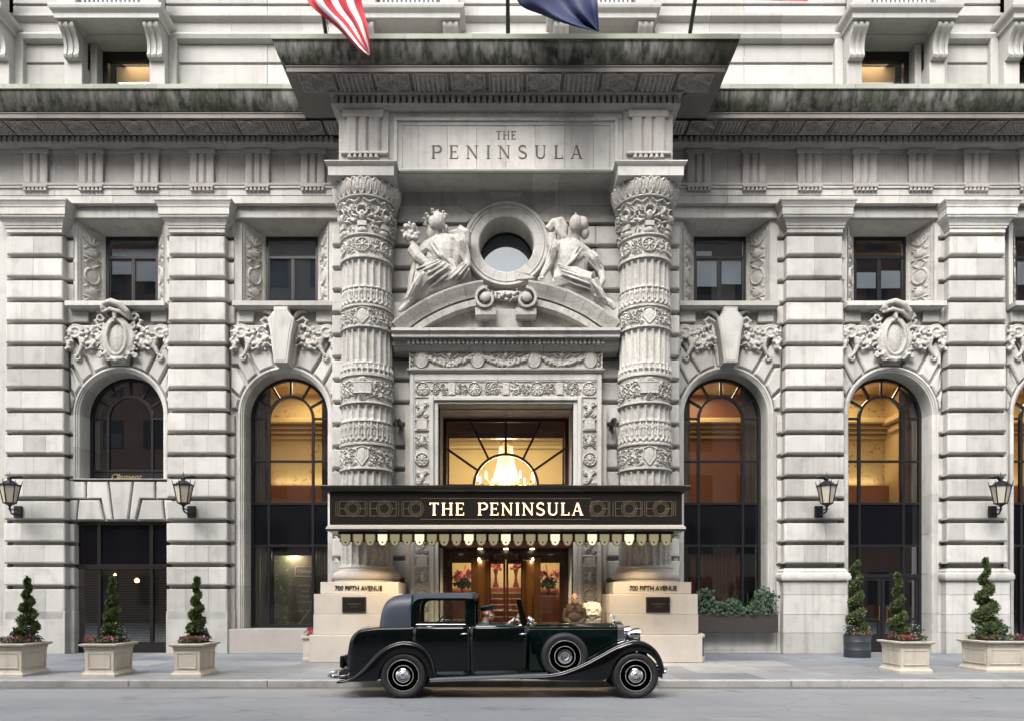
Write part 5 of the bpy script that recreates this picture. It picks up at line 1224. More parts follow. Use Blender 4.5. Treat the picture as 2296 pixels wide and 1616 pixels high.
stn = struct(mk('road_patch', [(X(1255, 10.4), 8.6, .004), (12, 8.6, .004), (X(2190, 10.4)+1.2, 10.05, .004), (X(2190, 10.4), 10.35, .004), (X(1255, 10.4), 10.35, .004)], [[0, 1, 2, 3, 4]], M['pavec']))
stn2 = struct(mk('gutter_strip', [(-40, KY-.28, .004), (40, KY-.28, .004), (40, KY, .004), (-40, KY, .004)], [[0, 1, 2, 3]], paving('gutter_stain', (.10, .095, .085), (.15, .14, .125), (.05, .048, .045))))
sw = struct(MB().box(-60, 60, KY+.17, 21.6, -.2, SW-.012).build('sidewalk', M['asphalt']))
xk = -22
rk = random.Random(2)
while xk < 22:
    l = rk.uniform(1.9, 2.9); o = block('kerb_stone', xk+.004, xk+l-.004, KY, KY+.17, -.1, SW+.004, M['kerb'], sw, .015); xk += l
ys = [KY+.175, 15.35, 16.85, 18.3, 19.7, 20.95]
for j in range(5):
    x = -21.0+(.6 if j % 2 else 0)
    while x < 21:
        l = 1.62; mm = M['pavec'] if (rk.random() < .16 or (x > 4 and x < 9 and j in (0, 1)) or (j == 0 and x < -6)) else M['pave']
        if not (abs(x+l/2) < 4.4 and j > 2): block('paving_slab', x+.004, x+l-.004, ys[j]+.004, ys[j+1]-.004, SW-.06, SW+rk.uniform(-.002, .001), mm, sw, .004)
        x += l
MB().box(-4.5, 4.5, 18.25, 22, SW-.05, SW-.004).build('entrance_paving', M['pavec'], sw)

# ------------------------------------------------------------------ the block across the street (behind the camera, mirrored in glass and paint)
ob = thing('street_building', 'brown brick apartment block across the street mirrored in the dark arched window', 'building', (0, -6, 0))
M['brick'] = stone('brown_brick', (.15, .105, .085), (.19, .135, .11), st=.3, streak=.3); M['pale'] = stone('pale_stone_front', (.30, .275, .245), (.26, .24, .215), st=.3)
def facade_block(x0, x1, y, zt, mat, nx, nz):
    MB().box(x0, x1, y-8, y, 0, zt).build('wall', mat, ob)
    for i in range(nx):
        for j in range(nz):
            cx_ = x0+(x1-x0)*(i+.5)/nx; z0 = 1.2+(zt-2.0)*j/nz; ww_ = (x1-x0)/nx*.25; hh_ = (zt-2)/nz*.55
            f_ = block('window', cx_-ww_, cx_+ww_, y-.05, y+.02, z0, z0+hh_, M['black'], ob, .0)
            if (i+j) % 3 == 0: block('pane', cx_-ww_+.08, cx_+ww_-.08, y+.0, y+.03, z0+.08, z0+hh_*.55, M['blindm'], f_, .0)
    block('coping', x0-.1, x1+.1, y-.3, y+.25, zt, zt+.4, M['pale'], ob, .02)
facade_block(-36, -17, -8, 30, M['brick'], 7, 8); facade_block(-17, -5, -8, 27, M['pale'], 4, 7); facade_block(-5, 5, -8, 18, M['brick'], 4, 5); facade_block(5, 18, -8, 26, M['pale'], 4, 7); facade_block(18, 38, -8, 30, M['brick'], 7, 7)
# ------------------------------------------------------------------ canopy over the entrance
DCN = 16.2
cn = thing('entrance_canopy', 'dark bronze canopy with lit hotel name and hanging gold glass tabs over the doors', 'canopy', (0, DCN, 3.1))
zc_ = lambda v: Z(v, DCN)
rings('roof_slab', -3.92, 3.92, DCN-.08, 18.40, [(-.10, zc_(1104)), (-.02, zc_(1101)), (.03, zc_(1097)), (.05, zc_(1094)), (.05, zc_(1089.5)), (.0, zc_(1087.5))], M['bronze'], cn, smooth=True, sharp=25)
MB().box(-3.80, 3.80, DCN, 18.40, zc_(1175), zc_(1103.5), .004).build('fascia', M['bronze'], cn)
M['cream'] = plain('cream_painted_metal', (.33, .30, .245), .45)
rings('cream_moulding', -3.80, 3.80, DCN-.01, 18.40, [(.02, zc_(1185.5)), (.07, zc_(1185)), (.06, zc_(1180)), (.02, zc_(1176.5)), (.0, zc_(1175.3))], M['cream'], cn)
MB().box(-3.86, 3.86, DCN-.08, 18.39, zc_(1189), zc_(1185.8), .004).build('lower_rim', M['bronze'], cn)
MB().box(-3.62, 3.62, DCN+.2, 18.38, zc_(1189)-.03, zc_(1189)-.003).build('soffit', M['cream'], cn)
# gold line work on the fascia
yl = DCN-.006
M['goldl'] = plain('dull_gold_inlay', (.17, .135, .08), .45, .5)
def strip(x0, z0, x1, z1, w_=.006): m.tube([(x0, yl, z0), (x1, yl, z1)], w_, 4)
zm = zc_(1139)
kx = lambda x: X((950+x/2.087)/1.3072, DCN); kz = lambda y: Z((950+y/2.087)/1.3072, DCN)
for s in (-1, 1):
    for xc in (175, 368, 562):
        c = kx(xc) if s < 0 else kx(2232-xc); m = MB()
        for r in (.17, .135, .105): m.tube([(c+r*cos(2*pi*i/32), yl, zm+r*sin(2*pi*i/32)) for i in range(33)], .006, 4, False)
        m.build('gold_ring', M['goldl'], cn)
    m = MB()
    for (a, b) in ((95, 250), (285, 440), (485, 590)):
        for y in (1080, 1170): strip(s*abs(kx(a)), kz(y), s*abs(kx(b)), kz(y))
        for x in (a, b): strip(s*abs(kx(x)), kz(1080), s*abs(kx(x)), kz(1170))
    for (a, b) in ((97, 130), (215, 250), (287, 322), (412, 440), (487, 518)): strip(s*abs(kx(a)), zm, s*abs(kx(b)), zm)
    for x in (262, 277, 455, 475, 72, 84): strip(s*abs(kx(x)), kz(1080), s*abs(kx(x)), kz(1170))
    strip(s*abs(kx(590)), kz(1063), 0, kz(1063)); strip(s*abs(kx(590)), kz(1190), 0, kz(1190))
    m.build('gold_lines', M['goldl'], cn)
M['neon'] = plain('lit_letters', (.9, .8, .6), .4, emit=(1, .64, .29), es=.42)
serif_text('THE PENINSULA', kx(642), kx(1586), kz(1166), .272, DCN-.035, DCN-.004, M['neon'], cn, .14, .62)
# hanging glass tabs
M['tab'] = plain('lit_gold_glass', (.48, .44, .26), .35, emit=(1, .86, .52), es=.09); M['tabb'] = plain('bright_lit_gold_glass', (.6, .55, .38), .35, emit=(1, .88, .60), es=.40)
zt0, zt1 = 3.075, Z(1222, DCN+.2)
hw = .108; P = [(-hw, 0), (hw, 0), (hw, -(zt0-zt1)*.60), (hw*.78, -(zt0-zt1)*.66)]+[(hw*.78*cos(a), -(zt0-zt1)*.70-hw*.72*sin(a)) for a in [pi*i/8 for i in range(9)]]+[(-hw*.78, -(zt0-zt1)*.66), (-hw, -(zt0-zt1)*.60)]
tabm = {}
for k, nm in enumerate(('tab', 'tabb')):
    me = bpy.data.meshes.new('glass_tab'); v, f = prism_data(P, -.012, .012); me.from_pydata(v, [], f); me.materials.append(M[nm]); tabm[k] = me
fm = MB()
n = len(P); Q = inset(P[::-1], -.012)
v = [(p[0], -.016, p[1]) for p in Q]; Pi = inset(P[::-1], .006); v += [(p[0], -.016, p[1]) for p in Pi]; n = len(Q)
TF = bpy.data.meshes.new('tab_frame'); v2 = v+[(p[0], .016, p[2]) for p in v]; TF.from_pydata(v2, [], [[i, (i+1) % n, n+(i+1) % n, n+i] for i in range(n)]+[[2*n+i, 2*n+(i+1) % n, i+0 if False else (i+1) % n, i] for i in range(n)]); TF.materials.append(M['gold'])
MB().lathe([(.0001, -.02), (.02, -.018), (.022, 0)], (0, 0, 0), 8, 'Y')
ST = bpy.data.meshes.new('tab_stud'); v, f = lathe_data([(.0001, -.03), (.018, -.026), (.022, -.01)], (0, 0, -(zt0-zt1)*.74), 8, 'Y'); ST.from_pydata(v, [], f); ST.materials.append(M['bronze'])
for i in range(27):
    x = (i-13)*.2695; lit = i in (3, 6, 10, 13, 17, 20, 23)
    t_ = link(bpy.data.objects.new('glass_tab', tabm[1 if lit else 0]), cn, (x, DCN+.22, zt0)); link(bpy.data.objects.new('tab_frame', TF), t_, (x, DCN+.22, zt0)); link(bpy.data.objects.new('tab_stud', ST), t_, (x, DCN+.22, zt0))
MB().box(-3.66, 3.66, DCN+.18, DCN+.27, zt0-.035, zt0+.012, .003).build('valance_rail', M['bronze'], cn)
MB().box(-3.64, 3.64, DCN+.26, DCN+.28, zt0-.20, zt0-.035).build('valance_back', M['bronze'], cn)
for s in (-1, 1):
    MB().tube([(s*X(0, 1)*0+s*(U0-891)*19.0/F, 18.85, Z(1228/1.3072, 18.85)), (s*(U0-877)*17.6/F, 17.6, zc_(1088)+.02)], .014, 8).build('stay_rod', M['bronze'], cn)
    v, f = lathe_data([(.0001, -.05), (.05, -.04), (.07, 0), (.07, .6)], (s*(U0-892)*19.0/F, 18.9, Z(1228/1.3072, 18.85)), 14, 'Y'); mk('stay_rosette', v, f, M['bronze'], cn, smooth=True, sharp=40)
def lamp(name, kind, loc, energy, col, parent, size=.2, rot=None, spot=None):
    ld = bpy.data.lights.new(name, kind); ld.energy = energy; ld.color = col
    if kind == 'AREA': ld.size = size
    elif kind == 'SPOT': ld.spot_size = spot or radians(110); ld.spot_blend = .6; ld.shadow_soft_size = size
    else: ld.shadow_soft_size = size
    return link(bpy.data.objects.new(name, ld), parent, loc, rot)
M['bulb'] = plain('lamp_glow', (1, .9, .7), .4, emit=(1, .78, .45), es=6)
for i in range(5):
    x = (i-2)*1.45; v, f = lathe_data([(.0001, -.01), (.07, -.01), (.08, 0)], (0, 0, 0), 14); mk('downlight', v, f, M['bulb'], cn, (x, 17.3, zc_(1189)-.035))
    lamp('downlight_lamp', 'SPOT', (x, 17.3, zc_(1189)-.06), 125, (1, .76, .48), cn, .08, (0, 0, 0), radians(130))

# ------------------------------------------------------------------ entrance doors and the lobby behind
dz = lambda y: 3.547-.0020638*y
dx = lambda x: .0020638*x-2.1986
en = group_part('entrance_doors', hotel, (0, DDR, SW))
M['dbr'] = plain('dark_mahogany', (.030, .010, .006), .22, coat=.3); M['brz'] = plain('polished_bronze', (.30, .14, .06), .16, .9); M['drum'] = plain('dark_brass', (.19, .095, .035), .25, .85); M['red'] = plain('red_brown_wood', (.16, .045, .02), .3, coat=.2)
block('entrance_ceiling', -1.735, 1.735, 19.7, DDR+.1, 2.97, 3.1, M['dbr'], en, .004); block('door_head', -1.735, 1.735, DDR-.05, DDR+.12, 2.76, 2.97, M['dbr'], en, .004)
MB().box(-1.735, 1.735, 19.7, DDR, 3.1, 3.9).build('entrance_bulkhead', M['dbr'], en)
for i, x in enumerate((-.69, 0, .71)):
    v, f = lathe_data([(.0001, -.012), (.055, -.01), (.065, 0)], (0, 0, 0), 14); mk('downlight', v, f, M['bulb'], en, (x, 20.25, 2.965)); lamp('downlight_lamp', 'SPOT', (x, 20.25, 2.94), 55, (1, .74, .44), en, .05, (0, 0, 0), radians(120))
for s in (-1, 1):
    f = lambda x: s*abs(dx(x)); bx_ = lambda n, a, b, y0, y1, z0, z1, mt: block(n, *sorted((f(a), f(b))), y0, y1, z0, z1, mt, en, .006)
    bx_('side_post', 225, 345, DDR-.04, DDR+.08, SW, 2.76, M['dbr']); bx_('door_post', 600, 690, DDR-.12, DDR+.08, SW, 2.76, M['brz']); bx_('head_rail', 345, 600, DDR-.03, DDR+.06, 2.62, 2.76, M['dbr']); bx_('kick_plate', 345, 600, DDR-.02, DDR+.05, SW, .42, M['brz'])
    mk('sidelight_pane', *prism_data([(f(345), .42), (f(600), .42), (f(600), 2.62), (f(345), 2.62)], DDR, DDR+.006), M['glass'], en)
    # curved side of the revolving door drum
    a0, a1 = (radians(200), radians(238)) if s < 0 else (radians(302), radians(340)); v, q = lathe_data([(.86, SW), (.86, 2.70)], (0, DDR+.72, 0), 8, 'Z', a0, a1); mk('drum_panel', v, q, M['drum'], en, smooth=True)
    m = MB()
    for (a, b, z0, z1) in ((dx(838), dx(862), SW, 2.72), (dx(1030), dx(1062), SW, 2.72), (dx(862), dx(1030), 2.60, 2.72), (dx(862), dx(1030), SW, .4), (dx(862), dx(1030), 1.02, 1.06)):
        p, q = sorted((s*abs(a), s*abs(b)) if b < 0 else (s*abs(a), s*abs(b))); m.box(p, q, DDR+.10, DDR+.15, z0, z1)
    m.build('door_leaf', M['dbr'], en); mk('door_pane', *prism_data([(s*.06, .35), (s*.44, .35), (s*.44, 2.65), (s*.06, 2.65)], DDR+.12, DDR+.126), M['glass'], en)
    MB().tube([(s*.47, DDR+.04, .9), (s*.47, DDR+.04, 1.9)], .012, 8).build('push_bar', M['brass'], en)
v, q = lathe_data([(.90, 2.70), (.90, 2.86)], (0, DDR+.72, 0), 24, 'Z', radians(200), radians(340)); mk('drum_head', v, q, M['dbr'], en, smooth=True)
# lobby
lb2 = group_part('lobby', hotel, (0, 23, SW)); M['yel'] = plain('gold_plaster', (.55, .46, .26), .8, bump=.3, bscale=6); M['marb'] = stone('red_marble', (.20, .06, .035), (.28, .12, .07), st=.4, rough=.25)
M['ceil'] = plain('cream_ceiling', (.58, .50, .33), .9)
MB().box(-4.2, 4.2, 28, 28.1, 0, 8.6).build('back_wall', M['yel'], lb2); MB().box(-4.3, -4.2, 21.3, 28, 0, 8.6).build('side_wall', M['yel'], lb2); MB().box(4.2, 4.3, 21.3, 28, 0, 8.6).build('side_wall', M['yel'], lb2)
MB().box(-4.2, 4.2, 21.3, 28, 8.0, 8.1).build('ceiling', M['ceil'], lb2); MB().box(-4.2, 4.2, 21.0, 22.3, -.05, SW-.01).build('lobby_floor', M['marb'], lb2); MB().box(-4.2, 4.2, 21.05, 21.35, 2.97, 4.15).build('gallery_front', M['dbr'], lb2)
for z, d, hgt in ((7.5, .35, .15), (7.65, .5, .12), (7.2, .15, .1)): MB().box(-4.2, 4.2, 28-d, 27.99, z, z+hgt, .03).build('crown_moulding', M['ceil'], lb2)
MB().box(-1.95, 1.95, 21.5, 21.7, 6.22, 7.4).build('inner_lintel', M['red'], lb2)
for s in (-1, 1): a, b = sorted((s*1.62, s*2.2)); MB().box(a, b, 21.5, 21.7, 4.1, 6.22).build('inner_jamb', M['red'], lb2)
M['stepe'] = plain('pale_step_edge', (.45, .34, .24), .5)
for i in range(9):
    z0 = SW+.19*i; st_ = block('stair_step', -1.3, 1.3, 22.3+.3*i, 25.2, z0, z0+.186, M['red'], lb2, .004); block('step_edge', -1.3, 1.3, 22.28+.3*i, 22.3+.3*i, z0+.15, z0+.184, M['stepe'], st_, .003)
MB().box(-4.2, 4.2, 25.2, 28, 1.6, 1.83).build('upper_floor', M['marb'], lb2)
for s in (-1, 1):
    MB().tube([(s*1.35, 22.3, 1.0), (s*1.35, 25.2, 2.75)], .03, 8).build('hand_rail', M['brass'], lb2)
    block('pedestal', min(s*.95, s*1.6), max(s*.95, s*1.6), 21.6, 22.2, SW, 1.72, M['marb'], lb2, .02)
block('console_table', -.7, .7, 26.6, 27.1, 1.83, 2.02, M['red'], lb2, .02)
block('wall_panel', -.95, .95, 27.9, 28, 2.0, 4.3, M['ceil'], lb2, .05)
lamp('lobby_lamp', 'AREA', (0, 25, 7.7), 150, (1, .78, .48), lb2, 3.0, (0, 0, 0)); lamp('lobby_lamp', 'POINT', (0, 25.8, 3.6), 55, (1, .78, .48), lb2, .25); lamp('lobby_lamp', 'POINT', (0, 22.1, 2.85), 20, (1, .74, .40), lb2, .2)
for s in (-1, 1): lamp('display_lamp', 'POINT', (s*1.25, 21.35, 2.75), 14, (1, .82, .55), lb2, .05)
# vases and flowers
M['vase'] = plain('dark_red_vase', (.12, .02, .015), .25); M['petal'] = plain('red_petals', (.30, .035, .035), .6); M['petal2'] = plain('pink_petals', (.5, .16, .17), .6); M['leafg'] = plain('leaf_green', (.03, .07, .02), .55); M['pot'] = plain('terracotta_bowl', (.45, .16, .09), .4)
def flowers(rg, c, r, n, size, mat, name, parent, stem=False):
    m = MB()
    for _ in range(n):
        a, e, q = rg.uniform(0, 2*pi), rg.uniform(-.4, pi/2), rg.uniform(.55, 1); p = Vector((c[0]+r[0]*q*cos(a)*cos(e), c[1]+r[1]*q*sin(a)*cos(e), c[2]+r[2]*q*sin(e)))
        for k in range(5):
            b = rg.uniform(0, 2*pi); t = rg.uniform(-.6, 1.2); d = Vector((cos(b)*cos(t), sin(b)*cos(t), sin(t)))*size; sd_ = d.cross(Vector((rg.uniform(-1, 1), rg.uniform(-1, 1), rg.uniform(-1, 1)))).normalized()*size*.35
            m.add([p, p+d*.5+sd_, p+d, p+d*.5-sd_], [[0, 1, 2, 3]])
    o = m.build(name, mat, parent); return stuff(o)
rg = random.Random(33)
for s, w1, w2 in ((-1, 'left', 'on the lobby table nearer the left door leaf'), (1, 'right', 'on the lobby table nearer the right door leaf')):
    t = thing('vase', 'slim dark red vase of flowers behind the %s pane of the revolving door' % w1, 'vase', (s*.36, 26.85, 2.02), 'vases on the lobby table')
    v, f = lathe_data([(.10, 0), (.12, .02), (.06, .2), (.04, .42), (.09, .62), (.10, .66), (.07, .66)], (s*.36, 26.85, 2.02), 16); mk('body', v, f, M['vase'], t, smooth=True, sharp=60); flowers(rg, (s*.36, 26.85, 2.72), (.17, .1, .22), 16, .13, M['petal'], 'flowers', t)
    t = thing('flower_arrangement', 'red amaryllis arrangement on marble pedestal behind the %s entrance sidelight' % w1, 'flowers', (s*1.25, 21.9, 1.72), 'flower arrangements flanking the revolving door')
    for j, xx in enumerate((-.17, .14)):
        v, f = lathe_data([(.05, 0), (.12, .04), (.15, .12), (.13, .2), (.11, .2)], (s*1.25+xx, 21.8, 1.72), 14); mk('bowl', v, f, M['pot'], t, smooth=True, sharp=50)
    v, f = lathe_data([(.06, 0), (.09, .1), (.06, .45), (.09, .5)], (s*1.25-.02, 21.98, 1.72), 14); mk('tall_vase', v, f, M['leafg'], t, smooth=True, sharp=50)
    flowers(rg, (s*1.25-.16, 21.85, 2.22), (.15, .12, .20), 22, .10, M['petal'], 'red_flowers', t); flowers(rg, (s*1.25+.17, 21.85, 2.25), (.16, .12, .24), 22, .10, M['petal2'], 'pink_flowers', t); flowers(rg, (s*1.25, 21.9, 2.0), (.28, .12, .2), 34, .13, M['leafg'], 'leaves', t)
# chandelier
ch = thing('chandelier', 'bright crystal chandelier glowing behind the fan window', 'chandelier', (0, 24.2, 5.2)); DCH = 24.2; cy_ = lambda v: Z(v, DCH)
M['crys'] = plain('lit_crystal', (.9, .85, .7), .1, emit=(1, .83, .50), es=.28)
zt_, zb_ = cy_(1000), cy_(1080)
MB().lathe([(.10, zt_+.28), (.22, zt_+.2), (.12, zt_+.05)], (0, DCH, 0), 20).build('crown', M['brass'], ch, smooth=True)
for i in range(30):
    a = 2*pi*i/30; MB().tube([(.20*cos(a), DCH+.20*sin(a), zt_), (.27*cos(a), DCH+.27*sin(a), zt_-.45*(zt_-zb_)), (.44*cos(a), DCH+.44*sin(a), zb_)], [.009, .012, .018], 5).build('crystal_strand', M['crys'], ch)
MB().lathe([(.0001, zb_-.22), (.2, zb_-.16), (.40, zb_), (.3, zb_+.02)], (0, DCH, 0), 20).build('crystal_bowl', M['crys'], ch, smooth=True)
for i in range(10):
    a = 2*pi*i/10+.2; e = (.92*cos(a), DCH+.92*sin(a), zb_+.02)
    o = MB().tube([(.3*cos(a), DCH+.3*sin(a), zb_-.05), (.65*cos(a), DCH+.65*sin(a), zb_-.16), e], .016, 6).build('arm', M['brass'], ch); MB().tube([e, (e[0], e[1], e[2]+.22)], [.03, .022], 8).build('candle', M['bulb'], o)
lamp('chandelier_lamp', 'POINT', (0, DCH-.6, zb_+.1), 45, (1, .80, .5), ch, .3)

# ------------------------------------------------------------------ lit rooms behind the tall arched windows
M['wood'] = plain('brown_wood_panel', (.22, .085, .03), .4); M['goldwall'] = plain('gold_wallpaper', (.50, .37, .17), .8); M['drape'] = plain('taupe_drape', (.30, .21, .14), .9)
def wallpaper():
    m, t, b, N, L = nodes('blossom_wallpaper'); g = N('ShaderNodeNewGeometry').outputs['Position']
    c = mixn(t, L, mul(t, L, mul(t, L, noise(t, L, g, 9, 4, lo=.55, hi=.62), noise(t, L, g, 1.6, 2, lo=.48, hi=.58)), .7), (.52, .41, .20), (.20, .09, .04)); L(c, b.inputs['Base Color']); b.inputs['Roughness'].default_value = .8; return m
M['paper2'] = wallpaper()
for cx, en_, kind in ((-6.1, 42, 'A'), (6.1, 36, 'B'), (10.66, 42, 'A'), (15.25, 50, 'A')):
    r = group_part('guest_room', hotel, (cx, 23, 4.3)); x0, x1 = cx-1.75, cx+1.75
    MB().box(x0, x1, 24.6, 24.7, 4.2, 8.5).build('back_wall', M['paper2'] if kind == 'A' else M['wood'], r); MB().box(x0-.1, x0, 21.45, 24.7, 4.2, 8.5).build('side_wall', M['goldwall'], r); MB().box(x1, x1+.1, 21.45, 24.7, 4.2, 8.5).build('side_wall', M['goldwall'], r)
    MB().box(x0, x1, 21.45, 24.7, 8.3, 8.4).build('ceiling', M['goldwall'], r); MB().box(x0, x1, 21.42, 24.7, 4.15, 4.3).build('floor', M['wood'], r)
    for (d, z, hh_) in ((.12, 6.85, .12), (.26, 7.0, .10), (.4, 7.12, .10), (.6, 7.25, .16)): MB().box(x0, x1, 24.6-d, 24.59, z, z+hh_, .02).build('crown_moulding', M['goldwall'], r)
    for (d, z, hh_) in ((.12, 6.95, .2), (.3, 7.2, .16)): MB().box(x0, x0+d, 21.6, 24.2, z, z+hh_, .02).build('crown_moulding', M['goldwall'], r); MB().box(x1-d, x1, 21.6, 24.2, z, z+hh_, .02).build('crown_moulding', M['goldwall'], r)
    if kind == 'A':
        MB().box(x0, x1, 24.3, 24.58, 4.3, 5.28, .01).build('headboard', M['wood'], r); cl = lamp('cove_lamp', 'AREA', (cx, 24.42, 5.32), 6, (1, .84, .58), r, 3.0, (pi, 0, 0)).data
        cl.shape = 'RECTANGLE'; cl.size_y = .12
    sgn = -1 if cx < 0 else 1
    for s in (-1, 1):
        wdt = .50 if s == sgn else .36
        a, b = sorted((cx+s*1.16, cx+s*(1.16-wdt))); curtain('drape', a, b, 21.62, 4.3, 7.9, M['drape'], r, 6, .045)
    lamp('room_lamp', 'AREA', (cx, 23.2, 8.2), en_, (1, .76, .45), r, 1.6, (0, 0, 0))
# ------------------------------------------------------------------ the vintage limousine at the kerb
YC = 13.04
car = thing('vintage_limousine', 'black and dark green 1930s limousine with grey leather rear roof and open driver seat', 'car', (0.2, YC, 0))
KC = .002935
def q(cx, cy): return ((cx-1113.4)*KC, 1.65-(cy-382.6)*KC)
def paint(name, c, c2=None):
    m = plain(name, c, .06, 0, .8, spec=.12); m.node_tree.nodes['Principled BSDF'].inputs['Coat IOR'].default_value = 1.38; return m
M['paint'] = paint('dark_green_paint', (.0012, .0032, .0028)); M['pblack'] = paint('black_wing_paint', (.002, .0018, .0026)); M['hoodp'] = paint('bonnet_green_paint', (.0022, .0075, .0062))
M['chrome'] = plain('chrome', (.62, .62, .64), .10, 1); M['leather'] = plain('grey_blue_roof_leather', (.042, .051, .068), .42, bump=.25, bscale=90); M['rubber'] = plain('tyre_rubber', (.012, .012, .014), .6); M['line'] = plain('cream_coachline', (.36, .355, .32), .35); M['inside'] = plain('dark_trim', (.02, .014, .010), .7)
M['alu'] = plain('ribbed_aluminium', (.34, .35, .37), .28, .8); M['cglass'] = glass('car_glass', (.92, .95, .94), .05); M['seat'] = plain('green_hide', (.02, .05, .045), .5)
def loft(name, secs, mat, closed_ends=True, loop=False, smooth=True, sharp=40, sub=0):
    n = len(secs[0]); v = [p for s_ in secs for p in s_]; f = []
    for i in range(len(secs)-1):
        for k in range(n if loop else n-1):
            k2 = (k+1) % n; f.append([i*n+k, (i+1)*n+k, (i+1)*n+k2, i*n+k2])
    if closed_ends: f += [list(range(n)), [(len(secs)-1)*n+k for k in range(n)][::-1]]
    o = mk(name, v, f, mat, car, smooth=smooth, sharp=sharp)
    if sub: sb = o.modifiers.new('sub', 'SUBSURF'); sb.levels = sb.render_levels = sub
    return o
# body stations: crop x, top, foot, half width
ST_ = [(196, 800, 846, .30), (203, 750, 846, .42), (214, 690, 845, .52), (230, 622, 843, .58), (248, 592, 841, .61), (275, 573, 838, .635), (320, 561, 836, .655), (395, 551, 833, .675), (590, 548, 828, .69), (760, 547, 826, .69), (912, 546, 824, .69), (1080, 545, 822, .68), (1190, 545, 820, .66), (1245, 545, 815, .60)]
xs_ = np.array([s_[0] for s_ in ST_]); fT, fB, fW = [lambda x, k=k: float(np.interp(x, xs_, [s_[k] for s_ in ST_])) for k in (1, 2, 3)]
def side_sec(x, s, top=None):
    """side of the body at crop x from belt to sill, s = -1 near side"""
    X_, zt = q(x, fT(x)); zb = q(x, fB(x))[1]; w_ = fW(x); out = []
    for t, k in ((0, .955), (.03, .985), (.12, 1.0), (.35, 1.0), (.6, .985), (.85, .955), (1, .93)): out.append((X_, YC+s*w_*k, zt+(zb-zt)*t))
    return out
def full_sec(x):
    X_, zt = q(x, fT(x)); w_ = fW(x); a = side_sec(x, -1); b = side_sec(x, 1)
    cr = .05 if x < 330 else .03
    top = [(X_, YC+w_*k, zt+cr*(1-(k/.955)**2)) for k in (-.8, -.5, -.2, .2, .5, .8)]
    return a[::-1]+top+b
xs2 = [196, 203, 208, 214, 222, 230, 238, 248, 260, 275, 295, 320, 355, 395, 440, 500, 560, 589]
loft('rear_body', [full_sec(x) for x in xs2], M['paint'], True, False, True, 60)
for s in (-1, 1):
    for nm, a, b in (('rear_door', 593, 910), ('front_door', 914, 1243)):
        secs = [side_sec(a+(b-a)*i/8, s) for i in range(9)]
        if s > 0: secs = secs[::-1]
        d = loft(nm, secs, M['paint'], False); sd_ = d.modifiers.new('sheet', 'SOLIDIFY'); sd_.thickness = .025; sd_.offset = -1
        X_, Z_ = q(878 if nm == 'rear_door' else 1208, 584); yh = YC+s*(fW(900)+.035)
        hd = MB(); hd.tube([(X_+.045, yh-s*.04, Z_), (X_+.045, yh, Z_)], .012, 8); hd.tube([(X_+.055, yh, Z_+.004), (X_, yh, Z_), (X_-.05, yh, Z_-.004)], [.013, .016, .008], 8); hd.build('door_handle', M['chrome'], d, smooth=True)
    # belt mouldings and window-sill strips
    pts = [(q(x, 549)[0], YC+s*(fW(x)*.985+.006), q(x, 550)[1]) for x in range(582, 1242, 20)]; MB().tube(pts, .008, 6).build('belt_moulding', M['chrome'], car, smooth=True)
    pts = [(q(x, 549)[0], YC+s*(fW(x)*.96+.004), q(x, 533)[1]) for x in (606, 700, 800, 890)]; MB().tube(pts, .007, 6).build('window_sill_strip', M['chrome'], car)
    pts = [(q(x, 549)[0], YC+s*(fW(x)*.95+.004), q(x, 537)[1]) for x in (946, 1060, 1188)]; MB().tube(pts, .010, 6).build('door_cap', M['chrome'], car)
# roof and quarter of leather
topc = [(391, 552), (393, 530), (397, 500), (403, 465), (412, 430), (424, 405), (440, 387), (462, 372), (500, 362), (560, 357), (640, 354), (760, 352), (926, 351)]
botc = [(391, 553), (579, 553), (581, 450), (586, 420), (598, 402), (618, 390), (660, 384), (926, 384)]
wdc = [(391, .40), (393, .47), (397, .52), (405, .56), (420, .60), (450, .625), (520, .645), (700, .65), (926, .645)]
fi = lambda tb, x: float(np.interp(x, [p[0] for p in tb], [p[1] for p in tb]))
def roof_sec(x, ins=0):
    X_, zt = q(x, fi(topc, x)); zb = q(x, fi(botc, x))[1]; w_ = fi(wdc, x)-ins; zt -= ins; hgt = 1.725-1.15; out = []
    full = [(w_, 1.15), (w_*.99, 1.35), (w_*.965, 1.50), (w_*.925, 1.60), (w_*.84, 1.665), (w_*.66, 1.70), (w_*.35, 1.72), (0, 1.727)]
    k = (zt-1.15)/(1.727-1.15); pr = [(a, 1.15+(z-1.15)*k) for a, z in full]
    # cut the section at the foot line
    res = []
    if zb > pr[0][1]+.002:
        zz_ = [p[1] for p in pr]; yb = float(np.interp(zb, zz_, [p[0] for p in pr])); tt = np.linspace(zb, zt, 8)
        res = [(float(np.interp(t, zz_, [p[0] for p in pr])), float(t)) for t in tt]; res[-1] = (0, zt)
        # keep a rounded crown
        ys = np.array([yb*math.cos(pi/2*i/7)**.6 for i in range(8)]); res = [(float(y), float(zb+(zt-zb)*(1-(y/max(yb, 1e-6))**3.2))) for y in ys]
    else: res = pr
    return [(X_, YC-y, z) for y, z in res]+[(X_, YC+y, z) for y, z in res[::-1][1:]]
xr_ = [391, 392, 393, 395, 397, 400, 403, 408, 412, 418, 424, 432, 440, 450, 462, 480, 500, 530, 560, 579, 581, 583.5, 586, 592, 598, 608, 618, 640, 660, 700, 760, 840, 926]
rf_ = loft('leather_roof', [roof_sec(x) for x in xr_], M['leather'], False, False, True, 70)
loft('roof_lining', [roof_sec(x, .02) for x in xr_[6:]][::-1], M['inside'], False, False, True, 70)
X0, Zr = q(926, 366)
MB().box(X0-.01, X0+.05, YC-.62, YC+.62, q(0, 384)[1], q(0, 352)[1], .012).build('roof_front_rail', M['leather'], car)
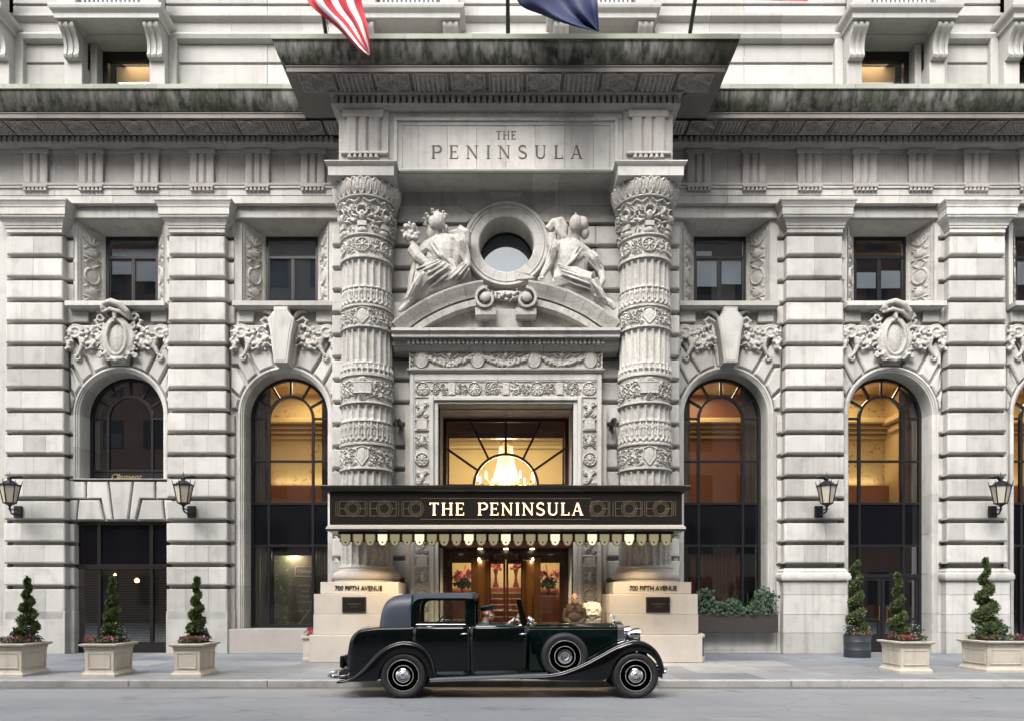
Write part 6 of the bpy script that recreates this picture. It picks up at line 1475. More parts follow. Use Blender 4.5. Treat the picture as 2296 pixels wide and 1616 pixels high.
for s in (-1, 1):
    yo = YC+s*.645; yi = YC+s*.61
    # window frame: band between the leather edge and the glass opening
    outer = [(581, 549), (582, 480), (583, 445), (588, 418), (600, 401), (620, 389), (660, 384), (720, 384), (800, 384), (889, 384), (889, 460), (889, 549), (800, 549), (690, 549)]
    inner = [(608, 533), (608, 480), (608, 448), (612, 426), (622, 410), (640, 401), (668, 398), (720, 397.5), (800, 397.5), (884, 397.5), (884, 460), (884, 533), (800, 533), (690, 533)]
    n = len(outer); v = [(q(*p)[0], yo, q(*p)[1]) for p in outer]+[(q(*p)[0], yo, q(*p)[1]) for p in inner]; v += [(p[0], yi, p[2]) for p in v]
    f = []
    for i in range(n): j = (i+1) % n; f += [[i, j, n+j, n+i], [2*n+j, 2*n+i, 3*n+i, 3*n+j], [n+i, n+j, 3*n+j, 3*n+i], [j, i, 2*n+i, 2*n+j]]
    fr_ = mk('window_frame', v, f, M['paint'], car)
    mk('window_pane', *prism_data([q(*p) for p in inner], YC+s*.625, YC+s*.63), M['cglass'], fr_)
    a, b = sorted((q(888, 0)[0], q(944, 0)[0])); y0, y1 = sorted((YC+s*.60, YC+s*.665)); MB().box(a, b, y0, y1, q(0, 549)[1], q(0, 384)[1], .012).build('centre_pillar', M['paint'], car)
    # windscreen post
    p0, p1 = q(1186, 393), q(1222, 548); y0, y1 = sorted((YC+s*.50, YC+s*.56))
    MB().add([(p0[0]-.035, y0, p0[1]), (p0[0]+.035, y0, p0[1]), (p1[0]+.05, y0, p1[1]), (p1[0]-.03, y0, p1[1]), (p0[0]-.035, y1, p0[1]), (p0[0]+.035, y1, p0[1]), (p1[0]+.05, y1, p1[1]), (p1[0]-.03, y1, p1[1])], [[0, 1, 2, 3], [7, 6, 5, 4], [0, 4, 5, 1], [1, 5, 6, 2], [2, 6, 7, 3], [3, 7, 4, 0]]).build('windscreen_post', M['paint'], car)
p0, p1 = q(1186, 393), q(1222, 548)
MB().box(p0[0]-.03, p0[0]+.03, YC-.50, YC+.50, p0[1]-.03, p0[1], .006).build('windscreen_rail', M['paint'], car)
mk('windscreen_pane', [(p0[0], YC-.5, p0[1]-.02), (p0[0], YC+.5, p0[1]-.02), (p1[0], YC+.5, p1[1]), (p1[0], YC-.5, p1[1])], [[0, 1, 2, 3]], M['cglass'], car)
# division behind the driver, seats, floor, dash
a, b = q(915, 0)[0], q(935, 0)[0]
MB().box(a, b, YC-.60, YC+.60, .45, q(0, 540)[1], .01).build('division', M['inside'], car); MB().box(a, b, YC-.60, YC+.60, q(0, 400)[1], q(0, 384)[1], .005).build('division_header', M['inside'], car)
MB().box(q(945, 0)[0], q(1090, 0)[0], YC-.58, YC+.58, .55, .78, .05).build('front_seat', M['seat'], car, True); MB().box(q(938, 0)[0], q(975, 0)[0], YC-.58, YC+.58, .72, 1.14, .05).build('front_seat_back', M['seat'], car, True); MB().box(q(470, 0)[0], q(560, 0)[0], YC-.55, YC+.55, .6, 1.25, .08).build('rear_seat', M['seat'], car, True)
MB().box(q(400, 0)[0], q(1240, 0)[0], YC-.6, YC+.6, .40, .44).build('floor', M['inside'], car)
for s in (-1, 1): MB().tube([(q(684, 0)[0], YC+s*.56, q(0, 536)[1]), (q(712, 0)[0], YC+s*.55, q(0, 512)[1]), (q(748, 0)[0], YC+s*.53, q(0, 470)[1]), (q(752, 0)[0], YC+s*.5, q(0, 410)[1])][:4], .010, 6).build('assist_cord', M['line'], car) if s > 0 else None
# scuttle and bonnet
HS = [(1190, 541, .655), (1215, 535, .62), (1245, 529, .56), (1275, 526, .52), (1400, 526, .49), (1500, 526, .465), (1620, 526.5, .43), (1753, 527, .39)]
def hood_sec(x, zt_, w_, zb=.42):
    X_, zt = q(x, zt_); sh = q(x, 564)[1]; k = [(0, zt), (.35*w_, zt-.006), (.62*w_, zt-.025), (.84*w_, zt-.06), (.955*w_, (zt+sh)/2-.012), (w_, sh), (w_*1.005, sh-.03), (w_*1.01, (sh+zb)/2), (w_*1.0, zb)]
    return [(X_, YC-y, z) for y, z in k[::-1]]+[(X_, YC+y, z) for y, z in k[1:]]
loft('scuttle', [hood_sec(*h) for h in HS[:3]], M['hoodp'], False, sharp=50); loft('bonnet', [hood_sec(h[0]+(3 if i == 0 else 0), h[1], h[2]) for i, h in enumerate(HS[2:])], M['hoodp'], True, sharp=50)
for s in (-1, 1):
    MB().tube([(q(h[0], 0)[0], YC+s*(h[2]+.004), q(0, 563)[1]) for h in HS[1:]], .006, 6).build('bonnet_hinge', M['chrome'], car)
    m = MB()
    for x0, x1 in ((1250, 1322), (1530, 1722)):
        for i in range(int((x1-x0)/9.5)):
            x = x0+9.5*i; w_ = float(np.interp(x, [h[0] for h in HS], [h[2] for h in HS])); a = q(x, 602); b = q(x+16, 702); y = YC+s*(w_*1.012)
            m.add([(a[0], y, a[1]), (a[0]+.012, y+s*.014, a[1]-.01), (b[0]+.012, y+s*.014, b[1]), (b[0], y, b[1]), (a[0]+.018, y, a[1]), (b[0]+.018, y, b[1])], [[0, 1, 2, 3], [1, 4, 5, 2]])
    stuff(m.build('louvres', M['hoodp'], car))
    lp = q(1256, 512); m = MB(); m.lathe([(.0001, -.05), (.03, -.035), (.042, 0), (.038, .05), (.0001, .055)], (lp[0], YC+s*.50, lp[1]), 14, 'X'); m.tube([(lp[0], YC+s*.50, lp[1]-.03), (lp[0]-.01, YC+s*.50, lp[1]-.11)], [.012, .02], 8); m.tube([(lp[0], YC+s*.5, lp[1]+.03), (lp[0], YC+s*.5, lp[1]+.055)], .008, 6); m.build('side_lamp', M['chrome'], car, smooth=True)
# radiator
xr0, xr1 = q(1755, 0)[0], q(1792, 0)[0]
def rad_sec(x, g): return [(x, YC+y*g, z) for y, z in ((-.40, .60), (-.40, 1.12), (-.30, 1.19), (-.05, 1.245), (.05, 1.245), (.30, 1.19), (.40, 1.12), (.40, .60))]
ra = loft('radiator', [rad_sec(xr0, 1), rad_sec(xr1, 1), rad_sec(xr1+.01, .97)], M['chrome'], True, True, True, 25)
for i in range(22): y = YC-.34+.68*(i+.5)/22; block('radiator_slat', xr1+.012, xr1+.03, y-.008, y+.008, .64, 1.09, M['chrome'], ra, .002)
mx, mz = q(1750, 524); P = [('t', [(mx-.01, YC, mz+.01), (mx+.005, YC, mz+.06), (mx+.03, YC, mz+.105)], [.02, .012, .014]), ('e', (mx+.038, YC, mz+.125), .014), ('e', (mx, YC, mz+.012), (.032, .032, .016))]
for s in (-1, 1): P.append(('t', [(mx+.02, YC+s*.01, mz+.10), (mx-.02, YC+s*.03, mz+.12), (mx-.06, YC+s*.04, mz+.105)], [.012, .012, .004]))
blob('mascot', P, M['chrome'], car, .006, smooth=2)
# headlamps
for s in (-1, 1):
    hx, hz_ = (2.18 if s < 0 else 2.18), 1.03; c = (hx, YC+s*.47, hz_); m = MB(); m.lathe([(.0001, -.17), (.04, -.16), (.085, -.11), (.112, -.03), (.118, .02), (.122, .03), (.122, .05), (.11, .052)], c, 24, 'X'); m.tube([(hx-.04, YC+s*.47, hz_-.1), (hx-.06, YC+s*.42, .78)], [.02, .025], 8)
    hl = m.build('headlamp', M['chrome'], car, smooth=True, sharp=50); v, f = lathe_data([(.112, .045), (.08, .058), (.0001, .064)], c, 24, 'X'); mk('lens', v, f, M['cglass'], hl, smooth=True)
MB().tube([(2.12, YC-.47, 1.0), (2.12, YC+.47, 1.0)], .018, 8).build('lamp_bar', M['chrome'], car, smooth=True)
# wings
M['hlbead'] = plain('highlight_bead_gloss', (.004, .004, .005), .08, 0, 1.0, spec=1.0)
def wing(name, T, B, yi, cr, s, rear):
    T = bez(T, 3); B = bez(B, 3); secs = []
    for t, b in zip(T, B):
        x, z = q(*t); bx, bz = q(*b); yo = .775
        secs.append([(x, YC+s*yi, z-.05), (x, YC+s*(yi+(yo-yi)*.30), z-.012), (x, YC+s*(yi+(yo-yi)*.55), z+.0), (x, YC+s*(yo-.055), z-.012), (x*.97+bx*.03, YC+s*(yo-.018), z-.035), (x*.9+bx*.1, YC+s*yo, z+(bz-z)*.14-.03), (x*.6+bx*.4, YC+s*yo, z+(bz-z)*.42-.02), (bx*.85+x*.15, YC+s*(yo-.004), z+(bz-z)*.86), (bx, YC+s*(yo-.012), bz)])
    if s < 0: secs = secs[::-1]
    o = loft(name, secs, M['pblack'], False, False, True, 80); sl_ = o.modifiers.new('sheet', 'SOLIDIFY'); sl_.thickness = .012; sl_.offset = -1
    MB().tube([(q(*t)[0], YC+s*.752, q(*t)[1]-.022) for t in T], .013, 8).build('highlight_bead', M['hlbead'], o, smooth=True); return o  # glossy tube added along the wing edge to catch a line of sky highlight
TF_ = [(1330, 808), (1400, 798), (1470, 778), (1540, 749), (1600, 719), (1660, 686), (1720, 653), (1770, 632), (1820, 619), (1872, 622), (1915, 640), (1950, 670), (1975, 710), (1988, 750), (1996, 796)]
BF_ = [(1290, 838), (1390, 842), (1470, 844), (1540, 845), (1600, 846), (1655, 843), (1690, 822), (1703, 780), (1727, 735), (1775, 697), (1838, 681), (1895, 690), (1937, 720), (1963, 760), (1980, 802)]
TR_ = [(172, 846), (230, 836), (280, 810), (330, 765), (380, 708), (430, 664), (490, 633), (550, 622), (610, 632), (655, 658), (690, 705), (709, 765), (718, 832)]
BR_ = [(172, 853), (230, 851), (290, 850), (350, 848), (400, 842), (410, 800), (438, 745), (495, 703), (548, 692), (605, 703), (652, 742), (675, 790), (692, 842)]
for s in (-1, 1):
    fw_ = wing('front_wing', TF_, BF_, .38, .02, s, False); rw_ = wing('rear_wing', TR_, BR_, .55, .02, s, True)
    # running board with ribs
    a, b = q(690, 832), q(1345, 806); m = MB(); y0, y1 = sorted((YC+s*.56, YC+s*.785))
    def slab(za, zb, y0, y1): return [(a[0], y0, a[1]+za), (b[0], y0, b[1]+za), (b[0], y0, b[1]+zb), (a[0], y0, a[1]+zb), (a[0], y1, a[1]+za), (b[0], y1, b[1]+za), (b[0], y1, b[1]+zb), (a[0], y1, a[1]+zb)]
    FB = [[0, 1, 2, 3], [7, 6, 5, 4], [0, 4, 5, 1], [1, 5, 6, 2], [2, 6, 7, 3], [3, 7, 4, 0]]
    rbd = mk('running_board', slab(-.055, 0, y0, y1), FB, M['alu'], car)
    mk('board_edge', slab(-.02, .004, *sorted((YC+s*.783, YC+s*.795))), FB, M['chrome'], rbd)
    for i in range(7): yy = YC+s*(.60+.025*i); mk('board_rib', slab(0, .008, yy-.007, yy+.007), FB, M['alu'], rbd)
# wheels
def wheel(name, c, R, s, wd=.175, spare=False):
    t = group_part(name, car, c); k = R/.375; o = s
    tp = [(.265*k, -.06), (.29*k, -.082), (.33*k, -.0875), (.358*k, -.075), (.371*k, -.05), (.375*k, -.02), (.375*k, .02), (.371*k, .05), (.358*k, .075), (.33*k, .0875), (.29*k, .082), (.265*k, .06)]
    v, f = lathe_data(tp, c, 48, 'Y'); ty = mk('tyre', v, f, M['rubber'], t, smooth=True, sharp=60)
    for i in range(3): 
        y = c[1]-.03+.03*i; v, f = lathe_data([(.374*k, -.006), (.379*k, -.004), (.379*k, .004), (.374*k, .006)], (c[0], y, c[2]), 48, 'Y'); mk('tread', v, f, M['rubber'], ty, smooth=True)
    d = [(.27*k, -.055), (.262*k, -.068), (.25*k, -.07), (.20*k, -.058), (.13*k, -.066), (.0001, -.072)]; d = [(r, s*-y) if s > 0 else (r, y) for r, y in d]
    v, f = lathe_data(d, c, 48, 'Y'); mk('wheel_disc', v, f, M['paint'], t, smooth=True, sharp=60)
    for r in (.255, .165):
        yy = c[1]+(-.068 if s < 0 else .068); v, f = lathe_data([((r-.005)*k, .0), ((r-.003)*k, -.006), ((r+.003)*k, -.006), ((r+.005)*k, 0)] if s < 0 else [((r-.006)*k, 0), ((r-.004)*k, .006), ((r+.004)*k, .006), ((r+.006)*k, 0)], (c[0], yy, c[2]), 48, 'Y'); mk('coach_line', v, f, M['line'], t, smooth=True)
    hp = [(.118, -.068), (.118, -.078), (.10, -.088), (.085, -.086), (.075, -.094), (.055, -.092), (.045, -.10), (.0001, -.102)] if not spare else [(.118, -.068), (.118, -.085), (.09, -.095), (.06, -.09), (.045, -.075), (.0001, -.074)]
    hp = [(r, y if s < 0 else -y) for r, y in hp]; v, f = lathe_data(hp, c, 36, 'Y'); mk('hub_cap', v, f, M['chrome'], t, smooth=True, sharp=30)
for s in (-1, 1):
    yw = YC+s*.672; wheel('wheel', (q(540, 0)[0], yw, .377), .377, s); wheel('wheel', (q(1838, 0)[0], yw, .377), .377, s)
    c = q(1445, 712); wheel('spare_wheel', (c[0], YC+s*.60, c[1]), .385, s, spare=True)
# bumpers, plate, chassis
for s in (-1, 1):
    x0, z0 = q(200, 838); MB().tube([(x0+.1, YC+s*.35, z0+.04), (x0-.06, YC+s*.4, z0+.02), (x0-.2, YC+s*.5, z0+.01), (x0-.255, YC+s*.6, z0+.05), (x0-.2, YC+s*.66, z0+.11), (x0-.1, YC+s*.64, z0+.11)], .022, 8).build('rear_bumper_iron', M['chrome'], car, smooth=True)
    x1, z1 = q(2010, 785); MB().tube([(x1-.2, YC+s*.32, z1), (x1, YC+s*.36, z1+.01)], .022, 8).build('front_dumb_iron', M['pblack'], car)
x1, z1 = q(2018, 785)
MB().tube([(x1-.06, YC-.80, z1-.03), (x1, YC-.6, z1+.0), (x1+.03, YC, z1+.01), (x1, YC+.6, z1), (x1-.06, YC+.8, z1-.03)], .025, 8).build('front_bumper', M['chrome'], car, smooth=True)
MB().tube([(q(130, 0)[0]+.06, YC-.7, q(0, 822)[1]), (q(118, 0)[0], YC-.5, q(0, 815)[1]), (q(112, 0)[0], YC, q(0, 812)[1]), (q(118, 0)[0], YC+.5, q(0, 815)[1])], .022, 8).build('rear_bumper', M['chrome'], car, smooth=True)
MB().box(x1-.1, x1-.085, YC-.74, YC-.3, z1-.14, z1-.02, .003).build('number_plate', M['pblack'], car)
x0, z0 = q(170, 745); MB().box(x0-.03, x0+.05, YC-.4, YC+.4, z0-.12, z0+.09, .02).build('luggage_rack', M['pblack'], car); MB().box(q(150, 0)[0], q(1950, 0)[0], YC-.34, YC+.34, .27, .42, .02).build('chassis', M['inside'], car)
for x in (540, 1838): MB().tube([(q(x, 0)[0], YC-.6, .37), (q(x, 0)[0], YC+.6, .37)], .04, 8).build('axle', M['inside'], car)
sx_, sz_ = q(1150, 520); v = [(sx_+.0+.17*cos(a)*.35, YC-.32+.19*sin(a), sz_-.06+.17*cos(a)*.93) for a in [2*pi*i/24 for i in range(25)]]; MB().tube(v, .012, 6, False).build('steering_wheel', M['inside'], car, smooth=True)
# ------------------------------------------------------------------ the two seated stone figures on the pediment
kS = 19.05/F/1.3072/3.28
def S(px, py, dy=0): return (((1100+px/3.28)/1.3072-U0)*19.05/F, 19.05+dy, Z((500+py/3.28)/1.3072, 19.05))
BK = 1.16                                     # over-life bulk of the figures
def T(pts, rr): return ('t', [S(*p) for p in pts], [r*kS*BK for r in rr] if isinstance(rr, (list, tuple)) else rr*kS*BK)
def E(px, py, dy, rx, ry, rz): return ('e', S(px, py, dy), (rx*kS*BK, ry*kS*BK, rz*kS*BK))
def folds(rg, a, b, n, spread_a, spread_b, r, y0, sag=20):
    out = []
    for i in range(n):
        t = i/(n-1)-.5; p = (a[0]+spread_a[0]*t, a[1]+spread_a[1]*t); q_ = (b[0]+spread_b[0]*t, b[1]+spread_b[1]*t); d = y0-.05-.12*cos(t*pi)+rg.uniform(-.02, .02)
        m = ((p[0]+q_[0])/2+rg.uniform(-10, 10), (p[1]+q_[1])/2+sag+rg.uniform(-8, 8)); out.append(T([(p[0], p[1], d-.03), (m[0], m[1], d-.09), (q_[0], q_[1], d-.02)], [r*.55, r*.85, r*.45]))
    return out
fg = hotel
rg = random.Random(40)
L = []
# head turned up to the right, laurel crown
L += [E(610, 520, -.16, 56, 60, 74), E(652, 532, -.20, 14, 16, 13), E(640, 560, -.18, 26, 30, 22), E(660, 508, -.19, 10, 12, 8), T([(590, 560, -.08), (606, 640, -.02), (612, 690, .0)], [40, 38, 48]), E(560, 530, -.10, 40, 60, 62), E(540, 600, -.02, 44, 50, 70), E(680, 575, -.08, 20, 30, 34)]
for (x, y, a) in ((490, 500, 160), (510, 460, 140), (555, 425, 100), (600, 440, 80), (650, 445, 60), (672, 470, 45), (500, 540, 190), (530, 490, 150), (580, 460, 95)):
    d = (34*cos(radians(a)), -34*sin(radians(a))); L.append(T([(x, y+16, -.12), (x+d[0]*.6, y+d[1]*.6, -.17), (x+d[0], y+d[1], -.13)], [12, 17, 5]))
# torso, bust, shoulders
L += [E(650, 800, .02, 135, 105, 170), E(560, 850, .05, 80, 80, 130), E(750, 840, .04, 85, 80, 130), E(640, 700, -.02, 110, 70, 60), E(590, 790, -.09, 52, 50, 50), E(700, 800, -.12, 54, 52, 52), T([(500, 720, .02), (600, 690, -.02), (700, 680, -.02), (800, 670, .0)], [44, 56, 56, 48]), E(670, 940, .02, 125, 110, 90), T([(560, 700, -.06), (600, 740, -.12), (690, 730, -.13), (770, 690, -.07)], 16)]
# arm on the right, sleeve and hand on the lap
L += [T([(800, 680, -.02), (850, 790, -.10), (880, 880, -.15)], [58, 48, 38]), T([(880, 880, -.15), (890, 950, -.22), (840, 1010, -.28)], [36, 30, 22]), E(830, 1015, -.29, 26, 22, 16), E(830, 720, -.04, 66, 60, 70)]
# arm on the left with horn of plenty
L += [T([(510, 730, .0), (440, 800, -.12), (395, 850, -.20)], [54, 44, 36]), T([(395, 850, -.20), (380, 800, -.26), (372, 740, -.28)], [34, 30, 26]), T([(370, 790, -.22), (420, 880, -.28), (520, 960, -.30), (640, 1010, -.30), (760, 1080, -.26)], [52, 46, 34, 24, 16])]
for _ in range(34): L.append(E(rg.uniform(280, 410), rg.uniform(585, 720), -.28+rg.uniform(-.08, .08), 20, 20, 20))
for (x, y, a) in ((385, 590, 85), (280, 640, 160), (310, 590, 110), (420, 660, 20), (340, 570, 95)): L.append(T([(x, y, -.28), (x+26*cos(radians(a)), y-26*sin(radians(a)), -.30)], [18, 6]))
# lap and legs: thighs to the left knee, shins down the curve of the pediment
L += [T([(740, 1000, .0), (620, 1020, -.16), (500, 1050, -.26)], [105, 90, 72]), T([(500, 1050, -.26), (430, 1160, -.24), (345, 1290, -.20)], [70, 58, 36]), T([(345, 1290, -.20), (290, 1350, -.24), (240, 1390, -.24)], [34, 28, 16]), T([(760, 1060, .0), (640, 1110, -.10), (520, 1150, -.12), (420, 1230, -.08), (330, 1300, -.04)], [80, 70, 60, 52, 40])]
L += [T([(430, 900, .06), (400, 1020, .08), (380, 1160, .10), (350, 1270, .1)], [70, 80, 70, 50])]
L += folds(rg, (690, 960), (480, 1080), 5, (150, 75), (150, 162), 15, -.24, 14)+folds(rg, (470, 1060), (330, 1310), 6, (80, -30), (90, 20), 12, -.26, 0)+folds(rg, (545, 730), (735, 950), 4, (100, -70), (70, 60), 15, -.10, 30)+folds(rg, (430, 880), (370, 1220), 6, (90, 0), (80, 0), 13, -.02, 0)+folds(rg, (830, 660), (860, 830), 4, (60, 10), (50, 0), 11, -.14, 0)+folds(rg, (880, 960), (720, 1120), 5, (60, 60), (120, 30), 13, -.2, 30)
L += [T([(780, 560, .12), (840, 600, .14), (850, 720, .14)], [60, 70, 60]), T([(690, 600, .1), (780, 570, .08), (860, 640, .1)], 22)]
lf = blob('seated_figure', L, M['limed'], hotel, .013, smooth=2); lf['label'] = 'carved woman crowned with laurel holding a horn of fruit'
R_ = []
R_ += [E(1918, 545, -.16, 54, 58, 72), E(1878, 560, -.20, 14, 16, 12), E(1892, 585, -.18, 24, 28, 22), T([(1925, 600, -.06), (1918, 690, -.02), (1915, 740, 0)], [40, 36, 48]), E(1985, 540, -.08, 52, 60, 62), E(2010, 610, -.04, 38, 44, 52), E(1990, 500, -.08, 40, 40, 30)]
R_ += [T([(1915, 500, -.18), (1917, 440, -.2)], [14, 5]), T([(1880, 505, -.2), (1930, 488, -.2), (1990, 480, -.14)], 11)]
# hooded cloak with rolled edge behind the shoulder
R_ += [T([(1660, 560, .10), (1720, 500, .06), (1790, 480, .02), (1820, 540, .0), (1800, 640, .02)], [40, 44, 34, 30, 40]), T([(1745, 500, -.04), (1760, 580, -.06), (1810, 660, -.06), (1860, 680, -.04)], [30, 34, 34, 20]), T([(1690, 600, .1), (1700, 700, .1), (1730, 760, .06)], [50, 50, 50])]
R_ += [E(1850, 870, .02, 135, 105, 175), E(1760, 900, .05, 80, 80, 130), E(1950, 910, .04, 85, 80, 130), E(1870, 760, -.02, 110, 70, 60), E(1800, 850, -.10, 54, 50, 50), E(1910, 850, -.12, 52, 50, 50), T([(1740, 740, .0), (1840, 720, -.02), (1930, 740, -.02), (2040, 800, .0)], [50, 56, 56, 46]), E(1850, 1010, .0, 130, 110, 85)]
R_ += [T([(1735, 750, -.02), (1690, 850, -.12), (1660, 940, -.18)], [58, 46, 36]), T([(1660, 940, -.18), (1620, 1010, -.24), (1590, 1070, -.28)], [34, 28, 22]), E(1588, 1085, -.29, 28, 20, 16)]
for k in range(5): R_.append(T([(1570+9*k, 1085, -.30), (1555+13*k, 1112, -.31)], [8, 5]))
R_ += [('m', *(lambda v: ([S(*p) for p in v], [[0, 1, 2, 3], [7, 6, 5, 4], [0, 4, 5, 1], [1, 5, 6, 2], [2, 6, 7, 3], [3, 7, 4, 0]]))([(1335, 990, -.2), (1470, 1040, -.34), (1530, 1090, -.34), (1350, 1085, -.2), (1335, 985, -.1), (1470, 1035, -.1), (1530, 1085, -.1), (1350, 1080, -.1)]))]
R_ += [T([(2040, 810, .0), (2100, 900, -.10), (2160, 990, -.16)], [50, 42, 34]), T([(2160, 990, -.16), (2175, 1090, -.22), (2120, 1190, -.26)], [32, 28, 20]), E(2118, 1205, -.27, 28, 22, 22)]
for k in range(7): R_.append(T([(2120, 1200, -.27), (2090+16*k, 1255+8*(k % 2), -.30)], [14, 6]))
R_ += [T([(1750, 1070, .0), (1900, 1060, -.18), (2060, 1110, -.24)], [100, 92, 74]), T([(2060, 1110, -.24), (2110, 1190, -.2), (2180, 1270, -.16)], [70, 56, 40]), T([(2180, 1270, -.16), (2250, 1310, -.2), (2290, 1360, -.2)], [36, 30, 18]), T([(1700, 1090, .0), (1850, 1140, -.08), (2020, 1200, -.08), (2140, 1270, -.04)], [60, 66, 60, 44])]
for k in range(5): R_.append(T([(2090+18*k, 880+14*k, .06), (2130+16*k, 960+10*k, .04), (2150+12*k, 1060, .06)], [14, 20, 12]))
R_ += folds(rg, (1760, 1020), (2030, 1120), 5, (50, 150), (100, 162), 13, -.22, 14)+folds(rg, (2050, 1100), (2170, 1290), 5, (90, 40), (80, 30), 12, -.22, 0)+folds(rg, (1960, 790), (1780, 1010), 4, (100, 70), (70, -60), 15, -.10, 30)+folds(rg, (1730, 720), (1680, 900), 4, (60, 10), (50, 0), 11, -.14, 0)+folds(rg, (2060, 830), (2150, 960), 4, (50, -20), (50, -20), 11, -.14, 0)
rf = blob('seated_figure', R_, M['limed'], hotel, .013, smooth=2); rf['label'] = 'carved woman with winged cap resting a hand on an open book'

# ------------------------------------------------------------------ people
M['skin'] = plain('skin', (.55, .30, .23), .5); M['skin2'] = plain('light_brown_skin', (.26, .14, .08), .5); M['teal'] = plain('teal_uniform', (.02, .13, .15), .8); M['tealcap'] = plain('dark_green_cap', (.008, .018, .018), .7); M['brownu'] = plain('brown_uniform', (.034, .020, .012), .8); M['hair'] = plain('grey_hair', (.10, .085, .075), .7); M['dark'] = plain('dark_eye', (.01, .008, .006), .3); M['glove'] = plain('pale_glove', (.55, .45, .38), .7)
def hand(P, w_, dr, side, grip=False, k=1.0):
    """palm, four bent fingers of different lengths and a thumb; w_ wrist, dr direction of the fingers, side towards the thumb"""
    w_, dr, side = Vector(w_), Vector(dr).normalized(), Vector(side).normalized(); nrm = dr.cross(side).normalized()
    for t in (-.028, -.010, .010, .028): P.append(('t', [tuple(w_), tuple(w_+dr*.045*k+side*t*k*.8), tuple(w_+dr*.085*k+side*t*k)], [.017*k, .016*k, .012*k]))
    for i, (t, l) in enumerate(((.030, .070), (.010, .080), (-.010, .075), (-.029, .058))):
        b = w_+dr*.085*k+side*t*k; c = (-nrm*.035 if grip else -nrm*.012)*k; P.append(('t', [tuple(b), tuple(b+dr*l*.5*k+c*.5), tuple(b+dr*l*(.7 if grip else 1)*k+c*(2 if grip else 1.6))], [.010*k, .0095*k, .0075*k]))
    b = w_+dr*.03*k+side*.03*k; P.append(('t', [tuple(b), tuple(b+(dr*.5+side*.7)*.045*k), tuple(b+(dr*.9+side*.55)*.085*k)], [.013*k, .011*k, .008*k]))
def head(P, c, fwd, k=1.0):
    c, f = Vector(c), Vector(fwd).normalized(); r = f.cross(Vector((0, 0, 1))).normalized(); u = Vector((0, 0, 1))
    def e(a, b, z, rr): P.append(('e', tuple(c+(f*a+r*b+u*z)*k), tuple(q_*k for q_ in rr)))
    e(-.012, 0, .03, (.090, .078, .098) if abs(f.x) > .5 else (.078, .090, .098)); e(.03, 0, -.045, (.058, .055, .062)); e(.055, 0, -.088, (.026, .026, .020)); e(.092, 0, -.012, (.016, .016, .020)); e(.085, 0, .008, (.010, .011, .022))
    e(.074, .033, .030, (.020, .020, .010)); e(.074, -.033, .030, (.020, .020, .010)); e(.077, 0, -.053, (.014, .024, .008)); e(.077, 0, -.066, (.012, .020, .008)); e(.05, .045, -.02, (.026, .022, .022)); e(.05, -.045, -.02, (.026, .022, .022))
    for s in (-1, 1): e(-.012, s*.082, .0, (.020, .010, .030))
    return f, r, u
def eyes(c, fwd, parent, k=1.0):
    c, f = Vector(c), Vector(fwd).normalized(); r = f.cross(Vector((0, 0, 1))).normalized()
    for s in (-1, 1): MB().sphere(tuple(c+(f*.079+r*s*.032+Vector((0, 0, .010)))*k), .0065*k, 8, 6).build('eye', M['dark'], parent, smooth=True); MB().tube([tuple(c+(f*.088+r*s*.018+Vector((0, 0, .032)))*k), tuple(c+(f*.082+r*s*.046+Vector((0, 0, .032)))*k)], .003*k, 5).build('eyebrow', M['hair'], parent)
# chauffeur, near seat, looking along the bonnet
hx, hz = q(1008, 474); hy = YC-.33
dv = thing('person', 'chauffeur in teal jacket and dark peaked cap at the wheel of the limousine', 'person', (hx-.1, hy, .78))
P = []; HC = (hx+.005, hy, hz); head(P, HC, (1, 0, -.10), 1.10)
P += [('t', [(hx-.015, hy, hz-.05), (hx-.03, hy, hz-.13), (hx-.05, hy, hz-.20)], [.056, .058, .07]), ('t', [(hx-.07, hy, hz-.22), (hx-.10, hy, .98), (hx-.08, hy, .80)], [.13, .15, .14]), ('t', [(hx-.06, hy-.18, hz-.24), (hx-.05, hy, hz-.2), (hx-.06, hy+.18, hz-.24)], [.06, .07, .06])]
hnd = [(q(1142, 514)[0], YC-.42, q(0, 517)[1]), (q(1150, 510)[0], YC-.22, q(0, 517)[1])]
for s, hd_ in ((-1, hnd[0]), (1, hnd[1])):
    el = (hx+.16, hy+s*.22, .97); P.append(('t', [(hx-.06, hy+s*.19, hz-.25), el], [.055, .045])); P.append(('t', [el, hd_], [.042, .03])); P.append(('t', [(hx-.02, hy+s*.09, .80), (hx+.34, hy+s*.12, .84)], [.085, .07])); P.append(('t', [(hx+.34, hy+s*.12, .84), (hx+.50, hy+s*.12, .50)], [.065, .045])); P.append(('t', [(hx+.48, hy+s*.12, .49), (hx+.62, hy+s*.12, .47)], [.045, .035]))
bd = blob('body', P, M['skin'], dv, .009, smooth=3); eyes(HC, (1, 0, -.1), dv)
Pj = [('t', [(hx-.045, hy, hz-.155), (hx-.07, hy, hz-.25), (hx-.10, hy, .98), (hx-.08, hy, .78)], [.075, .15, .165, .155]), ('t', [(hx-.06, hy-.19, hz-.245), (hx-.05, hy, hz-.20), (hx-.06, hy+.19, hz-.245)], [.072, .08, .072])]
for s, hd_ in ((-1, hnd[0]), (1, hnd[1])): el = (hx+.16, hy+s*.22, .97); Pj += [('t', [(hx-.06, hy+s*.195, hz-.25), el], [.07, .058]), ('t', [el, tuple(Vector(el).lerp(Vector(hd_), .86))], [.055, .042])]
for s in (-1, 1): Pj += [('t', [(hx-.02, hy+s*.09, .80), (hx+.34, hy+s*.12, .84)], [.095, .078]), ('t', [(hx+.34, hy+s*.12, .84), (hx+.50, hy+s*.12, .50)], [.075, .055])]
blob('uniform', Pj, M['teal'], dv, .012, smooth=3)
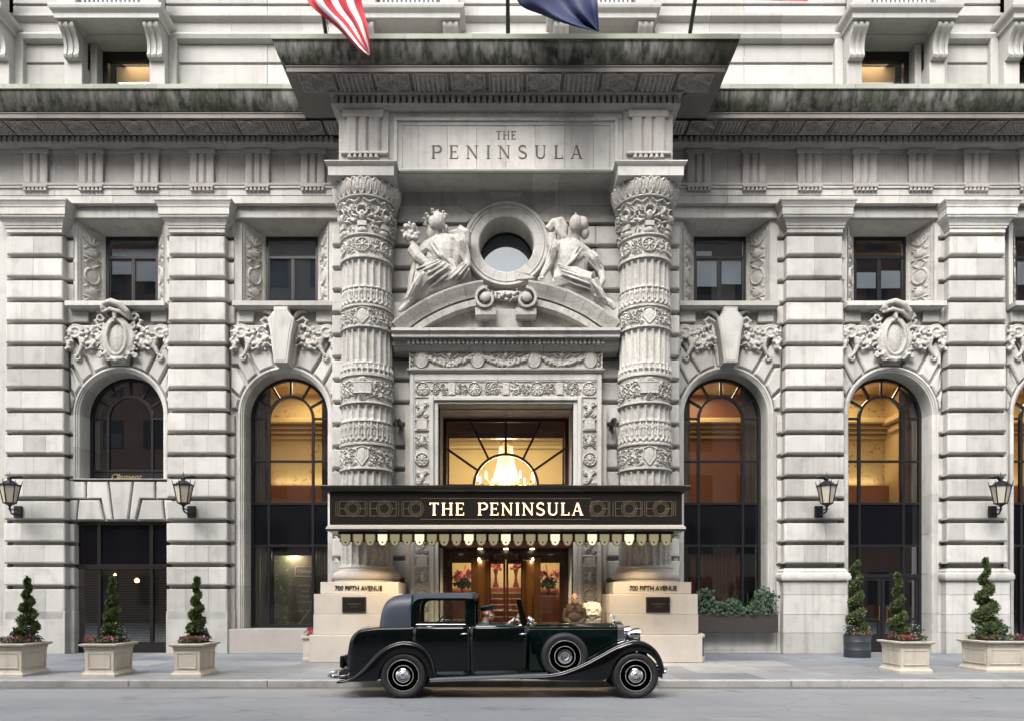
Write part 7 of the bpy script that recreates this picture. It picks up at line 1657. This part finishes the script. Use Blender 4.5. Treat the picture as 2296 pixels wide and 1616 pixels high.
for hd_, s in ((hnd[0], -1), (hnd[1], 1)):
    Ph = []; hand(Ph, hd_, (.8, 0, .35), (0, -s, .5), True, 1.0); blob('gloved_hand', Ph, M['glove'], dv, .006, smooth=1)
# peaked cap
m = MB(); c = Vector((hx-.008, hy, hz+.062)); tl = Matrix.Translation(c) @ Matrix.Rotation(radians(-10), 4, 'Y')
m.lathe([(.0001, .085), (.09, .082), (.122, .070), (.128, .058), (.10, .035), (.093, .03), (.093, -.005), (.085, -.005)], (0, 0, 0), 28); m.xf(tl @ Matrix.Diagonal((1.08, .95, 1, 1))); m.build('cap', M['tealcap'], dv, smooth=True, sharp=60)
m = MB(); pts = [(.085+.075*cos(a)*.9, .085*sin(a), -.012-.02*cos(a)) for a in [radians(-80+16*i) for i in range(11)]]; v = [(.05, p[1]*.9, .0) for p in pts]+pts; v2 = v+[(p[0], p[1], p[2]-.006) for p in v]; n = 11
m.add(v2, [[i, i+1, n+i+1, n+i] for i in range(10)]+[[2*n+i+1, 2*n+i, 3*n+i, 3*n+i+1] for i in range(10)]+[[n+i, n+i+1, 3*n+i+1, 3*n+i] for i in range(10)]); m.xf(tl); m.build('cap_peak', M['tealcap'], dv, smooth=True)
P = [('e', (hx-.055, hy, hz+.0), (.045, .074, .055)), ('e', (hx-.06, hy, hz-.03), (.03, .06, .04))]; blob('hair', P, M['hair'], dv, .012, smooth=2)
# doorman standing by the right-hand lion
DX, DY, DZ = 1.66, 18.15, SW
dm = thing('person', 'man in brown uniform standing with clasped hands beside the white lion', 'person', (DX, DY, DZ))
P = []; HC = (DX, DY-.03, DZ+1.50); head(P, HC, (0, -1, -.06), 1.12)
P += [('t', [(DX, DY, DZ+1.45), (DX, DY+.015, DZ+1.36)], [.058, .065]), ('t', [(DX, DY+.03, DZ+1.25), (DX, DY+.02, DZ+1.05), (DX, DY, DZ+.88)], [.085, .10, .10]), ('t', [(DX-.17, DY+.03, DZ+1.27), (DX, DY+.03, DZ+1.30), (DX+.17, DY+.03, DZ+1.27)], [.04, .05, .04])]
for s in (-1, 1):
    el = (DX+s*.235, DY+.02, DZ+1.02); wr = (DX+s*.06, DY-.20, DZ+.86)
    P += [('t', [(DX+s*.18, DY+.03, DZ+1.26), el], [.04, .036]), ('t', [el, wr], [.036, .028]), ('t', [(DX+s*.09, DY, DZ+.86), (DX+s*.10, DY-.01, DZ+.48)], [.085, .06]), ('t', [(DX+s*.10, DY-.01, DZ+.48), (DX+s*.10, DY+.01, DZ+.09)], [.055, .04]), ('t', [(DX+s*.10, DY+.03, DZ+.045), (DX+s*.12, DY-.15, DZ+.035)], [.045, .035])]
    hand(P, wr, (-s*.85, -.1, -.4), (0, -.3, .9), False, 1.0)
blob('body', P, M['skin2'], dm, .009, smooth=2); eyes(HC, (0, -1, -.06), dm, 1.12)
Pj = [('t', [(DX, DY+.008, DZ+1.42), (DX, DY+.018, DZ+1.34)], [.070, .09]), ('e', (DX, DY+.01, DZ+1.22), (.185, .125, .17)), ('e', (DX, DY-.01, DZ+1.05), (.175, .135, .18)), ('e', (DX, DY, DZ+.88), (.18, .135, .16)), ('t', [(DX-.175, DY+.02, DZ+1.29), (DX-.09, DY+.02, DZ+1.335), (DX, DY+.02, DZ+1.35), (DX+.09, DY+.02, DZ+1.335), (DX+.175, DY+.02, DZ+1.29)], [.068, .072, .07, .072, .068])]
for s in (-1, 1):
    el = (DX+s*.235, DY+.02, DZ+1.02); wr = (DX+s*.06, DY-.20, DZ+.86); Pj += [('t', [(DX+s*.19, DY+.02, DZ+1.28), (DX+s*.225, DY+.02, DZ+1.16), el], [.072, .066, .060]), ('t', [el, tuple(Vector(el).lerp(Vector(wr), .85))], [.060, .045])]
    Pj += [('t', [(DX+s*.02, DY-.115, DZ+1.34), (DX+s*.035, DY-.125, DZ+1.27)], [.018, .014])]
jk = blob('jacket', Pj, M['brownu'], dm, .011, smooth=3)
Pj = []
for s in (-1, 1): Pj += [('t', [(DX+s*.085, DY, DZ+.86), (DX+s*.10, DY-.01, DZ+.48), (DX+s*.10, DY+.01, DZ+.08)], [.10, .08, .07])]
blob('trousers', Pj, M['brownu'], dm, .014, smooth=3)
Pj = []
for s in (-1, 1): Pj += [('t', [(DX+s*.10, DY+.04, DZ+.05), (DX+s*.12, DY-.17, DZ+.04)], [.05, .042])]
blob('shoes', Pj, M['dark'], dm, .012, smooth=2)
for i in range(5): MB().sphere((DX, DY-.135-.004*i, DZ+1.28-.09*i), .009, 8, 5).build('button', M['brass'], dm)
MB().box(DX+.07, DX+.13, DY-.15, DY-.12, DZ+1.215, DZ+1.23, .002).build('name_badge', M['brass'], dm)

# ------------------------------------------------------------------ white stone guardian lion
LX, LY = 2.10, 18.45
M['lionst'] = stone('white_marble', (.60, .56, .48), (.54, .50, .42), st=.2, streak=.15)
li = thing('lion_statue', 'white stone guardian lion on a block beside the brown-uniformed man', 'statue', (LX, LY, SW))
block('lion_plinth', LX-.30, LX+.30, LY-.40, LY+.40, SW, SW+.47, M['lionst'], li, .02)
g0 = SW+.47; P = []
e = lambda x, y, z, r: P.append(('e', (LX+x, LY+y, g0+z), r))
e(0, .12, .30, (.22, .28, .30)); e(0, -.05, .42, (.21, .20, .26)); e(0, -.12, .74, (.20, .19, .20)); e(0, -.27, .69, (.115, .10, .095)); e(0, -.33, .72, (.05, .04, .035)); e(0, -.30, .605, (.085, .07, .03)); e(0, -.24, .56, (.07, .06, .05))
for s in (-1, 1):
    e(s*.075, -.28, .80, (.05, .05, .035)); e(s*.07, -.31, .66, (.06, .05, .05)); e(s*.17, -.08, .88, (.05, .04, .06)); P.append(('t', [(LX+s*.13, LY-.15, g0+.42), (LX+s*.14, LY-.26, g0+.2), (LX+s*.14, LY-.30, g0+.04)], [.10, .08, .08])); e(s*.14, -.34, .05, (.09, .11, .05)); e(s*.20, .12, .16, (.12, .22, .16)); e(s*.22, -.1, .05, (.08, .14, .05))
for ring, rr, yy in ((15, .205, -.17), (17, .225, -.08), (13, .15, -.23)):
    for i in range(ring):
        a = -.5+(pi+1.0)*i/(ring-1); e(rr*cos(a), yy, .72+rr*sin(a)*1.0, (.036, .05, .036))
for j in range(4):
    for i in range(6-j): e((i-(5-j)/2)*.07, -.235+.02*j, .53-.075*j, (.036, .04, .042))
e(0, -.36, .735, (.055, .03, .04)); e(0, -.345, .665, (.10, .05, .035))
lb_ = blob('lion', P, M['lionst'], li, .011, smooth=1)
MB().box(LX-.075, LX+.075, LY-.385, LY-.33, g0+.618, g0+.635, .005).build('mouth', M['dark'], li)
for s in (-1, 1): MB().sphere((LX+s*.072, LY-.335, g0+.775), .020, 8, 6).build('eye', M['limed'], li, smooth=True)
# ------------------------------------------------------------------ planters with spiral topiary
M['plstone'] = stone('cast_stone_planter', (.52, .475, .40), (.47, .425, .355), st=.3, streak=.35, per=.05); M['soil'] = plain('soil', (.03, .022, .015), .9)
M['topi'] = None
def leafmat(name, a, b):
    m, t, bs, N, L = nodes(name); oi = N('ShaderNodeNewGeometry'); c = mixn(t, L, noise(t, L, oi.outputs['Position'], 9, 2, lo=.35, hi=.65), a, b); c = mixn(t, L, mul(t, L, oi.outputs['Random Per Island'], .5), c, tuple(x*.5 for x in a)); L(c, bs.inputs['Base Color']); bs.inputs['Roughness'].default_value = .55; bs.inputs['Specular IOR Level'].default_value = .3
    return m
M['topi'] = leafmat('clipped_evergreen', (.055, .09, .028), (.14, .17, .06)); M['ivy'] = leafmat('dark_ivy_leaves', (.012, .034, .015), (.04, .078, .038)); M['fol'] = leafmat('bedding_foliage', (.05, .09, .035), (.09, .13, .06)); M['core'] = plain('dense_twigs', (.018, .026, .010), .9)
M['fred'] = plain('red_blossom', (.34, .045, .06), .6); M['fpink'] = plain('mauve_blossom', (.36, .15, .20), .6); M['fwht'] = plain('lilac_blossom', (.42, .38, .50), .6)
def planter(x0, yf, w_, d_, h_, label):
    t = thing('stone_planter', label, 'planter', (x0+w_/2, yf+d_/2, SW), 'stone planters along the pavement'); x1, yb = x0+w_, yf+d_; z0 = SW
    rings('box', x0+.045, x1-.045, yf+.045, yb-.045, [(.045, z0), (.045, z0+.05), (.02, z0+.075), (.012, z0+.10), (-.01, z0+.105), (0, z0+h_-.13), (.005, z0+h_-.12), (.005, z0+h_-.05)], M['plstone'], t, full=True)
    rings('rim', x0, x1, yf, yb, [(-.02, z0+h_-.05), (.01, z0+h_-.045), (.03, z0+h_-.025), (.035, z0+h_), (.0, z0+h_+.008)], M['plstone'], t, full=True)
    block('soil', x0+.06, x1-.06, yf+.06, yb-.06, z0+h_-.02, z0+h_+.012, M['soil'], t, 0)
    n = 14
    for i in range(n): x = x0+.05+(w_-.1)*(i+.5)/n; block('dentil', x-.013, x+.013, yf+.012, yf+.05, z0+h_-.095, z0+h_-.052, M['plstone'], t, .003)
    n2 = 18
    for s in (-1, 1):
        for i in range(n2): y = yf+.05+(d_-.1)*(i+.5)/n2; xx = x0+.031 if s < 0 else x1-.031; block('dentil', xx-.019, xx+.019, y-.013, y+.013, z0+h_-.095, z0+h_-.052, M['plstone'], t, .003)
    m = MB(); a, b, c, e_ = x0+.11, x1-.11, z0+.16, z0+h_-.17
    for (p, r, s_, u) in ((a, b, c, c+.018), (a, b, e_-.018, e_), (a, a+.018, c+.018, e_-.018), (b-.018, b, c+.018, e_-.018)): m.box(p, r, yf+.036, yf+.07, s_, u, .004)
    m.build('front_panel_moulding', M['plstone'], t)
    for s in (-1, 1):
        m = MB(); a, b = yf+.11, yb-.11; xx = sorted((x0+.036, x0+.07) if s < 0 else (x1-.036, x1-.07))
        for (p, r, s_, u) in ((a, b, c, c+.018), (a, b, e_-.018, e_), (a, a+.018, c+.018, e_-.018), (b-.018, b, c+.018, e_-.018)): m.box(*xx, p, r, s_, u, .004)
        m.build('side_panel_moulding', M['plstone'], t)
    return t
def topiary(x, y, zb, zt, R, label, seed, turns=4.2, col=False):
    rg = random.Random(seed); t = thing('spiral_topiary', label, 'topiary', (x, y, zb), 'spiral topiaries in pots'); ht = zt-zb
    MB().tube([(x, y, zb-.05), (x+.01, y, zb+ht*.5), (x, y, zt-.1)], [.03, .022, .01], 6).build('trunk', plain('bark', (.06, .04, .025), .9) if 'bark' not in M else M['bark'], t)
    def pt(u):
        rr = R*((1-u)**.75 if not col else (.50+.5*(1-u)**3.0)*(1 if u < .9 else (1-u)*10*.6+.4)); a = turns*2*pi*u+seed; return (x+rr*.52*cos(a), y+rr*.52*sin(a), zb+.10*ht+u*ht*.90), rr
    N_ = 90; pts = [pt(i/N_)[0] for i in range(N_+1)]; rs = [max(.03, pt(i/N_)[1]*.44) for i in range(N_+1)]
    MB().tube(pts, [r*.86 for r in rs], 10).build('inner_growth', M['core'], t, smooth=True)
    n = 9000; V = np.zeros((n*4, 3), np.float32); k = 0
    for _ in range(n):
        u = rg.random()**1.45; p, rr = pt(u); r0 = max(.035, rr*.48); a, b = rg.uniform(0, 2*pi), math.asin(rg.uniform(-1, 1)); nrm = Vector((cos(a)*cos(b), sin(a)*cos(b), sin(b))); c = Vector(p)+nrm*r0*(rg.uniform(.80, 1.08) if rg.random() < .94 else rg.uniform(1.08, 1.30))*(1+.14*sin(5*a+23*u*turns))
        d = (nrm+Vector((rg.uniform(-.8, .8), rg.uniform(-.8, .8), rg.uniform(-.3, 1.0)))).normalized(); l = rg.uniform(.024, .058); sd_ = d.cross(Vector((rg.uniform(-1, 1), rg.uniform(-1, 1), rg.uniform(-1, 1)))).normalized()*l*.30
        V[k:k+4] = [c-d*l*.3, c+d*l*.3+sd_, c+d*l, c+d*l*.3-sd_]; k += 4
    me = npmesh('foliage', V, np.arange(n*4).reshape(-1, 4), M['topi'], False); stuff(mko('foliage', me, None, t)); return t
def bedding(x0, x1, y0, y1, z, label, seed, tall):
    rg = random.Random(seed); t = thing('bedding_flowers', label, 'flowers', ((x0+x1)/2, (y0+y1)/2, z), 'bedding flowers in planters')
    def scatter(name, n, mat, hz, size, xs_=None):
        V = []; 
        for _ in range(n):
            if xs_: c = rg.choice(xs_); p = Vector((c[0]+rg.gauss(0, .05), min(y1, max(y0, c[1]+rg.gauss(0, .05))), z+rg.uniform(.2, 1)*c[2]))
            else: p = Vector((rg.uniform(x0, x1), rg.uniform(y0, y1), z+rg.uniform(0, hz)))
            for _k in range(3):
                a, b = rg.uniform(0, 2*pi), rg.uniform(-.2, 1.2); d = Vector((cos(a)*cos(b), sin(a)*cos(b), sin(b)))*size*rg.uniform(.6, 1.2); sd_ = d.cross(Vector((rg.uniform(-1, 1), rg.uniform(-1, 1), rg.uniform(-1, 1)))).normalized()*size*.35; V += [p, p+d*.5+sd_, p+d, p+d*.5-sd_]
        P = np.array([tuple(v) for v in V], np.float32); stuff(mko(name, npmesh(name, P, np.arange(len(P)).reshape(-1, 4), mat, False), None, t))
    scatter('leaves', 260, M['fol'], .10, .05); cl = [(rg.uniform(x0, x1), rg.uniform(y0, y0+(y1-y0)*.6), .13) for _ in range(7)]
    scatter('red_blossoms', 110, M['fred'], 0, .028, cl[:4]); scatter('mauve_blossoms', 100, M['fpink'], 0, .028, cl[3:])
    tl = [(x0+(x1-x0)*tx, y0+(y1-y0)*.45, .28) for tx in tall]; scatter('tall_leaves', 130, M['fol'], 0, .055, tl); scatter('lilac_blossoms', 50, M['fwht'], 0, .026, [(p[0], p[1], .33) for p in tl])
M['bark'] = plain('bark', (.06, .04, .025), .9)
PH = .635; PL = [
 (-9.95, 14.49, .66, .90, 2.02, 'leftmost', 'beside the left edge under the hanging lantern', (.5, .9), 15.0),
 (X(181, 14.49), 14.49, .655, .84, 2.03, 'second', 'in front of the dark shop front', (.55, .95), 14.95),
 (X(381.5, 14.49), 14.49, .60, .86, 2.04, 'third', 'in front of the pilaster left of the entrance', (.4, .85), 14.95),
 (X(2016.5, 15.2), 15.2, .68, .86, 2.13, 'fourth', 'in front of the black double door', (.15, .9), 15.6),
 (X(2210.6, 15.4), 15.4, .86, .95, 2.46, 'fifth', 'nearest the right edge', (.1, .8), 15.9)]
PL[0] = (X(50, 14.49)-.66,)+PL[0][1:]
for i, (x0, yf, w_, d_, zt, o_, where, tall, ty) in enumerate(PL):
    planter(x0, yf, w_, d_, PH-.0, 'cream stone planter with dentil rim %s' % where)
    R = (.21, .19, .185, .20, .30)[i]; tx = x0+w_/2+(.06, .13, .06, -.09, -.22)[i]; tx = (X(62, ty), X(252, ty), X(441, ty), X(2012, ty), X(2209, ty))[i]
    topiary(tx, ty, SW+PH+.03, zt, R*1.05, 'clipped spiral evergreen %s' % ('in the stone planter '+where), 3+i*5, (4.3, 4.0, 4.2, 3.6, 3.8)[i])
    bedding(x0+.07, x0+w_-.07, yf+.08, yf+d_-.1, SW+PH+.01, 'red and mauve flowers in the planter %s' % where, 50+i, tall)
# dark round tub with a taller spiral
px, py = X(1926, 19.3), 19.42
tb = thing('round_tub', 'dark grey metal tub against the stone pilaster left of the black door', 'planter', (px, py, SW)); M['tub'] = plain('dark_grey_metal', (.045, .05, .058), .42, .3)
v, f = lathe_data([(.315, 0), (.325, .02), (.325, .19), (.33, .2), (.325, .21), (.328, .40), (.333, .41), (.328, .42), (.335, .57), (.345, .58), (.32, .58), (.31, .5), (.0001, .5)], (px, py, SW), 36); mk('tub', v, f, M['tub'], tb, smooth=True, sharp=40)
topiary(px-.02, py, SW+.55, 2.58, .30, 'tall narrow spiral evergreen in the dark round tub', 31, 4.0, True); bedding(px-.25, px+.25, py-.25, py+.2, SW+.52, 'small red flowers round the foot of the tall spiral in the dark tub', 71, (.1,))
# little planter and bollard half hidden by the pedestals
tb = thing('small_planter', 'small pale urn with red flowers half hidden behind the left pedestal', 'planter', (-4.82, 18.6, SW)); rings('box', -4.98, -4.66, 18.45, 18.77, [(.02, SW), (.02, SW+.05), (0, SW+.06), (0, SW+.50), (.05, SW+.54), (.05, SW+.60)], M['plstone'], tb, full=True)
flowers(random.Random(5), (-4.82, 18.6, SW+.64), (.17, .17, .16), 50, .05, M['fred'], 'red_flowers', tb)
bx = X(1570, 18.4); bo = thing('bollard', 'short dark post with pale cap beside the right pedestal', 'bollard', (bx+.02, 18.4, SW)); c0 = (bx+.02, 18.4, SW)
v, f = lathe_data([(.09, 0), (.09, .09), (.055, .10)], c0, 16); mk('foot', v, f, M['plstone'], bo, smooth=True, sharp=40); v, f = lathe_data([(.055, .1), (.055, .56)], c0, 16); mk('post', v, f, M['tub'], bo, smooth=True, sharp=40); v, f = lathe_data([(.055, .56), (.09, .57), (.09, .62), (.05, .66), (.0001, .67)], c0, 16); mk('cap', v, f, M['plstone'], bo, smooth=True, sharp=40)
# window box with ivy
x0, x1 = X(1560, 20.45), X(1743.5, 20.45); wbx = thing('window_box', 'long dark brown window box under the right inner window', 'planter', ((x0+x1)/2, 20.5, .65)); z0, z1 = Z(1416, 20.45), Z(1375, 20.45); M['boxb'] = plain('brown_metal', (.035, .028, .026), .5)
MB().box(x0, x1, 20.42, 20.86, z0, z1, .008).build('trough', M['boxb'], wbx); block('soil', x0+.02, x1-.02, 20.44, 20.84, z1-.02, z1+.006, M['soil'], wbx, 0)
rg = random.Random(77); iv = thing('ivy_plant', 'dark green glossy ivy spilling over the brown window box', 'plant', ((x0+x1)/2, 20.6, z1)); m = MB(); V = []
for _ in range(1500):
    u = rg.random(); x = x0+.05+(x1-x0-.1)*u+rg.gauss(0, .05); top = .42+.14*sin(u*17)+.16*sin(u*7+1)+(.10 if u > .75 else 0); p = Vector((x, rg.uniform(20.36, 20.80), z1+rg.uniform(-.10, 1)*top)); l = rg.uniform(.045, .085)
    n_ = Vector((rg.uniform(-.6, .6), -1, rg.uniform(-.1, 1))).normalized(); a = n_.cross(Vector((rg.uniform(-1, 1), rg.uniform(-1, 1), rg.uniform(-1, 1)))).normalized()*l; b = n_.cross(a)
    V += [p-a*.55, p-b*.48+n_*.012, p+a*.62-n_*.01, p+b*.48+n_*.012]
P = np.array([tuple(q_) for q_ in V], np.float32); stuff(mko('leaves', npmesh('leaves', P, np.arange(len(P)).reshape(-1, 4), M['ivy'], False), None, iv))
for i in range(9): xx = x0+.15+(x1-x0-.3)*i/8; MB().tube([(xx, 20.6, z1), (xx+rg.uniform(-.1, .1), 20.55, z1+.3), (xx+rg.uniform(-.05, .3), 20.5, z1+rg.uniform(.55, .95))], [.008, .006, .003], 5).build('stem', M['fol'], iv)

# ------------------------------------------------------------------ wall lanterns
M['lanm'] = plain('blackened_bronze', (.012, .014, .016), .45, .4); M['lang'] = plain('seeded_lantern_glass', (.42, .38, .30), .35, coat=.3)
def lantern(u, v, s, label):
    D = 19.85; c = (X(u, D), D, Z(v, D)); t = thing('wall_lantern', label, 'lantern', (c[0], 20.5, c[2]-.5), 'bronze lanterns on the pilasters'); zt, zb = c[2]+.24, c[2]-.24; rt, rb = .24, .14
    px_ = X(u+18*s, 20.45); zp = Z(1146, 20.45)
    block('wall_plate', px_-.11, px_+.11, 20.42, 20.5, zp-.16, zp+.16, M['lanm'], t, .015)
    MB().tube([(px_, 20.44, zp-.06), (px_, 20.2, zp-.09), (c[0], D+.03, zb-.20), (c[0], D, zb-.12)], [.022, .02, .022, .03], 8).build('bracket_arm', M['lanm'], t, smooth=True); MB().tube([(px_, 20.44, zp+.08), (px_, 20.2, zp+.02), (c[0], D+.1, zb-.13)], .014, 8).build('bracket_scroll', M['lanm'], t, smooth=True)
    MB().lathe([(.0001, -.18), (.03, -.16), (.035, -.12), (.02, -.1), (.05, -.05), (.11, -.02), (.15, 0), (.15, .02)], (c[0], c[1], zb), 16).build('base_cup', M['lanm'], t, smooth=True, sharp=40)
    for k in range(6):
        a0, a1 = pi/6+pi/3*k, pi/6+pi/3*(k+1); p = [(c[0]+r*cos(a), c[1]+r*sin(a), z) for r, a, z in ((rb, a0, zb), (rb, a1, zb), (rt, a1, zt), (rt, a0, zt))]; mk('pane', p, [[0, 1, 2, 3]], M['lang'], t)
        bar = MB(); bar.tube([(c[0]+(rb+.005)*cos(a0), c[1]+(rb+.005)*sin(a0), zb), (c[0]+(rt+.005)*cos(a0), c[1]+(rt+.005)*sin(a0), zt), (c[0]+(rt+.05)*cos(a0), c[1]+(rt+.05)*sin(a0), zt+.13)], [.016, .016, .006], 6); bar.build('corner_bar', M['lanm'], t)
    m = MB()
    for k in range(6):
        a0, a1 = pi/6+pi/3*k, pi/6+pi/3*(k+1); m.tube([(c[0]+rt*1.05*cos(a0), c[1]+rt*1.05*sin(a0), zt), (c[0]+rt*1.05*cos(a1), c[1]+rt*1.05*sin(a1), zt)], .022, 6)
    m.build('top_rail', M['lanm'], t)
    v_, f_ = lathe_data([(rt*1.02, .015), (.12, .10), (.05, .14), (.04, .20), (.0001, .25)], (c[0], c[1], zt), 6); mk('lantern_roof', v_, f_, M['lanm'], t)
    MB().tube([(c[0]-s*.0-.05, c[1], zt+.16), (c[0]+s*.10, c[1]-.05, zt+.22), (c[0]+s*.22, c[1], zt+.23), (c[0]+s*.34, c[1], zt+.21)], [.03, .04, .04, .015], 8).build('finial_bird', M['lanm'], t, smooth=True); MB().tube([(c[0], c[1], zt+.2), (c[0], c[1], zt+.36)], .006, 5).build('spike', M['lanm'], t)
lantern(22, 1107, 1, 'bronze lantern on the pilaster at the left edge'); lantern(411, 1107, 1, 'bronze lantern left of the entrance canopy'); lantern(1853, 1108, -1, 'bronze lantern between the two right-hand arched windows'); lantern(2243, 1108, -1, 'bronze lantern on the pilaster at the right edge')
# ------------------------------------------------------------------ flags
M['fr'] = plain('flag_red', (.42, .018, .03), .7); M['fw'] = plain('flag_white', (.62, .60, .60), .7); M['fn'] = plain('flag_navy', (.005, .011, .055), .7); M['pole'] = plain('black_pole', (.010, .012, .013), .4)
def pole(u0, v0, u1, v1, label):
    a = (X(u0, 18.0), 18.0, ZT+.0); b = (X(u1, 17.0)+(X(u1, 17)-X(u0, 18))*0, 16.9, Z(v1, 16.9)); a = Vector(a); b = Vector(b); e_ = a+(b-a)*2.0
    t = thing('flagpole', label, 'flagpole', tuple(a), 'flagpoles on the entrance cornice'); MB().tube([a, b, e_], [.05, .045, .03], 10).build('shaft', M['pole'], t, smooth=True); MB().lathe([(.14, 0), (.13, .05), (.07, .10), (.06, .22)], tuple(a), 14).build('socket', M['pole'], t, smooth=True); MB().sphere(tuple(e_), .08, 12, 8).build('finial', M['gold'], t, smooth=True)
    MB().tube([a+Vector((.05, -.1, .3)), e_], .008, 5).build('halyard', M['pole'], t)
pole(735, 78, 716, -40, 'black flagpole carrying the striped flag'); pole(1138, 78, 1138, -40, 'black flagpole carrying the navy flag'); pole(1541, 78, 1562, -40, 'black flagpole carrying the plain red flag')
def cloth(name, label, Lc, Rc, D, mats, parent=None, nx=26, ny=28, amp=.09, ph=0, cat='flag'):
    """Lc, Rc: the two long edges in photo units; mats: stripes across"""
    Lc, Rc = bez([(*p,) for p in Lc], 10), bez([(*p,) for p in Rc], 10); n = min(len(Lc), len(Rc)); t = thing(name, label, cat, (X(Lc[0][0], D), D, Z(Lc[0][1], D)), 'flags over the entrance'); k = len(mats); per = max(1, nx//k)
    for si in range(k):
        v = []; f = []
        for i in range(n):
            a, b = Lc[int(i*(len(Lc)-1)/(n-1))], Rc[int(i*(len(Rc)-1)/(n-1))]
            for j in range(per+1):
                s_ = (si+j/per)/k; u, vv = a[0]+(b[0]-a[0])*s_, a[1]+(b[1]-a[1])*s_; dd_ = amp*sin(5.2*s_*pi/1.3+ph+i*.06)+amp*.5*sin(i*.25+s_*3); Dn = D+dd_; v.append((X(u, Dn), Dn, Z(vv, Dn)))
        for i in range(n-1):
            for j in range(per): f.append([i*(per+1)+j, i*(per+1)+j+1, (i+1)*(per+1)+j+1, (i+1)*(per+1)+j])
        o = mk('stripe' if k > 1 else 'cloth', v, f, M[mats[si]], t, smooth=True); so_ = o.modifiers.new('thick', 'SOLIDIFY'); so_.thickness = .004
    return t
us = cloth('flag', 'red and white striped flag hanging at the left of the cornice', [(655, -170), (672, -80), (690, 4), (752, 60), (800, 108), (826, 125)], [(800, -170), (806, -80), (810, 0), (822, 50), (829, 95), (829, 124)], 16.4, ['fr', 'fw', 'fr', 'fw', 'fr', 'fw', 'fr'], nx=35)
cloth('flag', 'plain navy blue flag hanging over the middle of the cornice', [(1148, -170), (1155, -80), (1160, 4), (1215, 34), (1275, 56), (1341, 72)], [(1330, -170), (1336, -120), (1338, -60), (1339, -10), (1341, 30), (1343, 71)], 16.4, ['fn'], ph=1)
cloth('flag', 'plain red flag at the top right above the cornice', [(1560, -150), (1562, -100), (1564, -60), (1566, -30), (1567, -16), (1568, -3)], [(1810, -150), (1812, -100), (1812, -60), (1812, -30), (1812, -16), (1810, 4)], 16.4, ['fr'], ph=2, amp=.12)
